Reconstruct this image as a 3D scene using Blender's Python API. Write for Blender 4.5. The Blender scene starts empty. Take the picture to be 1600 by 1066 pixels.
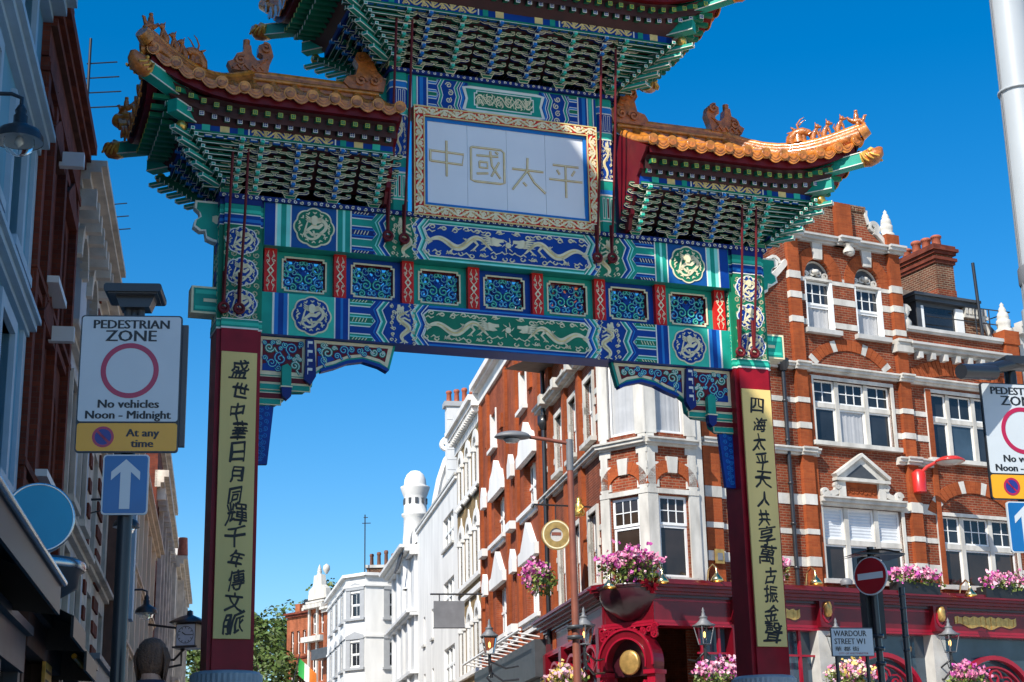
import bpy, math, random
from math import sin, cos, pi, radians, sqrt, atan2, floor
from mathutils import Vector, Matrix
random.seed(7)
S = bpy.context.scene
C = S.collection
# ------------------------------------------------------------------ camera (eye at the origin, z is measured from the eye)
PITCH, ROLL = 0.2842, -0.0219
_F = Vector((0, cos(PITCH), sin(PITCH))); _u = Vector((0, -sin(PITCH), cos(PITCH))); _x = Vector((1, 0, 0))
CX = _x * cos(ROLL) + _u * sin(ROLL); CU = -_x * sin(ROLL) + _u * cos(ROLL)
cam = bpy.data.cameras.new('camera'); cam.sensor_width = 36.0; cam.lens = 2527.41 / 1600 * 36
cam.clip_start = 0.1; cam.clip_end = 3000
camo = bpy.data.objects.new('camera', cam); C.objects.link(camo)
camo.matrix_world = Matrix(((CX.x, CU.x, -_F.x, 0), (CX.y, CU.y, -_F.y, 0), (CX.z, CU.z, -_F.z, 0), (0, 0, 0, 1)))
S.camera = camo
# ------------------------------------------------------------------ sky and sun
SUN_AZ, SUN_EL = radians(211), radians(42)          # compass from +Y towards +X
w = bpy.data.worlds.new('World'); S.world = w; w.use_nodes = True
nt = w.node_tree; nt.nodes.clear()
sky = nt.nodes.new('ShaderNodeTexSky'); sky.sky_type = 'NISHITA'; sky.sun_disc = False
sky.sun_elevation = SUN_EL; sky.sun_rotation = SUN_AZ
sky.air_density = 1.0; sky.dust_density = 0.7; sky.ozone_density = 3.0; sky.altitude = 50
hs = nt.nodes.new('ShaderNodeHueSaturation'); hs.inputs['Saturation'].default_value = 1.47
bg = nt.nodes.new('ShaderNodeBackground'); bg.inputs['Strength'].default_value = 0.097
out = nt.nodes.new('ShaderNodeOutputWorld')
nt.links.new(sky.outputs[0], hs.inputs['Color']); nt.links.new(hs.outputs[0], bg.inputs['Color']); nt.links.new(bg.outputs[0], out.inputs[0])
sl = bpy.data.lights.new('sun', 'SUN'); sl.energy = 3.7; sl.angle = radians(0.5); sl.color = (1.0, 0.95, 0.86)
so = bpy.data.objects.new('sun', sl); C.objects.link(so)
so.rotation_euler = Vector((-sin(SUN_AZ) * cos(SUN_EL), -cos(SUN_AZ) * cos(SUN_EL), -sin(SUN_EL))).to_track_quat('-Z', 'Y').to_euler()
so.location = (-20, -30, 60)
S.view_settings.view_transform = 'Standard'; S.view_settings.look = 'None'; S.view_settings.gamma = 1.0
S.view_settings.exposure = 0.8; S.view_settings.use_curve_mapping = False

# ------------------------------------------------------------------ materials
M = {}
def _mat(name):
    m = bpy.data.materials.new(name); m.use_nodes = True; n = m.node_tree
    return m, n, n.nodes['Principled BSDF']
def mat(name, col, rough=0.55, metal=0.0, var=0.12, scale=3.0, bump=0.0, bscale=30.0, coat=0.0, streak=0.0, spec=0.5):
    m, n, b = _mat(name)
    b.inputs['Roughness'].default_value = rough; b.inputs['Metallic'].default_value = metal
    b.inputs['Coat Weight'].default_value = coat; b.inputs['Coat Roughness'].default_value = 0.08
    b.inputs['Specular IOR Level'].default_value = spec
    tc = n.nodes.new('ShaderNodeTexCoord')
    nz = n.nodes.new('ShaderNodeTexNoise'); nz.inputs['Scale'].default_value = scale; nz.inputs['Detail'].default_value = 6
    if streak:
        mp = n.nodes.new('ShaderNodeMapping'); mp.inputs['Scale'].default_value = (1, 1, streak)
        n.links.new(tc.outputs['Object'], mp.inputs[0]); n.links.new(mp.outputs[0], nz.inputs['Vector'])
    else: n.links.new(tc.outputs['Object'], nz.inputs['Vector'])
    rp = n.nodes.new('ShaderNodeValToRGB')
    rp.color_ramp.elements[0].position = 0.3; rp.color_ramp.elements[1].position = 0.7
    rp.color_ramp.elements[0].color = tuple(c * (1 - var) for c in col) + (1,)
    rp.color_ramp.elements[1].color = tuple(min(1, c * (1 + var * 0.7)) for c in col) + (1,)
    n.links.new(nz.outputs[0], rp.inputs[0]); n.links.new(rp.outputs[0], b.inputs['Base Color'])
    if bump:
        n2 = n.nodes.new('ShaderNodeTexNoise'); n2.inputs['Scale'].default_value = bscale; n2.inputs['Detail'].default_value = 4
        n.links.new(tc.outputs['Object'], n2.inputs['Vector'])
        bp = n.nodes.new('ShaderNodeBump'); bp.inputs['Strength'].default_value = bump; bp.inputs['Distance'].default_value = 0.02
        n.links.new(n2.outputs[0], bp.inputs['Height']); n.links.new(bp.outputs[0], b.inputs['Normal'])
    M[name] = m; return m
def brick(name, c1, c2, mortar, bw=0.25, bh=0.085, msize=0.012, var=0.35):
    m, n, b = _mat(name); b.inputs['Roughness'].default_value = 0.85; b.inputs['Specular IOR Level'].default_value = 0.25
    tc = n.nodes.new('ShaderNodeTexCoord'); sx = n.nodes.new('ShaderNodeSeparateXYZ'); n.links.new(tc.outputs['Object'], sx.inputs[0])
    ad = n.nodes.new('ShaderNodeMath'); ad.operation = 'ADD'; n.links.new(sx.outputs[0], ad.inputs[0]); n.links.new(sx.outputs[1], ad.inputs[1])
    cb = n.nodes.new('ShaderNodeCombineXYZ'); n.links.new(ad.outputs[0], cb.inputs[0]); n.links.new(sx.outputs[2], cb.inputs[1])
    bt = n.nodes.new('ShaderNodeTexBrick'); bt.inputs['Scale'].default_value = 1.0
    bt.inputs['Brick Width'].default_value = bw; bt.inputs['Row Height'].default_value = bh; bt.inputs['Mortar Size'].default_value = msize
    bt.inputs['Mortar Smooth'].default_value = 0.2; bt.inputs['Bias'].default_value = -0.1
    bt.inputs['Color1'].default_value = c1 + (1,); bt.inputs['Color2'].default_value = c2 + (1,); bt.inputs['Mortar'].default_value = mortar + (1,)
    n.links.new(cb.outputs[0], bt.inputs['Vector'])
    nz = n.nodes.new('ShaderNodeTexNoise'); nz.inputs['Scale'].default_value = 0.9; nz.inputs['Detail'].default_value = 7; nz.inputs['Roughness'].default_value = 0.65
    n.links.new(tc.outputs['Object'], nz.inputs['Vector'])
    mr = n.nodes.new('ShaderNodeMapRange'); mr.inputs[1].default_value = 0.3; mr.inputs[2].default_value = 0.7
    mr.inputs[3].default_value = 1 - var * 1.15; mr.inputs[4].default_value = 1 + var * 0.35; n.links.new(nz.outputs[0], mr.inputs[0])
    mx = n.nodes.new('ShaderNodeMix'); mx.data_type = 'RGBA'; mx.blend_type = 'MULTIPLY'; mx.inputs[0].default_value = 1.0
    n3 = n.nodes.new('ShaderNodeTexNoise'); n3.inputs['Scale'].default_value = 2.2; n3.inputs['Detail'].default_value = 5; mp = n.nodes.new('ShaderNodeMapping'); mp.inputs['Scale'].default_value = (1, 1, .13)
    n.links.new(tc.outputs['Object'], mp.inputs[0]); n.links.new(mp.outputs[0], n3.inputs['Vector']); m3 = n.nodes.new('ShaderNodeMapRange'); m3.inputs[1].default_value = .35; m3.inputs[2].default_value = .62; m3.inputs[3].default_value = .68; m3.inputs[4].default_value = 1.06; n.links.new(n3.outputs[0], m3.inputs[0])
    mm = n.nodes.new('ShaderNodeMath'); mm.operation = 'MULTIPLY'; n.links.new(mr.outputs[0], mm.inputs[0]); n.links.new(m3.outputs[0], mm.inputs[1])
    n.links.new(bt.outputs['Color'], mx.inputs[6]); n.links.new(mm.outputs[0], mx.inputs[7]); n.links.new(mx.outputs[2], b.inputs['Base Color'])
    bp = n.nodes.new('ShaderNodeBump'); bp.inputs['Strength'].default_value = 0.5; bp.inputs['Distance'].default_value = 0.01; bp.invert = True
    n.links.new(bt.outputs['Fac'], bp.inputs['Height']); n.links.new(bp.outputs[0], b.inputs['Normal'])
    M[name] = m; return m
def glass(name, col, rough=0.04):
    m = mat(name, col, rough, 0, 0.5, 0.7, spec=0.6); return m

mat('teal', (0.014, 0.34, 0.25), 0.42, var=0.2, coat=0.06, spec=0.22); mat('teal_mid', (0.05, 0.58, 0.41), 0.42, coat=0.06, spec=0.22); mat('teal_pale', (0.28, 0.84, 0.72), 0.42, coat=0.06, spec=0.22)
mat('green', (0.012, 0.20, 0.105), 0.42, var=0.2, coat=0.06, spec=0.22)
mat('blue', (0.004, 0.052, 0.30), 0.42, var=0.2, coat=0.06, spec=0.22); mat('blue_mid', (0.018, 0.20, 0.58), 0.42, coat=0.06, spec=0.22); mat('navy', (0.0096, 0.024, 0.168), 0.42, coat=0.06, spec=0.22)
mat('blue_flat', (0.008, 0.09, 0.31), 0.42, coat=0.06, spec=0.22)
mat('cream', (0.86, 0.77, 0.50), 0.45, var=0.12, scale=8, spec=0.2); mat('line', (0.86, 0.86, 0.76), 0.45, var=0.1, spec=0.2); mat('goldline', (0.828, 0.632, 0.26), 0.35, var=0.2, scale=9, spec=0.2)
mat('red', (0.66, 0.018, 0.012), 0.42, coat=0.06, spec=0.22); mat('darkred', (0.15, 0.007, 0.013), 0.42, var=0.25, coat=0.06, spec=0.22); mat('pillar_red', (0.30, 0.006, 0.016), 0.42, var=0.25, coat=0.06, spec=0.22)
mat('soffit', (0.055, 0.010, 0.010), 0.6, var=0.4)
mat('gold', (0.80, 0.50, 0.12), 0.28, 0.85, 0.2); mat('goldpaint', (0.74, 0.40, 0.07), 0.4, 0.3, 0.3, 9, bump=0.3)
mat('rodred', (0.14, 0.010, 0.014), 0.42, coat=0.06, spec=0.22)
mat('tile', (0.66, 0.235, 0.034), 0.25, 0, 0.45, 9, bump=0.35, bscale=22, coat=0.5); mat('tile_brown', (0.50, 0.155, 0.026), 0.3, 0, 0.5, 9, bump=0.6, bscale=25, coat=0.4)
mat('couplet_gold', (0.86, 0.63, 0.23), 0.5, 0.0, 0.12, 1.5, bump=0.08, bscale=60, streak=0.15, spec=0.2); mat('ink', (0.012, 0.010, 0.008), 0.5)
mat('sign_face', (0.84, 0.85, 0.86), 0.3, 0, 0.05, 1.0, coat=0.2)
mat('stone_plinth', (0.36, 0.40, 0.42), 0.45, 0, 0.15, 5)
mat('bracket_green_shaded', (0.008, 0.13, 0.075), 0.5, var=0.25, spec=0.2); mat('bracket_navy_shaded', (0.004, 0.025, 0.14), 0.5, var=0.25, spec=0.2)  # bracket paints darkened to carry the shade under the eaves
mat('yellowgreen', (0.50, 0.52, 0.05), 0.4)
# buildings
brick('brick_orange', (0.31, 0.058, 0.019), (0.18, 0.031, 0.013), (0.30, 0.165, 0.10))
brick('brick_rubbed', (0.39, 0.088, 0.024), (0.31, 0.066, 0.020), (0.36, 0.10, 0.035), msize=0.006, var=0.2)
brick('brick_dark', (0.19, 0.060, 0.030), (0.10, 0.040, 0.026), (0.32, 0.24, 0.16), msize=0.013)
brick('brick_red_bld', (0.36, 0.080, 0.027), (0.28, 0.058, 0.022), (0.36, 0.14, 0.08), msize=0.007)
brick('brick_yellow', (0.38, 0.25, 0.10), (0.26, 0.16, 0.06), (0.30, 0.24, 0.15))
brick('brick_deep_red', (0.24, 0.052, 0.026), (0.15, 0.033, 0.020), (0.14, 0.06, 0.042), msize=0.007)  # deep red brick
brick('brick_far', (0.42, 0.12, 0.05), (0.36, 0.10, 0.04), (0.34, 0.16, 0.1), msize=0.007)
mat('stone_white', (0.58, 0.555, 0.50), 0.75, 0, 0.28, 2.6, bump=0.25, bscale=12, streak=0.3, spec=0.2); mat('stone_grey', (0.50, 0.49, 0.46), 0.75, 0, 0.25, 1.6, bump=0.2, bscale=14)
mat('paint_white', (0.80, 0.80, 0.78), 0.45, 0, 0.06, 1.2); mat('stucco_white', (0.76, 0.75, 0.72), 0.7, 0, 0.14, 1.1, bump=0.08, streak=0.25, spec=0.2)
mat('stucco_grey', (0.64, 0.64, 0.63), 0.7, 0, 0.2, 1.0, bump=0.1, streak=0.25); mat('shutter_grey', (0.36, 0.37, 0.38), 0.6, 0, 0.08)
mat('stucco_blue', (0.14, 0.36, 0.50), 0.7, 0, 0.18, 1.2, streak=0.3, spec=0.2); mat('trim_blue', (0.34, 0.48, 0.58), 0.5, 0, 0.08); mat('stucco_palegrey', (0.52, 0.53, 0.55), 0.7, 0, 0.2, 1.2, streak=0.3, spec=0.2)
mat('stucco_cream', (0.74, 0.61, 0.46), 0.75, 0, 0.22, 1.2, streak=0.3, spec=0.2); mat('stone_dirty', (0.62, 0.53, 0.43), 0.8, 0, 0.3, 1.8, bump=0.2)
mat('brown_board', (0.12, 0.05, 0.03), 0.6, 0, 0.3); mat('slate', (0.07, 0.075, 0.085), 0.6, 0, 0.3, 3); mat('mansard', (0.13, 0.10, 0.075), 0.7, 0, 0.3, 2.5)
glass('pane', (0.022, 0.026, 0.032)); glass('pane_warm', (0.040, 0.027, 0.020)); glass('pane_blue', (0.05, 0.08, 0.11))
mat('curtain', (0.42, 0.42, 0.42), 0.7, 0, 0.1, coat=0.8); mat('blind', (0.60, 0.63, 0.66), 0.6, 0, 0.08, coat=0.5)
mat('maroon', (0.14, 0.003, 0.010), 0.28, 0, 0.25, 2, coat=0.12); mat('maroon_bright', (0.30, 0.005, 0.022), 0.28, 0, 0.15, 2, coat=0.12)
mat('maroon_dark', (0.035, 0.004, 0.009), 0.35, 0, 0.3, coat=0.4)
mat('brass', (0.86, 0.66, 0.30), 0.2, 1.0, 0.15); mat('old_gold', (0.62, 0.38, 0.12), 0.35, 0.6, 0.3, 6, bump=0.2)
mat('black_iron', (0.018, 0.019, 0.022), 0.4, 0, 0.25, coat=0.3); mat('dark_grey', (0.060, 0.065, 0.072), 0.45, 0, 0.2); mat('mid_grey', (0.17, 0.175, 0.185), 0.5, 0, 0.15)
mat('light_grey', (0.40, 0.43, 0.45), 0.4, 0, 0.08); mat('steel', (0.55, 0.58, 0.60), 0.25, 0.9, 0.1)
mat('pot', (0.38, 0.10, 0.05), 0.7, 0, 0.25, 6); mat('pot_dark', (0.16, 0.07, 0.045), 0.7, 0, 0.25, 6)
mat('sign_white', (0.54, 0.58, 0.60), 0.3, 0, 0.04, coat=0.2); mat('sign_amber', (0.78, 0.36, 0.004), 0.3, 0, 0.05, coat=0.2)
mat('sign_black', (0.015, 0.016, 0.018), 0.4); mat('sign_red', (0.40, 0.010, 0.055), 0.3, coat=0.2); mat('stop_red', (0.30, 0.008, 0.014), 0.3, coat=0.3); mat('sign_blue', (0.004, 0.115, 0.33), 0.3, coat=0.2)
mat('sign_navy', (0.02, 0.03, 0.22), 0.3); mat('disc_blue', (0.010, 0.36, 0.56), 0.4, 0, 0.05); mat('lamp_red', (0.55, 0.025, 0.018), 0.3, coat=0.5); mat('post_rust', (0.24, 0.075, 0.045), 0.5, 0, 0.2)
mat('leaf', (0.085, 0.14, 0.022), 0.55, 0, 0.5, 14); mat('leaf_tree', (0.075, 0.11, 0.016), 0.6, 0, 0.5, 1.6); mat('leaf_light', (0.21, 0.25, 0.05), 0.55, 0, 0.4, 14)
mat('pink', (0.68, 0.21, 0.36), 0.5, 0, 0.35, 30); mat('pink_pale', (0.78, 0.46, 0.54), 0.5, 0, 0.2, 30); mat('magenta', (0.50, 0.07, 0.32), 0.5, 0, 0.3, 30); mat('yellow_fl', (0.72, 0.52, 0.12), 0.5, 0, 0.2, 30)
mat('bark', (0.10, 0.075, 0.05), 0.85, 0, 0.3, 5, bump=0.4); mat('asphalt', (0.05, 0.05, 0.052), 0.85, 0, 0.3, 4, bump=0.3, bscale=60); mat('paving', (0.46, 0.43, 0.39), 0.8, 0, 0.2, 3, bump=0.15)
mat('lamp_glass', (0.50, 0.52, 0.50), 0.1, 0, 0.1); mat('skin', (0.45, 0.25, 0.17), 0.5); mat('hair', (0.12, 0.058, 0.03), 0.55, 0, 0.5, 60, bump=0.8, bscale=90, streak=0.12); mat('coat_dark', (0.05, 0.035, 0.05), 0.8); mat('clock_face', (0.50, 0.55, 0.60), 0.4)
mat('flag_green', (0.02, 0.35, 0.06), 0.6); mat('flag_orange', (0.75, 0.20, 0.02), 0.6)
def emit(name, col, s):
    m, n, b = _mat(name); b.inputs['Base Color'].default_value = col + (1,); b.inputs['Emission Color'].default_value = col + (1,); b.inputs['Emission Strength'].default_value = s; M[name] = m
emit('bulb', (1.0, 0.55, 0.15), 2.0)
def clear_glass():
    m, n, b = _mat('lantern_glass'); b.inputs['Base Color'].default_value = (0.9, 0.95, 0.95, 1); b.inputs['Roughness'].default_value = 0.03
    b.inputs['Transmission Weight'].default_value = 1.0; b.inputs['IOR'].default_value = 1.05; M['lantern_glass'] = m
clear_glass()

# ------------------------------------------------------------------ mesh building helpers
class MB:
    """collects faces; .frame maps flat drawing coordinates (u, v, w = towards the viewer) to x, y, z"""
    def __init__(s, mat='cream', y=0.0):
        s.v = []; s.f = []; s.m = []; s.sm = []; s.slots = []; s.setm(mat); s.y = y
        s.frame = lambda u, v, w: (u, s.y - w, v)
    def setm(s, name):
        if name not in s.slots: s.slots.append(name)
        s.cm = s.slots.index(name); return s
    def add(s, vs, fs, smooth=False):
        b = len(s.v); s.v += [tuple(p) for p in vs]
        for f in fs: s.f.append([b + i for i in f]); s.m.append(s.cm); s.sm.append(smooth)
    def box(s, x0, x1, y0, y1, z0, z1):
        s.add([(x0, y0, z0), (x1, y0, z0), (x1, y1, z0), (x0, y1, z0), (x0, y0, z1), (x1, y0, z1), (x1, y1, z1), (x0, y1, z1)],
              [(0, 3, 2, 1), (4, 5, 6, 7), (0, 1, 5, 4), (1, 2, 6, 5), (2, 3, 7, 6), (3, 0, 4, 7)])
    def prism(s, poly, w0, w1, back=True):
        F = s.frame; n = len(poly)
        vs = [F(u, v, w1) for u, v in poly] + [F(u, v, w0) for u, v in poly]
        fs = [list(range(n))] + ([list(range(2 * n - 1, n - 1, -1))] if back else [])
        fs += [(i, i + n, (i + 1) % n + n, (i + 1) % n) for i in range(n)]
        s.add(vs, fs)
    def rect(s, u0, u1, v0, v1, w0, w1): s.prism([(u0, v0), (u1, v0), (u1, v1), (u0, v1)], w0, w1)
    def ring(s, outer, inner, w0, w1):
        F = s.frame; n = len(outer); vs = []
        for w in (w1, w0):
            vs += [F(u, v, w) for u, v in outer] + [F(u, v, w) for u, v in inner]
        fs = []
        for i in range(n):
            j = (i + 1) % n
            fs += [(i, j, n + j, n + i), (2 * n + i, 3 * n + i, 3 * n + j, 2 * n + j), (i, 2 * n + i, 2 * n + j, j), (n + i, n + j, 3 * n + j, 3 * n + i)]
        s.add(vs, fs)
    def ribbon(s, pts, wd, w0, w1, closed=False):
        F = s.frame; n = len(pts); L = []; Rr = []
        for i, (u, v) in enumerate(pts):
            a = pts[(i - 1) % n] if closed or i > 0 else pts[i]; b = pts[(i + 1) % n] if closed or i < n - 1 else pts[i]
            du, dv = b[0] - a[0], b[1] - a[1]; l = sqrt(du * du + dv * dv) or 1e-6
            h = (wd[i] if isinstance(wd, (list, tuple)) else wd) / 2
            L.append((u - dv / l * h, v + du / l * h)); Rr.append((u + dv / l * h, v - du / l * h))
        vs = [F(u, v, w1) for u, v in L] + [F(u, v, w1) for u, v in Rr] + [F(u, v, w0) for u, v in L] + [F(u, v, w0) for u, v in Rr]
        fs = []
        for i in range(n if closed else n - 1):
            j = (i + 1) % n
            fs += [(i, n + i, n + j, j), (i, j, 2 * n + j, 2 * n + i), (n + i, 3 * n + i, 3 * n + j, n + j)]
        if not closed: fs += [(0, 2 * n, 3 * n, n), (n - 1, 2 * n - 1, 4 * n - 1, 3 * n - 1)]
        s.add(vs, fs)
    def tube(s, pts, r, n=8, cap=True):
        P = [Vector(p) for p in pts]; k = len(P); vs = []; ref = None
        for i in range(k):
            t = (P[min(i + 1, k - 1)] - P[max(i - 1, 0)]); t = t.normalized() if t.length > 1e-9 else Vector((0, 0, 1))
            if ref is None: ref = t.cross(Vector((0, 0, 1))) if abs(t.z) < 0.95 else t.cross(Vector((1, 0, 0)))
            a = (ref - t * ref.dot(t)).normalized(); ref = a; b = t.cross(a); rr = r[i] if isinstance(r, (list, tuple)) else r
            for j in range(n):
                q = 2 * pi * j / n; vs.append(P[i] + a * (cos(q) * rr) + b * (sin(q) * rr))
        fs = [(i * n + j, i * n + (j + 1) % n, (i + 1) * n + (j + 1) % n, (i + 1) * n + j) for i in range(k - 1) for j in range(n)]
        s.add(vs, fs, True)
        if cap: s.add(vs[:n], [list(range(n))[::-1]]); s.add(vs[-n:], [list(range(n))])
    def lathe(s, prof, c=(0, 0, 0), n=16, ax='z', a0=0.0, a1=2 * pi):
        full = abs(a1 - a0 - 2 * pi) < 1e-6; m = n if full else n + 1; vs = []
        for r, h in prof:
            for j in range(m):
                q = a0 + (a1 - a0) * j / n; x, y = r * cos(q), r * sin(q)
                vs.append((c[0] + x, c[1] + y, c[2] + h) if ax == 'z' else ((c[0] + x, c[1] + h, c[2] + y) if ax == 'y' else (c[0] + h, c[1] + x, c[2] + y)))
        fs = [(i * m + j, i * m + (j + 1) % m, (i + 1) * m + (j + 1) % m, (i + 1) * m + j) for i in range(len(prof) - 1) for j in range(m if full else n)]
        s.add(vs, fs, True)
    def grid(s, P, smooth=True):
        a, b = len(P), len(P[0]); s.add([p for row in P for p in row], [(i * b + j, i * b + j + 1, (i + 1) * b + j + 1, (i + 1) * b + j) for i in range(a - 1) for j in range(b - 1)], smooth)
    def text(s, txt, u, v, size, w0, w1, align='CENTER', sx=1.0, shear=0.0, off=0.0, rot=0.0, warp=0.0, ph=0.0):
        cu = bpy.data.curves.new('t', 'FONT'); cu.body = txt; cu.size = size; cu.align_x = align; cu.resolution_u = 2; cu.offset = off; cu.shear = shear; cu.fill_mode = 'FRONT'
        o = bpy.data.objects.new('t', cu); C.objects.link(o); bpy.context.view_layer.update()
        me = bpy.data.meshes.new_from_object(o.evaluated_get(bpy.context.evaluated_depsgraph_get()))
        cr, sr = cos(rot), sin(rot); F = s.frame
        vv = [((p.co.x * sx) * cr - p.co.y * sr + u, (p.co.x * sx) * sr + p.co.y * cr + v) for p in me.vertices]
        if warp: vv = [(a + warp * size * (sin((b - v) / size * 6.0 + ph) + .5 * sin((a - u) / size * 9 + ph * 2)), b + warp * size * (sin((a - u) / size * 5.0 + ph * 1.7) + .5 * sin((b - v) / size * 11 + ph))) for a, b in vv]
        nv = len(vv); fs = [list(p.vertices) for p in me.polygons]; cnt = {}
        for f in fs:
            for i in range(len(f)):
                e = (f[i], f[(i + 1) % len(f)]); k = (min(e), max(e)); cnt[k] = cnt.get(k, []) + [e]
        sides = [(e[0][0], e[0][0] + nv, e[0][1] + nv, e[0][1]) for e in cnt.values() if len(e) == 1]
        s.add([F(a, b, w1) for a, b in vv] + [F(a, b, w0) for a, b in vv], fs + sides)
        bpy.data.objects.remove(o); bpy.data.curves.remove(cu); bpy.data.meshes.remove(me)
    def mesh(s, name):
        me = bpy.data.meshes.new(name); me.from_pydata(s.v, [], s.f)
        for n in s.slots: me.materials.append(M[n])
        me.polygons.foreach_set('material_index', s.m); me.polygons.foreach_set('use_smooth', s.sm); me.update(); return me
    def build(s, name, parent=None, loc=None):
        o = bpy.data.objects.new(name, s.mesh(name)); C.objects.link(o); put(o, parent, loc); return o
ROOTZ = {}
def put(o, parent, loc=None):
    """part coordinates use heights measured from the eye, so parts of a root hang lower by the root's own base height"""
    o.parent = parent; dz = -ROOTZ[parent.name] if parent is not None and parent.name in ROOTZ else 0.0
    l = loc or (0, 0, 0); o.location = (l[0], l[1], l[2] + dz)
def tag(o, label=None, cat=None, group=None, kind=None):
    for k, v in (('label', label), ('category', cat), ('group', group), ('kind', kind)):
        if v: o[k] = v
    return o
def thing(name, label, cat, x, y, z, rot=0.0, group=None):
    o = bpy.data.objects.new(name, None); C.objects.link(o); o.location = (x, y, z); o.rotation_euler = (0, 0, rot); o.empty_display_size = 0.3
    ROOTZ[o.name] = z; return tag(o, label, cat, group)
def copy(o, parent=None, loc=None, rz=None, sc=None):
    c = o.copy(); C.objects.link(c)
    if parent is not None: c.parent = parent
    if loc is not None: put(c, parent, loc)
    if rz is not None: c.rotation_euler = (0, 0, rz)
    if sc is not None: c.scale = sc
    for ch in list(o.children): copy(ch, c)
    return c
def ground(y):
    pts = [(-60, -1.4), (2, -1.4), (24, 0.5), (45, 0.9), (120, 1.6), (260, 2.4), (900, 4.0)]
    for (a, b), (c, d) in zip(pts, pts[1:]):
        if y <= c: return b + (d - b) * max(0.0, (y - a) / (c - a))
    return pts[-1][1]
def arc(cx, cy, rx, ry, a0, a1, n): return [(cx + rx * cos(a0 + (a1 - a0) * i / n), cy + ry * sin(a0 + (a1 - a0) * i / n)) for i in range(n + 1)]
def inset_rect(u0, u1, v0, v1, c):  # rectangle with notched corners
    return [(u0 + c, v0), (u1 - c, v0), (u1 - c, v0 + c), (u1, v0 + c), (u1, v1 - c), (u1 - c, v1 - c), (u1 - c, v1), (u0 + c, v1), (u0 + c, v1 - c), (u0, v1 - c), (u0, v0 + c), (u0 + c, v0 + c)]
def spiral(cx, cy, r0, r1, a0, turns, n=14): return [(cx + (r0 + (r1 - r0) * i / n) * cos(a0 + 2 * pi * turns * i / n), cy + (r0 + (r1 - r0) * i / n) * sin(a0 + 2 * pi * turns * i / n)) for i in range(n + 1)]
# =================================================================== the gate
GYAW = 0.3453
GZ = 0.42
gate = thing('ceremonial_gate', 'painted Chinese ceremonial gate with tiled roofs spanning the street on two dark red pillars', 'gate', -0.0235, 24.3316, GZ, GYAW)
def gbuild(mb, name, parent=gate, loc=None): return mb.build(name, parent, loc)

def dragon(mb, P, c, t, w1, flip=1):
    """a running dragon in a box of unit height: P maps (a, b) to drawing coordinates, t is the stroke size"""
    mb.setm(c)
    n = 34; body = []; wd = []
    for i in range(n + 1):
        q = i / n; a = 0.06 + 1.62 * q; b = 0.44 + 0.22 * sin(q * 2 * pi * 1.55 + 0.6) * (0.5 + 0.6 * q) + 0.06 * q
        body.append(P(a, b)); wd.append(t * (0.7 + 3.3 * sin(pi * min(1, q * 0.92 + 0.08)) ** 0.8))
    mb.ribbon(body, wd, 0, w1); mb.setm('goldline'); mb.ribbon(body[4:-2], [x * .22 for x in wd[4:-2]], w1, w1 + .003); mb.setm(c)
    hx, hy = 1.72, 0.60
    mb.prism([P(hx - 0.10, hy + 0.10), P(hx - 0.02, hy + 0.17), P(hx + 0.10, hy + 0.13), P(hx + 0.26, hy + 0.12), P(hx + 0.27, hy + 0.03), P(hx + 0.13, hy), P(hx + 0.22, hy - 0.09), P(hx + 0.10, hy - 0.13), P(hx - 0.06, hy - 0.10)], 0, w1)
    for k in range(5):   # mane
        mb.ribbon([P(hx - 0.06 + .01 * k, hy + 0.10 - 0.05 * k), P(hx - 0.22, hy + 0.20 - 0.07 * k), P(hx - 0.34, hy + 0.22 - 0.08 * k)], [t, t * .8, t * .2], 0, w1)
    for q, dy in ((0.28, -0.30), (0.45, 0.26), (0.68, -0.34), (0.84, -0.28)):   # legs with claws
        a = 0.06 + 1.62 * q; b = 0.44 + 0.22 * sin(q * 2 * pi * 1.55 + 0.6) * (0.5 + 0.6 * q) + 0.06 * q
        k1 = (a + 0.13, b + dy * 0.55); k2 = (a + 0.02 if dy < 0 else a + 0.2, b + dy)
        mb.ribbon([P(a, b), P(*k1), P(*k2)], [t * 2.0, t * 1.4, t * 1.0], 0, w1)
        for e in (-0.09, -0.02, 0.06): mb.ribbon([P(*k2), P(k2[0] + e, k2[1] + (0.08 if dy > 0 else -0.07))], [t * 0.9, t * 0.3], 0, w1)
    for dx, dy in ((-0.16, 0.2), (-0.2, 0.02), (-0.12, -0.12)):   # tail
        mb.ribbon([P(0.08, 0.46), P(0.02 + dx * .3, 0.44 + dy * .6), P(0.10 + dx, 0.44 + dy)], [t * 1.3, t, t * .3], 0, w1)
    for k in range(15):
        a = -0.05 + .148 * k; b = (.9 if k % 2 else .1) + .05 * sin(k * 2.1); mb.ribbon([P(a - .08, b - .03)] + [P(a + .055 * cos(q), b + .055 * sin(q)) for q in [2.6 - .62 * j * (1 if k % 2 else -1) for j in range(9)]], [t * .4] + [t * (.95 - .06 * j) for j in range(9)], 0, w1)
    for a, b in ((0.35, 0.88), (0.75, 0.93), (1.15, 0.9), (0.2, 0.12), (0.62, 0.08), (1.02, 0.1), (1.45, 0.1), (1.4, 0.9), (1.9, 0.92), (1.98, 0.25), (0.05, 0.78), (1.75, 0.22)):   # flame wisps
        mb.ribbon([P(a - 0.12, b - 0.02), P(a - 0.04, b + 0.05), P(a + 0.03, b - 0.02), P(a + 0.12, b + 0.03)], [t * .3, t * .9, t * .8, t * .3], 0, w1)

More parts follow.
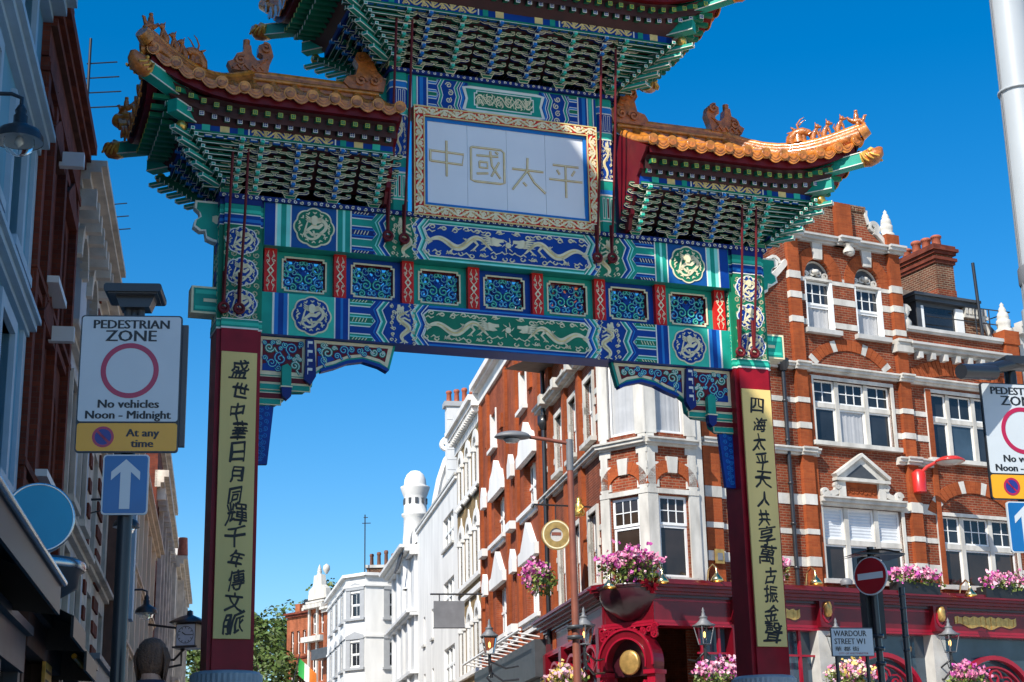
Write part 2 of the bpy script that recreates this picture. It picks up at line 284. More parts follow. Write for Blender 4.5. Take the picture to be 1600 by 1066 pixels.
def coil_dragon(mb, u, v, r, c, w1):
    mb.setm(c); t = r * 0.1
    P = lambda a, b: (u + a * r, v + b * r)
    pts = []
    for i in range(40):
        q = i / 39; ang = pi * 0.5 + 2 * pi * (0.05 + 0.92 * q) * -1.0
        rr = 0.62 + 0.14 * sin(q * 14); pts.append(P(rr * cos(ang) * (1 if q < .8 else 1 - (q - .8) * 1.5), rr * sin(ang) * 0.9 - 0.06))
    mb.ribbon(pts, [t * (2.2 - 1.6 * i / 39) for i in range(40)], 0, w1)
    mb.ribbon([P(0.5, 0.25), P(0.25, 0.02), P(-0.1, 0.05), P(-0.4, -0.2), P(-0.1, -0.45), P(0.25, -0.35)], [t * 1.6, t * 2.2, t * 2.4, t * 2.2, t * 1.6, t], 0, w1)
    mb.prism([P(-0.16, 0.62), P(0, 0.72), P(0.16, 0.62), P(0.2, 0.35), P(0.1, 0.12), P(-0.1, 0.12), P(-0.2, 0.35)], 0, w1 * 1.6)
    for s in (-1, 1):
        for k in range(3): mb.ribbon([P(s * 0.15, 0.5 - .1 * k), P(s * 0.38, 0.6 - .12 * k), P(s * 0.5, 0.72 - .13 * k)], [t, t * .8, t * .2], 0, w1)
        mb.ribbon([P(s * 0.3, -0.3), P(s * 0.62, -0.42), P(s * 0.55, -0.62)], [t * 1.2, t, t * .4], 0, w1)
        mb.ribbon([P(s * 0.7, 0.1), P(s * 0.86, 0.0), P(s * 0.84, -0.2)], [t * .9, t * .8, t * .3], 0, w1)
    for k in range(14):
        q = 2 * pi * k / 14 + .2; mb.ribbon([P(.93 * cos(q - .12), .93 * sin(q - .12)), P(.84 * cos(q), .84 * sin(q)), P(.93 * cos(q + .12), .93 * sin(q + .12))], [t * .6, t * 1.0, t * .3], 0, w1)
    mb.ribbon([P(-0.05, -0.2), P(0.05, -0.6), P(0.0, -0.72)], [t, t * 1.3, t * .4], 0, w1)
def lobed(u, v, r, lobes=8, n=64, ry=1.0): return [(u + r * (1 + 0.055 * abs(cos(lobes * q / 2)) * 1.6 - .05) * cos(q), v + ry * r * (1 + 0.088 * abs(cos(lobes * q / 2)) - .05) * sin(q)) for q in [2 * pi * i / n for i in range(n)]]
def medallion(name, parent, y, u, v, r, inner, rim='cream', ry=1.0, x=0):
    mb = MB(rim, y); mb.frame = lambda a, b, c: (a, y - c, b)
    mb.prism(lobed(u, v, r, ry=ry), 0, 0.012); mb.setm(inner); mb.prism(lobed(u, v, r * 0.92, ry=ry), 0.012, 0.016)
    coil = MB('cream', y); coil.frame = mb.frame
    coil_dragon(mb, u, v, r * 0.86, 'cream', 0.026)
    return gbuild(mb, name, parent)
def scrolls(mb, u0, u1, v0, v1, c, t, w0, w1, k, cross=False):
    """a running vine of alternating spirals filling a strip"""
    mb.setm(c); horiz = (u1 - u0) >= (v1 - v0); L = (u1 - u0) if horiz else (v1 - v0); H = (v1 - v0) if horiz else (u1 - u0)
    cv = lambda al: [(u0 + p[0], v0 + p[1]) if horiz else (u0 + p[1], v0 + p[0]) for p in al]
    n = k * 8; mb.ribbon(cv([(L * i / n, H / 2 + H * .30 * sin(pi * i / 8)) for i in range(n + 1)]), [t * (.7 + .4 * (i % 2)) for i in range(n + 1)], w0, w1)
    for i in range(k):
        a = (i + 0.5) / k * L; s = -1 if i % 2 else 1; r = min(H * 0.25, L / k * 0.36)
        mb.ribbon(cv(spiral(a, H / 2 - s * H * .10, r, r * .15, s * pi / 2, s * 1.4, 14)), [t * (1.0 - .5 * j / 14) for j in range(15)], w0, w1)
        for e in (-1, 1): mb.ribbon(cv([(a + e * L / k * .22, H / 2 - s * H * .12), (a + e * L / k * .34, H / 2 - s * H * .34), (a + e * L / k * .20, H / 2 - s * H * .42)]), [t * .5, t * 1.1, t * .3], w0, w1)

# ---- pillars
NP = [(-.33, .06), (-.27, .06), (-.27, 0), (.27, 0), (.27, .06), (.33, .06), (.33, .60), (.27, .60), (.27, .66), (-.27, .66), (-.27, .60), (-.33, .60)]
def vert_prism(mb, poly, x, z0, z1, sc=1.0):
    mb2 = mb.frame; mb.frame = lambda u, v, wz: (x + u * sc, 0.33 + (v - 0.33) * sc, wz); mb.prism(poly, z0, z1); mb.frame = mb2
COUPLET = {-1: '盛世中華日月同輝千年傳文脈', 1: '四海太平天人共享萬古振金聲'}
def medallion_up(mb, u, v, r):
    mb.setm('line'); mb.prism(lobed(u, v, r, ry=.9), 0.004, 0.012); mb.setm('blue'); mb.prism(lobed(u, v, r * 0.92, ry=.9), 0.012, 0.016); coil_dragon(mb, u, v, r * .88, 'cream', 0.026)
for sx in (-1, 1):
    X = 4.25 * sx
    mb = MB('pillar_red'); vert_prism(mb, NP, X, 2.0, 6.97)
    mb.setm('teal'); vert_prism(mb, NP, X, 6.985, 7.11, 1.02); mb.setm('line'); vert_prism(mb, NP, X, 6.965, 6.99, 1.035); vert_prism(mb, NP, X, 7.11, 7.125, 1.03); mb.setm('teal_mid'); vert_prism(mb, NP, X, 7.02, 7.07, 1.035)
    mb.setm('green'); vert_prism(mb, NP, X, 7.125, 8.60)
    for z0, z1, c, k in ((8.60, 8.615, 'line', 1.025), (8.615, 8.76, 'blue', 1.01), (8.65, 8.70, 'blue_mid', 1.02), (8.76, 8.775, 'line', 1.02), (8.775, 8.93, 'teal', 1.01), (8.80, 8.85, 'teal_mid', 1.02), (8.93, 9.02, 'navy', 1.04)):
        mb.setm(c); vert_prism(mb, NP, X, z0, z1, k)
    p = gbuild(mb, 'pillar')
    q = MB('cream')
    rr = random.Random(5)
    for i in range(3):   # painted vine on the green zone, front and the two sides
        for j in range(12):
            for e in (-1, 1):
                if abs((7.17 + .121 * j - 7.36 + .25) % .495 - .25) > .13: q.ribbon(spiral(X + e * .11, 7.17 + .121 * j, .045, .012, j - e, 1.2, 8), .017, 0, .004)
                q.ribbon(spiral(X + e * (.225 - .02 * (j % 2)), 7.17 + .121 * j, .05, .012, j + e, 1.2, 8), .019, 0, .004)
    for s in (-1, 1):
        q.frame = (lambda s: lambda u, v, ww: (X + s * (.33 + ww), u, v))(s)
        for j in range(12):
            for yy in (.14, .30, .46): q.ribbon(spiral(yy, 7.17 + .121 * j, .05, .01, j, 1.2, 8), .019, 0, .004)
        q.setm('teal_mid')
        for yy in (.1, .22, .38, .54): q.ribbon([(yy, 7.13), (yy, 8.6)], .02, 0, .005)
        q.setm('blue'); 
        for vz in (7.33, 7.83, 8.33): q.prism(lobed(.33, vz, .12), .004, .01)
        q.setm('cream')
    gbuild(q, 'painted_vine', p)
    for vz in (7.36, 7.855, 8.35):
        q = MB(); medallion_up(q, X, vz, .245); gbuild(q, 'dragon_medallion', p)
    q = MB('couplet_gold'); q.rect(X - .262, X + .262, 2.43, 6.60, 0.0, 0.035)
    cp = gbuild(q, 'couplet_panel', p)
    q = MB('ink'); rr = random.Random(3)
    for i, ch in enumerate(COUPLET[sx]):
        u_, v_, s_, r_ = X + rr.uniform(-.03, .02), 6.215 - i * .308, .305 * rr.uniform(.85, 1.14), rr.uniform(-.06, .16); sx_ = rr.uniform(.78, 1.0)
        for k, (du, dv) in enumerate(((0, 0), (.009, -.004), (.003, .007))): q.text(ch, u_ + du, v_ + dv, s_, .035, .038 + .0012 * k, sx=sx_, shear=0.2, rot=r_, warp=.045, ph=i * 1.9 + sx)
    gbuild(q, 'calligraphy', p)
    q = MB('stone_plinth')   # ribbed stone drum
    k = 40; prof = [(.50 + (.012 if i % 2 else 0)) for i in range(k * 2)]
    out = [(X + r * cos(2 * pi * i / (2 * k)), .33 + r * sin(2 * pi * i / (2 * k))) for i, r in enumerate(prof)]
    q.frame = lambda u, v, wz: (u, v, wz); q.prism(out, 1.55, 1.95)
    q.lathe([(.50, 1.95), (.47, 1.985), (.42, 2.0), (.0, 2.0)], (X, .33, 0), 40)
    q.lathe([(.0, GZ - .3), (.66, GZ - .3), (.66, GZ + .25), (.60, GZ + .32), (.53, GZ + .4), (.53, 1.45), (.56, 1.5), (.50, 1.55)], (X, .33, 0), 40)
    gbuild(q, 'plinth')
    # scalloped wing board at the top, outside
    q = MB('line'); w0 = []
    pts = [(.30, 9.02), (.68, 9.02), (.69, 8.90), (.62, 8.84), (.60, 8.76), (.68, 8.70), (.70, 8.60), (.60, 8.53), (.52, 8.54), (.50, 8.42), (.40, 8.38), (.30, 8.36)]
    q.frame = lambda u, v, ww: (X + sx * u, .24 - ww, v); q.prism(pts, -.16, 0); q.setm('teal')
    cxm, cym = .42, 8.75; q.prism([(cxm + (a - cxm) * .88, cym + (b - cym) * .88) for a, b in pts], 0, .006)
    q.setm('cream'); q.prism([(.30, 8.78), (.36, 8.80), (.42, 8.78), (.42, 8.70), (.36, 8.66), (.30, 8.70)], .006, .012); gbuild(q, 'wing_board')
    q = MB('cream'); q.frame = lambda u, v, ww: (X + sx * u, .18 - ww, v)
    q.rect(.30, .70, 7.22, 7.64, -.30, 0); q.setm('teal'); q.rect(.30, .665, 7.25, 7.61, 0, .006); q.setm('teal_mid'); q.rect(.30, .64, 7.28, 7.33, .006, .01); q.rect(.30, .64, 7.52, 7.58, .006, .01)
    q.setm('cream'); q.rect(.30, .52, 7.40, 7.45, .006, .012); gbuild(q, 'beam_stub')

# ---- painted beams
def stripe(mb, u0, u1, v0, v1, c, w1=.006, w0=0.0):
    mb.setm(c); mb.rect(u0, u1, v0, v1, w0, w1)
def chev(mb, u, v0, v1, d, c, t, sx, w):   # zig-zag band
    mb.setm(c); vm = (v0 + v1) / 2; q = (v1 - v0) / 4
    a = [(u, v0), (u + d, v0 + q), (u, vm), (u + d, v1 - q), (u, v1)]
    a = [(u + d * .0, v0), (u + d, v0 + (v1 - v0) * .22), (u + d * .35, vm), (u + d, v1 - (v1 - v0) * .22), (u, v1)]
    L = [(sx * p[0], p[1]) for p in a]; Rr = [(sx * (p[0] + t), p[1]) for p in a]
    for i in range(4): mb.prism([L[i], Rr[i], Rr[i + 1], L[i + 1]], 0, w)
def beam(name, z0, z1, yf, yb, A, Al, B, Bl, field, medfield, medbg, hx=3.92):
    """A/B the two border colours (with their pale versions)"""
    mb = MB(A, yf); mb.box(-hx, hx, yf, yb, z0, z1)
    bm = gbuild(mb, name)
    q = MB(A, yf); H = z1 - z0; vm = (z0 + z1) / 2
    for sx in (-1, 1):
        def st(a, b, c, w=.006, lo=z0 + .004, hi=z1 - .004): stripe(q, min(sx * a, sx * b), max(sx * a, sx * b), lo, hi, c, w)
        st(3.75, 3.91, B); st(3.72, 3.75, 'line', .009); st(3.66, 3.72, Al); st(3.58, 3.66, A); st(3.52, 3.58, Al, .008); st(3.50, 3.52, 'line', .009)
        st(2.80, 3.50, medbg)
        st(2.78, 2.80, 'line', .009); st(2.70, 2.78, A, .006); st(2.66, 2.70, Al, .007); st(2.58, 2.66, A); st(2.56, 2.58, 'line', .009)
        # tongue zone
        st(2.06, 2.56, B if False else A)
        q.setm(B)
        for vv, full in ((z0 + H * .02, 1), (vm, 0), (z1 - H * .02, 1)):
            hh = H * .16
            for c, k, w in (('line', 1.0, .008), (B, .84, .011), (Bl, .55, .013), ('navy' if A == 'teal' else 'green', .38, .015)):
                q.setm(c); h2 = hh * k
                lo, hi = max(z0 + .006, vv - h2), min(z1 - .006, vv + h2)
                q.prism([(sx * 2.555, lo), (sx * 2.555, hi), (sx * (2.24 - .08 * (1 - k)), hi), (sx * (2.15 + .10 * (1 - k)), min(max(vv, lo), hi)), (sx * (2.24 - .08 * (1 - k)), lo)], 0, w)
            q.setm('cream')
            for e in range(5): q.ribbon([(sx * (2.52 - e * .05), max(z0 + .01, vv - hh * .3)), (sx * (2.49 - e * .05), min(z1 - .01, vv + hh * .3))], .013, .015, .018)
        # small panel between zig-zags
        for u, d, c, t, w in ((1.96, .10, 'line', .015, .017), (1.975, .10, B, .06, .016), (2.03, .10, 'line', .015, .017), (2.045, .10, A, .07, .015), (1.50, -.10, 'line', .015, .019), (1.515, -.10, A, .06, .016), (1.575, -.10, 'line', .015, .017), (1.44, -.10, B, .06, .016), (1.425, -.10, 'line', .015, .018)): pass
        base = [(1.30, 'line', .02), (1.32, A, .035), (1.355, Al, .03), (1.385, 'line', .015), (1.40, B, .045), (1.445, Bl, .025), (1.47, 'line', .018)]
        outb = [(1.93, 'line', .018), (1.948, B, .05), (1.998, Bl, .02), (2.018, 'line', .014), (2.032, A, .03), (2.062, Al, .02)]
        q.setm(medfield); q.rect(min(sx * 1.45, sx * 2.0), max(sx * 1.45, sx * 2.0), z0 + .006, z1 - .006, 0, .007)
        for u, c, t in base: chev(q, u, z0 + .005, z1 - .005, .11, c, t, sx, .014)
        for u, c, t in outb: chev(q, u, z0 + .005, z1 - .005, .11, c, t, sx, .014)
    q.setm('line'); q.rect(-1.31, 1.31, z0 + .07, z1 - .07, 0, .010)
    q.prism([(1.305, z0 + .07), (1.40, z0 + H * .24), (1.335, vm), (1.40, z1 - H * .24), (1.305, z1 - .07)], 0, .0155); q.prism([(-1.305, z0 + .07), (-1.40, z0 + H * .24), (-1.335, vm), (-1.40, z1 - H * .24), (-1.305, z1 - .07)], 0, .0155)
    q.setm(Bl); stripe(q, -1.3, 1.3, z0 + .006, z0 + .035, Al, .008); stripe(q, -1.3, 1.3, z1 - .035, z1 - .006, Al, .008)
    gbuild(q, 'painted_border', bm)
    d = MB(field, yf); d.frame = lambda u, v, ww: (u, yf - ww, v); d.prism([(-1.29, z0 + .088), (1.29, z0 + .088), (1.375, z0 + H * .25), (1.315, vm), (1.375, z1 - H * .25), (1.29, z1 - .088), (-1.29, z1 - .088), (-1.375, z1 - H * .25), (-1.315, vm), (-1.375, z0 + H * .25)], .0, .018)
    hh = H - .19
    dragon(d, lambda a, b: (-1.32 + a * hh * 1.25, z0 + .095 + b * hh), 'cream', .0255, .030)
    dragon(d, lambda a, b: (1.32 - a * hh * 1.25, z0 + .095 + b * hh), 'cream', .0255, .030)
    d.setm('cream'); d.prism([(.05 * cos(i * pi / 5), vm + .02 + .05 * sin(i * pi / 5)) for i in range(10)], .018, .03)
    for k in range(6): d.ribbon([(.06 * cos(k), vm + .02 + .06 * sin(k)), (.11 * cos(k + .4), vm + .02 + .13 * sin(k + .4))], [.02, .006], .018, .028)
    gbuild(d, 'dragon_panel', bm)
    for sx in (-1, 1):
        medallion('dragon_medallion', bm, yf - .006, sx * 3.15, vm, H * .455, medfield)
        e = MB('cream', yf); e.frame = lambda u, v, ww: (u, yf - ww, v)
        hh2 = H - .06
        dragon(e, lambda a, b: (sx * (1.50 + b * .42), z0 + .03 + a / 2.0 * hh2), 'cream', .021, .02); gbuild(e, 'small_dragon', bm)
    return bm
beam('upper_beam', 8.33, 9.02, 0.03, .63, 'teal', 'teal_pale', 'blue', 'blue_mid', 'blue', 'green', 'blue_flat')
lowb = beam('lower_beam', 6.96, 7.62, .12, .56, 'blue', 'blue_mid', 'teal', 'teal_pale', 'green', 'blue', 'teal_mid')
# cornice strip with white and blue cloud heads above the upper beam
q = MB('navy', 0.0); q.box(-4.62, 4.62, -.03, .69, 9.02, 9.09); q.y = -.03
for i in range(92):
    u = -4.55 + i * .1; q.setm('line' if i % 2 else 'cream'); q.ribbon(spiral(u, 9.045, .032, .008, i * 1.3, 1.0, 7), .013, 0, .006)
gbuild(q, 'cornice_strip')
# ---- pierced panels and dividers between the beams
for i in range(8):
    u = -3.78 + 1.08 * i
    q = MB('red', .16); q.rect(u - .095, u + .095, 7.62, 8.33, -.34, 0)
    q.setm('cream')
    for s in (-1, 1):
        for b in (-1, 1):
            q.ribbon([(u, 7.975 + b * .06), (u + s * .05, 7.975 + b * .12), (u + s * .015, 7.975 + b * .19), (u + s * .05, 7.975 + b * .25), (u + s * .03, 7.975 + b * .32)], [.014, .014, .012, .012, .006], 0, .006)
            q.ribbon(spiral(u + s * .045, 7.975 + b * .155, .028, .006, 0, 1.2 * s, 8), .009, 0, .006)
            q.ribbon(spiral(u + s * .05, 7.975 + b * .235, .022, .006, 1, 1.2 * s, 8), .008, 0, .006)
    q.ring([(u, 7.90), (u + .055, 7.975), (u, 8.05), (u - .055, 7.975)], [(u, 7.935), (u + .03, 7.975), (u, 8.015), (u - .03, 7.975)], 0, .007)
    gbuild(q, 'red_divider')
for i in range(7):
    u = -3.24 + 1.08 * i; c = 'teal' if i % 2 == 0 else 'blue'
    fr = [(u - .435, 7.63), (u + .435, 7.63), (u + .435, 8.32), (u - .435, 8.32)]
    def o12(a0, a1, b0, b1, cc): return inset_rect(a0, a1, b0, b1, cc)
    q = MB(c, .26)
    inn = o12(u - .345, u + .345, 7.70, 8.25, .04)
    outp = [(u - .435 + .0, 7.63)] * 1
    # frame as a ring with matching corner count
    oo = []
    for (a, b) in inn: oo.append((u - .445 if a < u - .30 else u + .445 if a > u + .30 else a, 7.625 if b < 7.75 else 8.325 if b > 8.20 else b))
    q.ring(oo, inn, -.18, 0)
    q.setm('cream'); q.ring(o12(u - .35, u + .35, 7.695, 8.255, .04), o12(u - .325, u + .325, 7.72, 8.23, .04), 0, .015)
    pf = gbuild(q, 'panel_frame')
    q = MB('blue', .33); rr = random.Random(1)
    q.setm('darkred'); q.ring(o12(u - .35, u + .35, 7.695, 8.255, .04), o12(u - .315, u + .315, 7.73, 8.22, .04), -.05, .03)
    for s in (-1, 1):
        for (a, b, r, t, cc) in ((.09, 7.93, .085, 1.25, 'teal'), (.20, 8.10, .095, -1.3, 'teal'), (.24, 7.88, .085, 1.2, 'blue_mid'), (.09, 8.14, .07, -1.2, 'blue'), (.16, 7.79, .06, 1.3, 'teal'), (.28, 7.99, .06, 1.0, 'teal'), (.04, 7.80, .05, 1.0, 'blue_mid'), (.29, 8.15, .06, 1.1, 'blue_mid'), (.28, 7.77, .05, -1.2, 'teal'), (.04, 8.19, .045, 1.1, 'teal'), (.15, 8.02, .05, 1.1, 'blue')):
            pts = spiral(u + s * a, b, r, r * .18, 1.2 if s > 0 else pi - 1.2, s * t, 14)
            q.setm('navy'); q.ribbon(pts, .050, -.05, .0); q.setm(cc); q.ribbon(pts, .028, 0, .012); q.setm('teal_pale'); q.ribbon(pts, .006, .012, .015)
        q.setm('blue'); q.ribbon([(u + s * .31, 7.75), (u + s * .22, 7.97), (u + s * .31, 8.2)], .035, -.05, .01); q.ribbon([(u + s * .03, 7.73), (u + s * .12, 7.84), (u + s * .02, 8.0), (u + s * .14, 8.2)], .03, -.05, .005)
        q.ribbon([(u, 8.06), (u + s * .16, 8.22)], .03, -.05, .0); q.ribbon([(u + s * .02, 7.86), (u + s * .2, 7.74)], .034, -.05, .0)
    q.prism([(u + .045 * cos(k * pi / 4), 8.02 + .045 * sin(k * pi / 4)) for k in range(8)], -.05, .01)
    gbuild(q, 'pierced_carving', pf)

# ---- carved corner brackets under the lower beam
for sx in (-1, 1):
    Fm = lambda u, v, ww, s=sx: (s * (3.92 - u), .24 - ww, v)    # u runs inwards from the pillar
    q = MB('teal'); q.frame = Fm
    outl = [(0, 6.955), (2.12, 6.955), (2.02, 6.56), (1.86, 6.64), (1.60, 6.70), (1.36, 6.66), (1.16, 6.56), (.98, 6.50), (.84, 6.40), (.82, 6.22), (.70, 6.12), (.42, 6.10), (.40, 5.98), (.28, 5.90), (0, 5.88)]
    q.prism(outl, -.12, 0); q.setm('cream')
    q.prism([(0, 6.95), (2.08, 6.95), (1.99, 6.60), (1.86, 6.68), (1.60, 6.74), (1.36, 6.70), (1.16, 6.60), (.98, 6.54), (.86, 6.44), (.80, 6.36), (0, 6.36)], 0, .01)
    q.setm('darkred'); q.prism([(.06, 6.90), (.66, 6.90), (.66, 6.42), (.06, 6.42)], .01, .014)
    q.prism([(.88, 6.90), (2.0, 6.90), (1.95, 6.68), (1.86, 6.725), (1.60, 6.785), (1.36, 6.745), (1.16, 6.645), (.98, 6.585), (.88, 6.52)], .01, .014)
    for z, c, l in ((6.28, 'darkred', .80), (6.17, 'teal', .78), (6.03, 'darkred', .38), (5.94, 'teal', .34)):
        q.setm('cream'); q.rect(0, l + .015, z - .045, z + .06, 0, .02); q.setm(c); q.rect(0, l, z - .032, z + .045, .02, .026)
    br = gbuild(q, 'corner_bracket')
    q = MB('blue_mid'); q.frame = Fm; rr = random.Random(4); q2 = MB('blue_mid'); q2.frame = Fm; q1 = q
    sp = [(.16, 6.78, .075), (.33, 6.62, .10), (.50, 6.78, .09), (.55, 6.52, .075), (.20, 6.55, .08), (.40, 6.83, .05), (1.05, 6.76, .10), (1.30, 6.82, .075), (1.55, 6.83, .05), (1.78, 6.82, .06), (1.0, 6.64, .06), (1.2, 6.72, .05), (1.9, 6.80, .05), (.3, 6.47, .05)]
    for _ in range(400):
        a, b, r = rr.uniform(.08, 2.0), rr.uniform(6.44, 6.88), rr.uniform(.03, .05)
        if .64 < a < .90 or (a > .9 and b < 6.60 + .12 * min(1, max(0, (a - 1.0) / .5)) + r) or (a < .64 and b < 6.46) or a + r > 1.97: continue
        if all((a - c[0]) ** 2 + (b - c[1]) ** 2 > (r + c[2]) ** 2 * .8 for c in sp): sp.append((a, b, r))
    for i, (a, b, r) in enumerate(sp):
        q = q1 if a < .7 else q2
        pts = spiral(a, b, r, r * .15, i * 1.7, 1.5 * (1 if i % 2 else -1), 16); pts = [(pts[0][0] + r * .6, pts[0][1] - r * .9)] + pts
        q.setm('blue' if i % 3 else 'teal'); q.ribbon(pts, .034, .014, .024); q.setm('teal_pale' if i % 3 else 'line'); q.ribbon(pts, .009, .024, .028)
    q2.setm('blue'); q2.prism([(.9, 6.53), (1.16, 6.66), (1.1, 6.72), (.9, 6.70)], .014, .022); q1.setm('blue'); q1.prism([(.06, 6.42), (.30, 6.42), (.2, 6.56), (.06, 6.52)], .014, .022)
    gbuild(q1, 'scroll_carving', br); gbuild(q2, 'scroll_carving', br)
    q = MB('navy'); q.frame = Fm    # carved stems standing out from the bracket
    q.prism([(.70, 6.93), (.82, 6.93), (.85, 6.6), (.86, 6.36), (.78, 6.22), (.68, 6.30), (.70, 6.6)], .0, .10); q.setm('line')
    for k in range(4): q.rect(.73, .80, 6.86 - .14 * k, 6.90 - .14 * k, .10, .105); q.rect(.725, .735, 6.80 - .14 * k, 6.90 - .14 * k, .10, .105)
    q.setm('teal'); q.prism([(.34, 6.48), (.42, 6.52), (.48, 6.46), (.48, 6.2), (.42, 6.12), (.34, 6.18)], .02, .12); q.setm('navy'); q.prism([(.33, 6.16), (.49, 6.16), (.48, 6.02), (.42, 5.96), (.35, 6.02)], .02, .13); q.setm('cream'); q.rect(.32, .50, 6.155, 6.175, .02, .135)
    q.setm('blue'); q.ribbon([(.95, 6.48), (1.16, 6.55), (1.36, 6.64), (1.60, 6.685), (1.86, 6.62), (2.0, 6.55)], .05, -.12, .02); gbuild(q, 'carved_stem', br)
    q = MB('blue'); q.frame = Fm; q.prism([(0, 5.88), (.25, 5.88), (.17, 5.0), (0, 4.99)], -.09, -.01)
    q.setm('blue_mid')
    for k in range(8):
        for e in (0, 1): q.ribbon(spiral(.055 + .10 * e - .008 * (7 - k) * e, 5.08 + .105 * k + .04 * e, .042, .008, k, 1.4 * (1 if e else -1), 9), .013, -.01, -.002)
    gbuild(q, 'hanging_strip', br)

# ---- upper posts, top beam and the name board
for sx in (-1, 1):
    X = 1.78 * sx; P8 = [(-.15, .05), (-.10, 0), (.10, 0), (.15, .05), (.15, .45), (.10, .5), (-.10, .5), (-.15, .45)]
    def vp(mb, z0, z1, k=1.0): f0 = mb.frame; mb.frame = lambda u, v, wz: (X + u * k, .25 + (v - .25) * k + .06, wz); mb.prism(P8, z0, z1); mb.frame = f0
    q = MB('teal')
    for z0, z1, c, k in ((9.09, 9.30, 'teal', 1), (9.30, 9.32, 'line', 1.03), (9.32, 9.75, 'teal_mid', 1), (9.75, 9.78, 'line', 1.03), (9.78, 9.86, 'blue_mid', 1.01), (9.86, 10.02, 'teal', 1.0), (10.02, 10.05, 'line', 1.03), (10.05, 10.75, 'blue', 1), (10.75, 10.77, 'line', 1.03), (10.77, 10.88, 'teal_mid', 1.01), (10.88, 10.90, 'line', 1.03), (10.90, 11.22, 'blue', 1), (11.22, 11.24, 'line', 1.03), (11.24, 11.34, 'blue_mid', 1.01), (11.34, 11.36, 'line', 1.03), (11.36, 11.50, 'teal', 1)):
        q.setm(c); vp(q, z0, z1, k)
    q.y = .06
    for k in (-.07, 0, .07):
        q.setm('line'); q.rect(X + k - .022, X + k + .022, 10.92, 11.2, 0, .008); q.setm('blue'); q.rect(X + k - .013, X + k + .013, 10.93, 11.19, .008, .011)
        q.setm('line'); q.rect(X + k - .022, X + k + .022, 9.35, 9.72, 0, .008); q.setm('darkred' if k == 0 else 'teal'); q.rect(X + k - .012, X + k + .012, 9.37, 9.7, .008, .011)
    dragon(q, lambda a, b: (X - .1 + b * .2, 10.08 + a * .33), 'cream', .012, .010)
    ps = gbuild(q, 'upper_post')
    q = MB('line'); q.frame = lambda u, v, ww, s=sx: (s * (1.93 + u), .30 - ww, v)
    pts = [(0, 11.48), (.20, 11.48), (.21, 11.40), (.15, 11.36), (.15, 11.29), (.21, 11.24), (.19, 11.16), (.11, 11.15), (.10, 11.06), (0, 11.02)]
    q.prism(pts, -.1, 0); q.setm('teal'); q.prism([(.0 + a * .86, 11.26 + (b - 11.26) * .86) for a, b in pts], 0, .006); gbuild(q, 'wing_board', ps)
q = MB('teal', .08); q.box(-1.64, 1.64, .08, .56, 10.90, 11.50)
tb = gbuild(q, 'top_beam')
q = MB('blue', .08)
for sx in (-1, 1):
    for a, b, c, w in ((1.30, 1.63, 'blue', .006), (1.57, 1.59, 'line', .009), (1.50, 1.56, 'teal_mid', .008), (1.47, 1.49, 'line', .009), (1.38, 1.44, 'blue_mid', .008), (1.30, 1.32, 'line', .009)): stripe(q, min(sx * a, sx * b), max(sx * a, sx * b), 10.92, 11.48, c, w)
    q.setm('blue'); q.rect(min(sx * .62, sx * 1.3), max(sx * .62, sx * 1.3), 10.92, 11.48, 0, .005)
    for vz in (10.94, 11.2, 11.46):
        for c, k, w in (('line', 1, .008), ('blue_mid', .84, .010), ('line', .5, .012), ('green', .36, .014)):
            q.setm(c); h = .085 * k; q.prism([(sx * 1.295, max(10.925, vz - h)), (sx * 1.295, min(11.475, vz + h)), (sx * 1.16, min(11.475, vz + h)), (sx * (1.12 + .04 * (1 - k)), min(11.47, max(10.93, vz))), (sx * 1.16, max(10.925, vz - h))], 0, w)
    for u, c, t in ((1.02, 'line', .012), (1.032, 'teal', .04), (1.072, 'line', .012), (.74, 'line', .012), (.752, 'teal', .04), (.792, 'line', .012), (.66, 'blue_mid', .04), (.70, 'line', .012)): chev(q, u, 10.925, 11.475, .06, c, t, sx, .011)
    q.setm('cream')
    for k in range(4): q.ribbon(spiral(sx * (.92 + .03 * (k % 2)), 11.0 + .13 * k, .055, .01, k, 1.4 * sx, 10), .016, .005, .012)
q.setm('line'); q.prism([(-.72, 11.0), (-.58, 10.97), (.58, 10.97), (.72, 11.0), (.66, 11.2), (.72, 11.4), (.58, 11.43), (-.58, 11.43), (-.72, 11.4), (-.66, 11.2)], 0, .012)
q.setm('teal'); q.prism([(-.66, 11.02), (.66, 11.02), (.62, 11.2), (.66, 11.38), (-.66, 11.38), (-.62, 11.2)], .012, .014)
q.setm('line'); q.prism(inset_rect(-.52, .52, 11.05, 11.36, .04), .014, .017); q.setm('green'); q.prism(inset_rect(-.50, .50, 11.07, 11.34, .04), .017, .020)
scrolls(q, -.5, .5, 11.07, 11.34, 'cream', .022, .02, .027, 6); scrolls(q, -.46, .46, 11.09, 11.32, 'cream', .012, .02, .026, 10)
gbuild(q, 'painted_border', tb)
q = MB('navy', .03); q.box(-1.96, 1.96, .0, .60, 11.50, 11.56)
for i in range(39):
    q.setm('line' if i % 2 else 'cream'); q.y = 0; q.ribbon(spiral(-1.9 + i * .1, 11.53, .026, .006, i * 1.3, 1.0, 7), .011, 0, .006)
gbuild(q, 'cornice_strip')
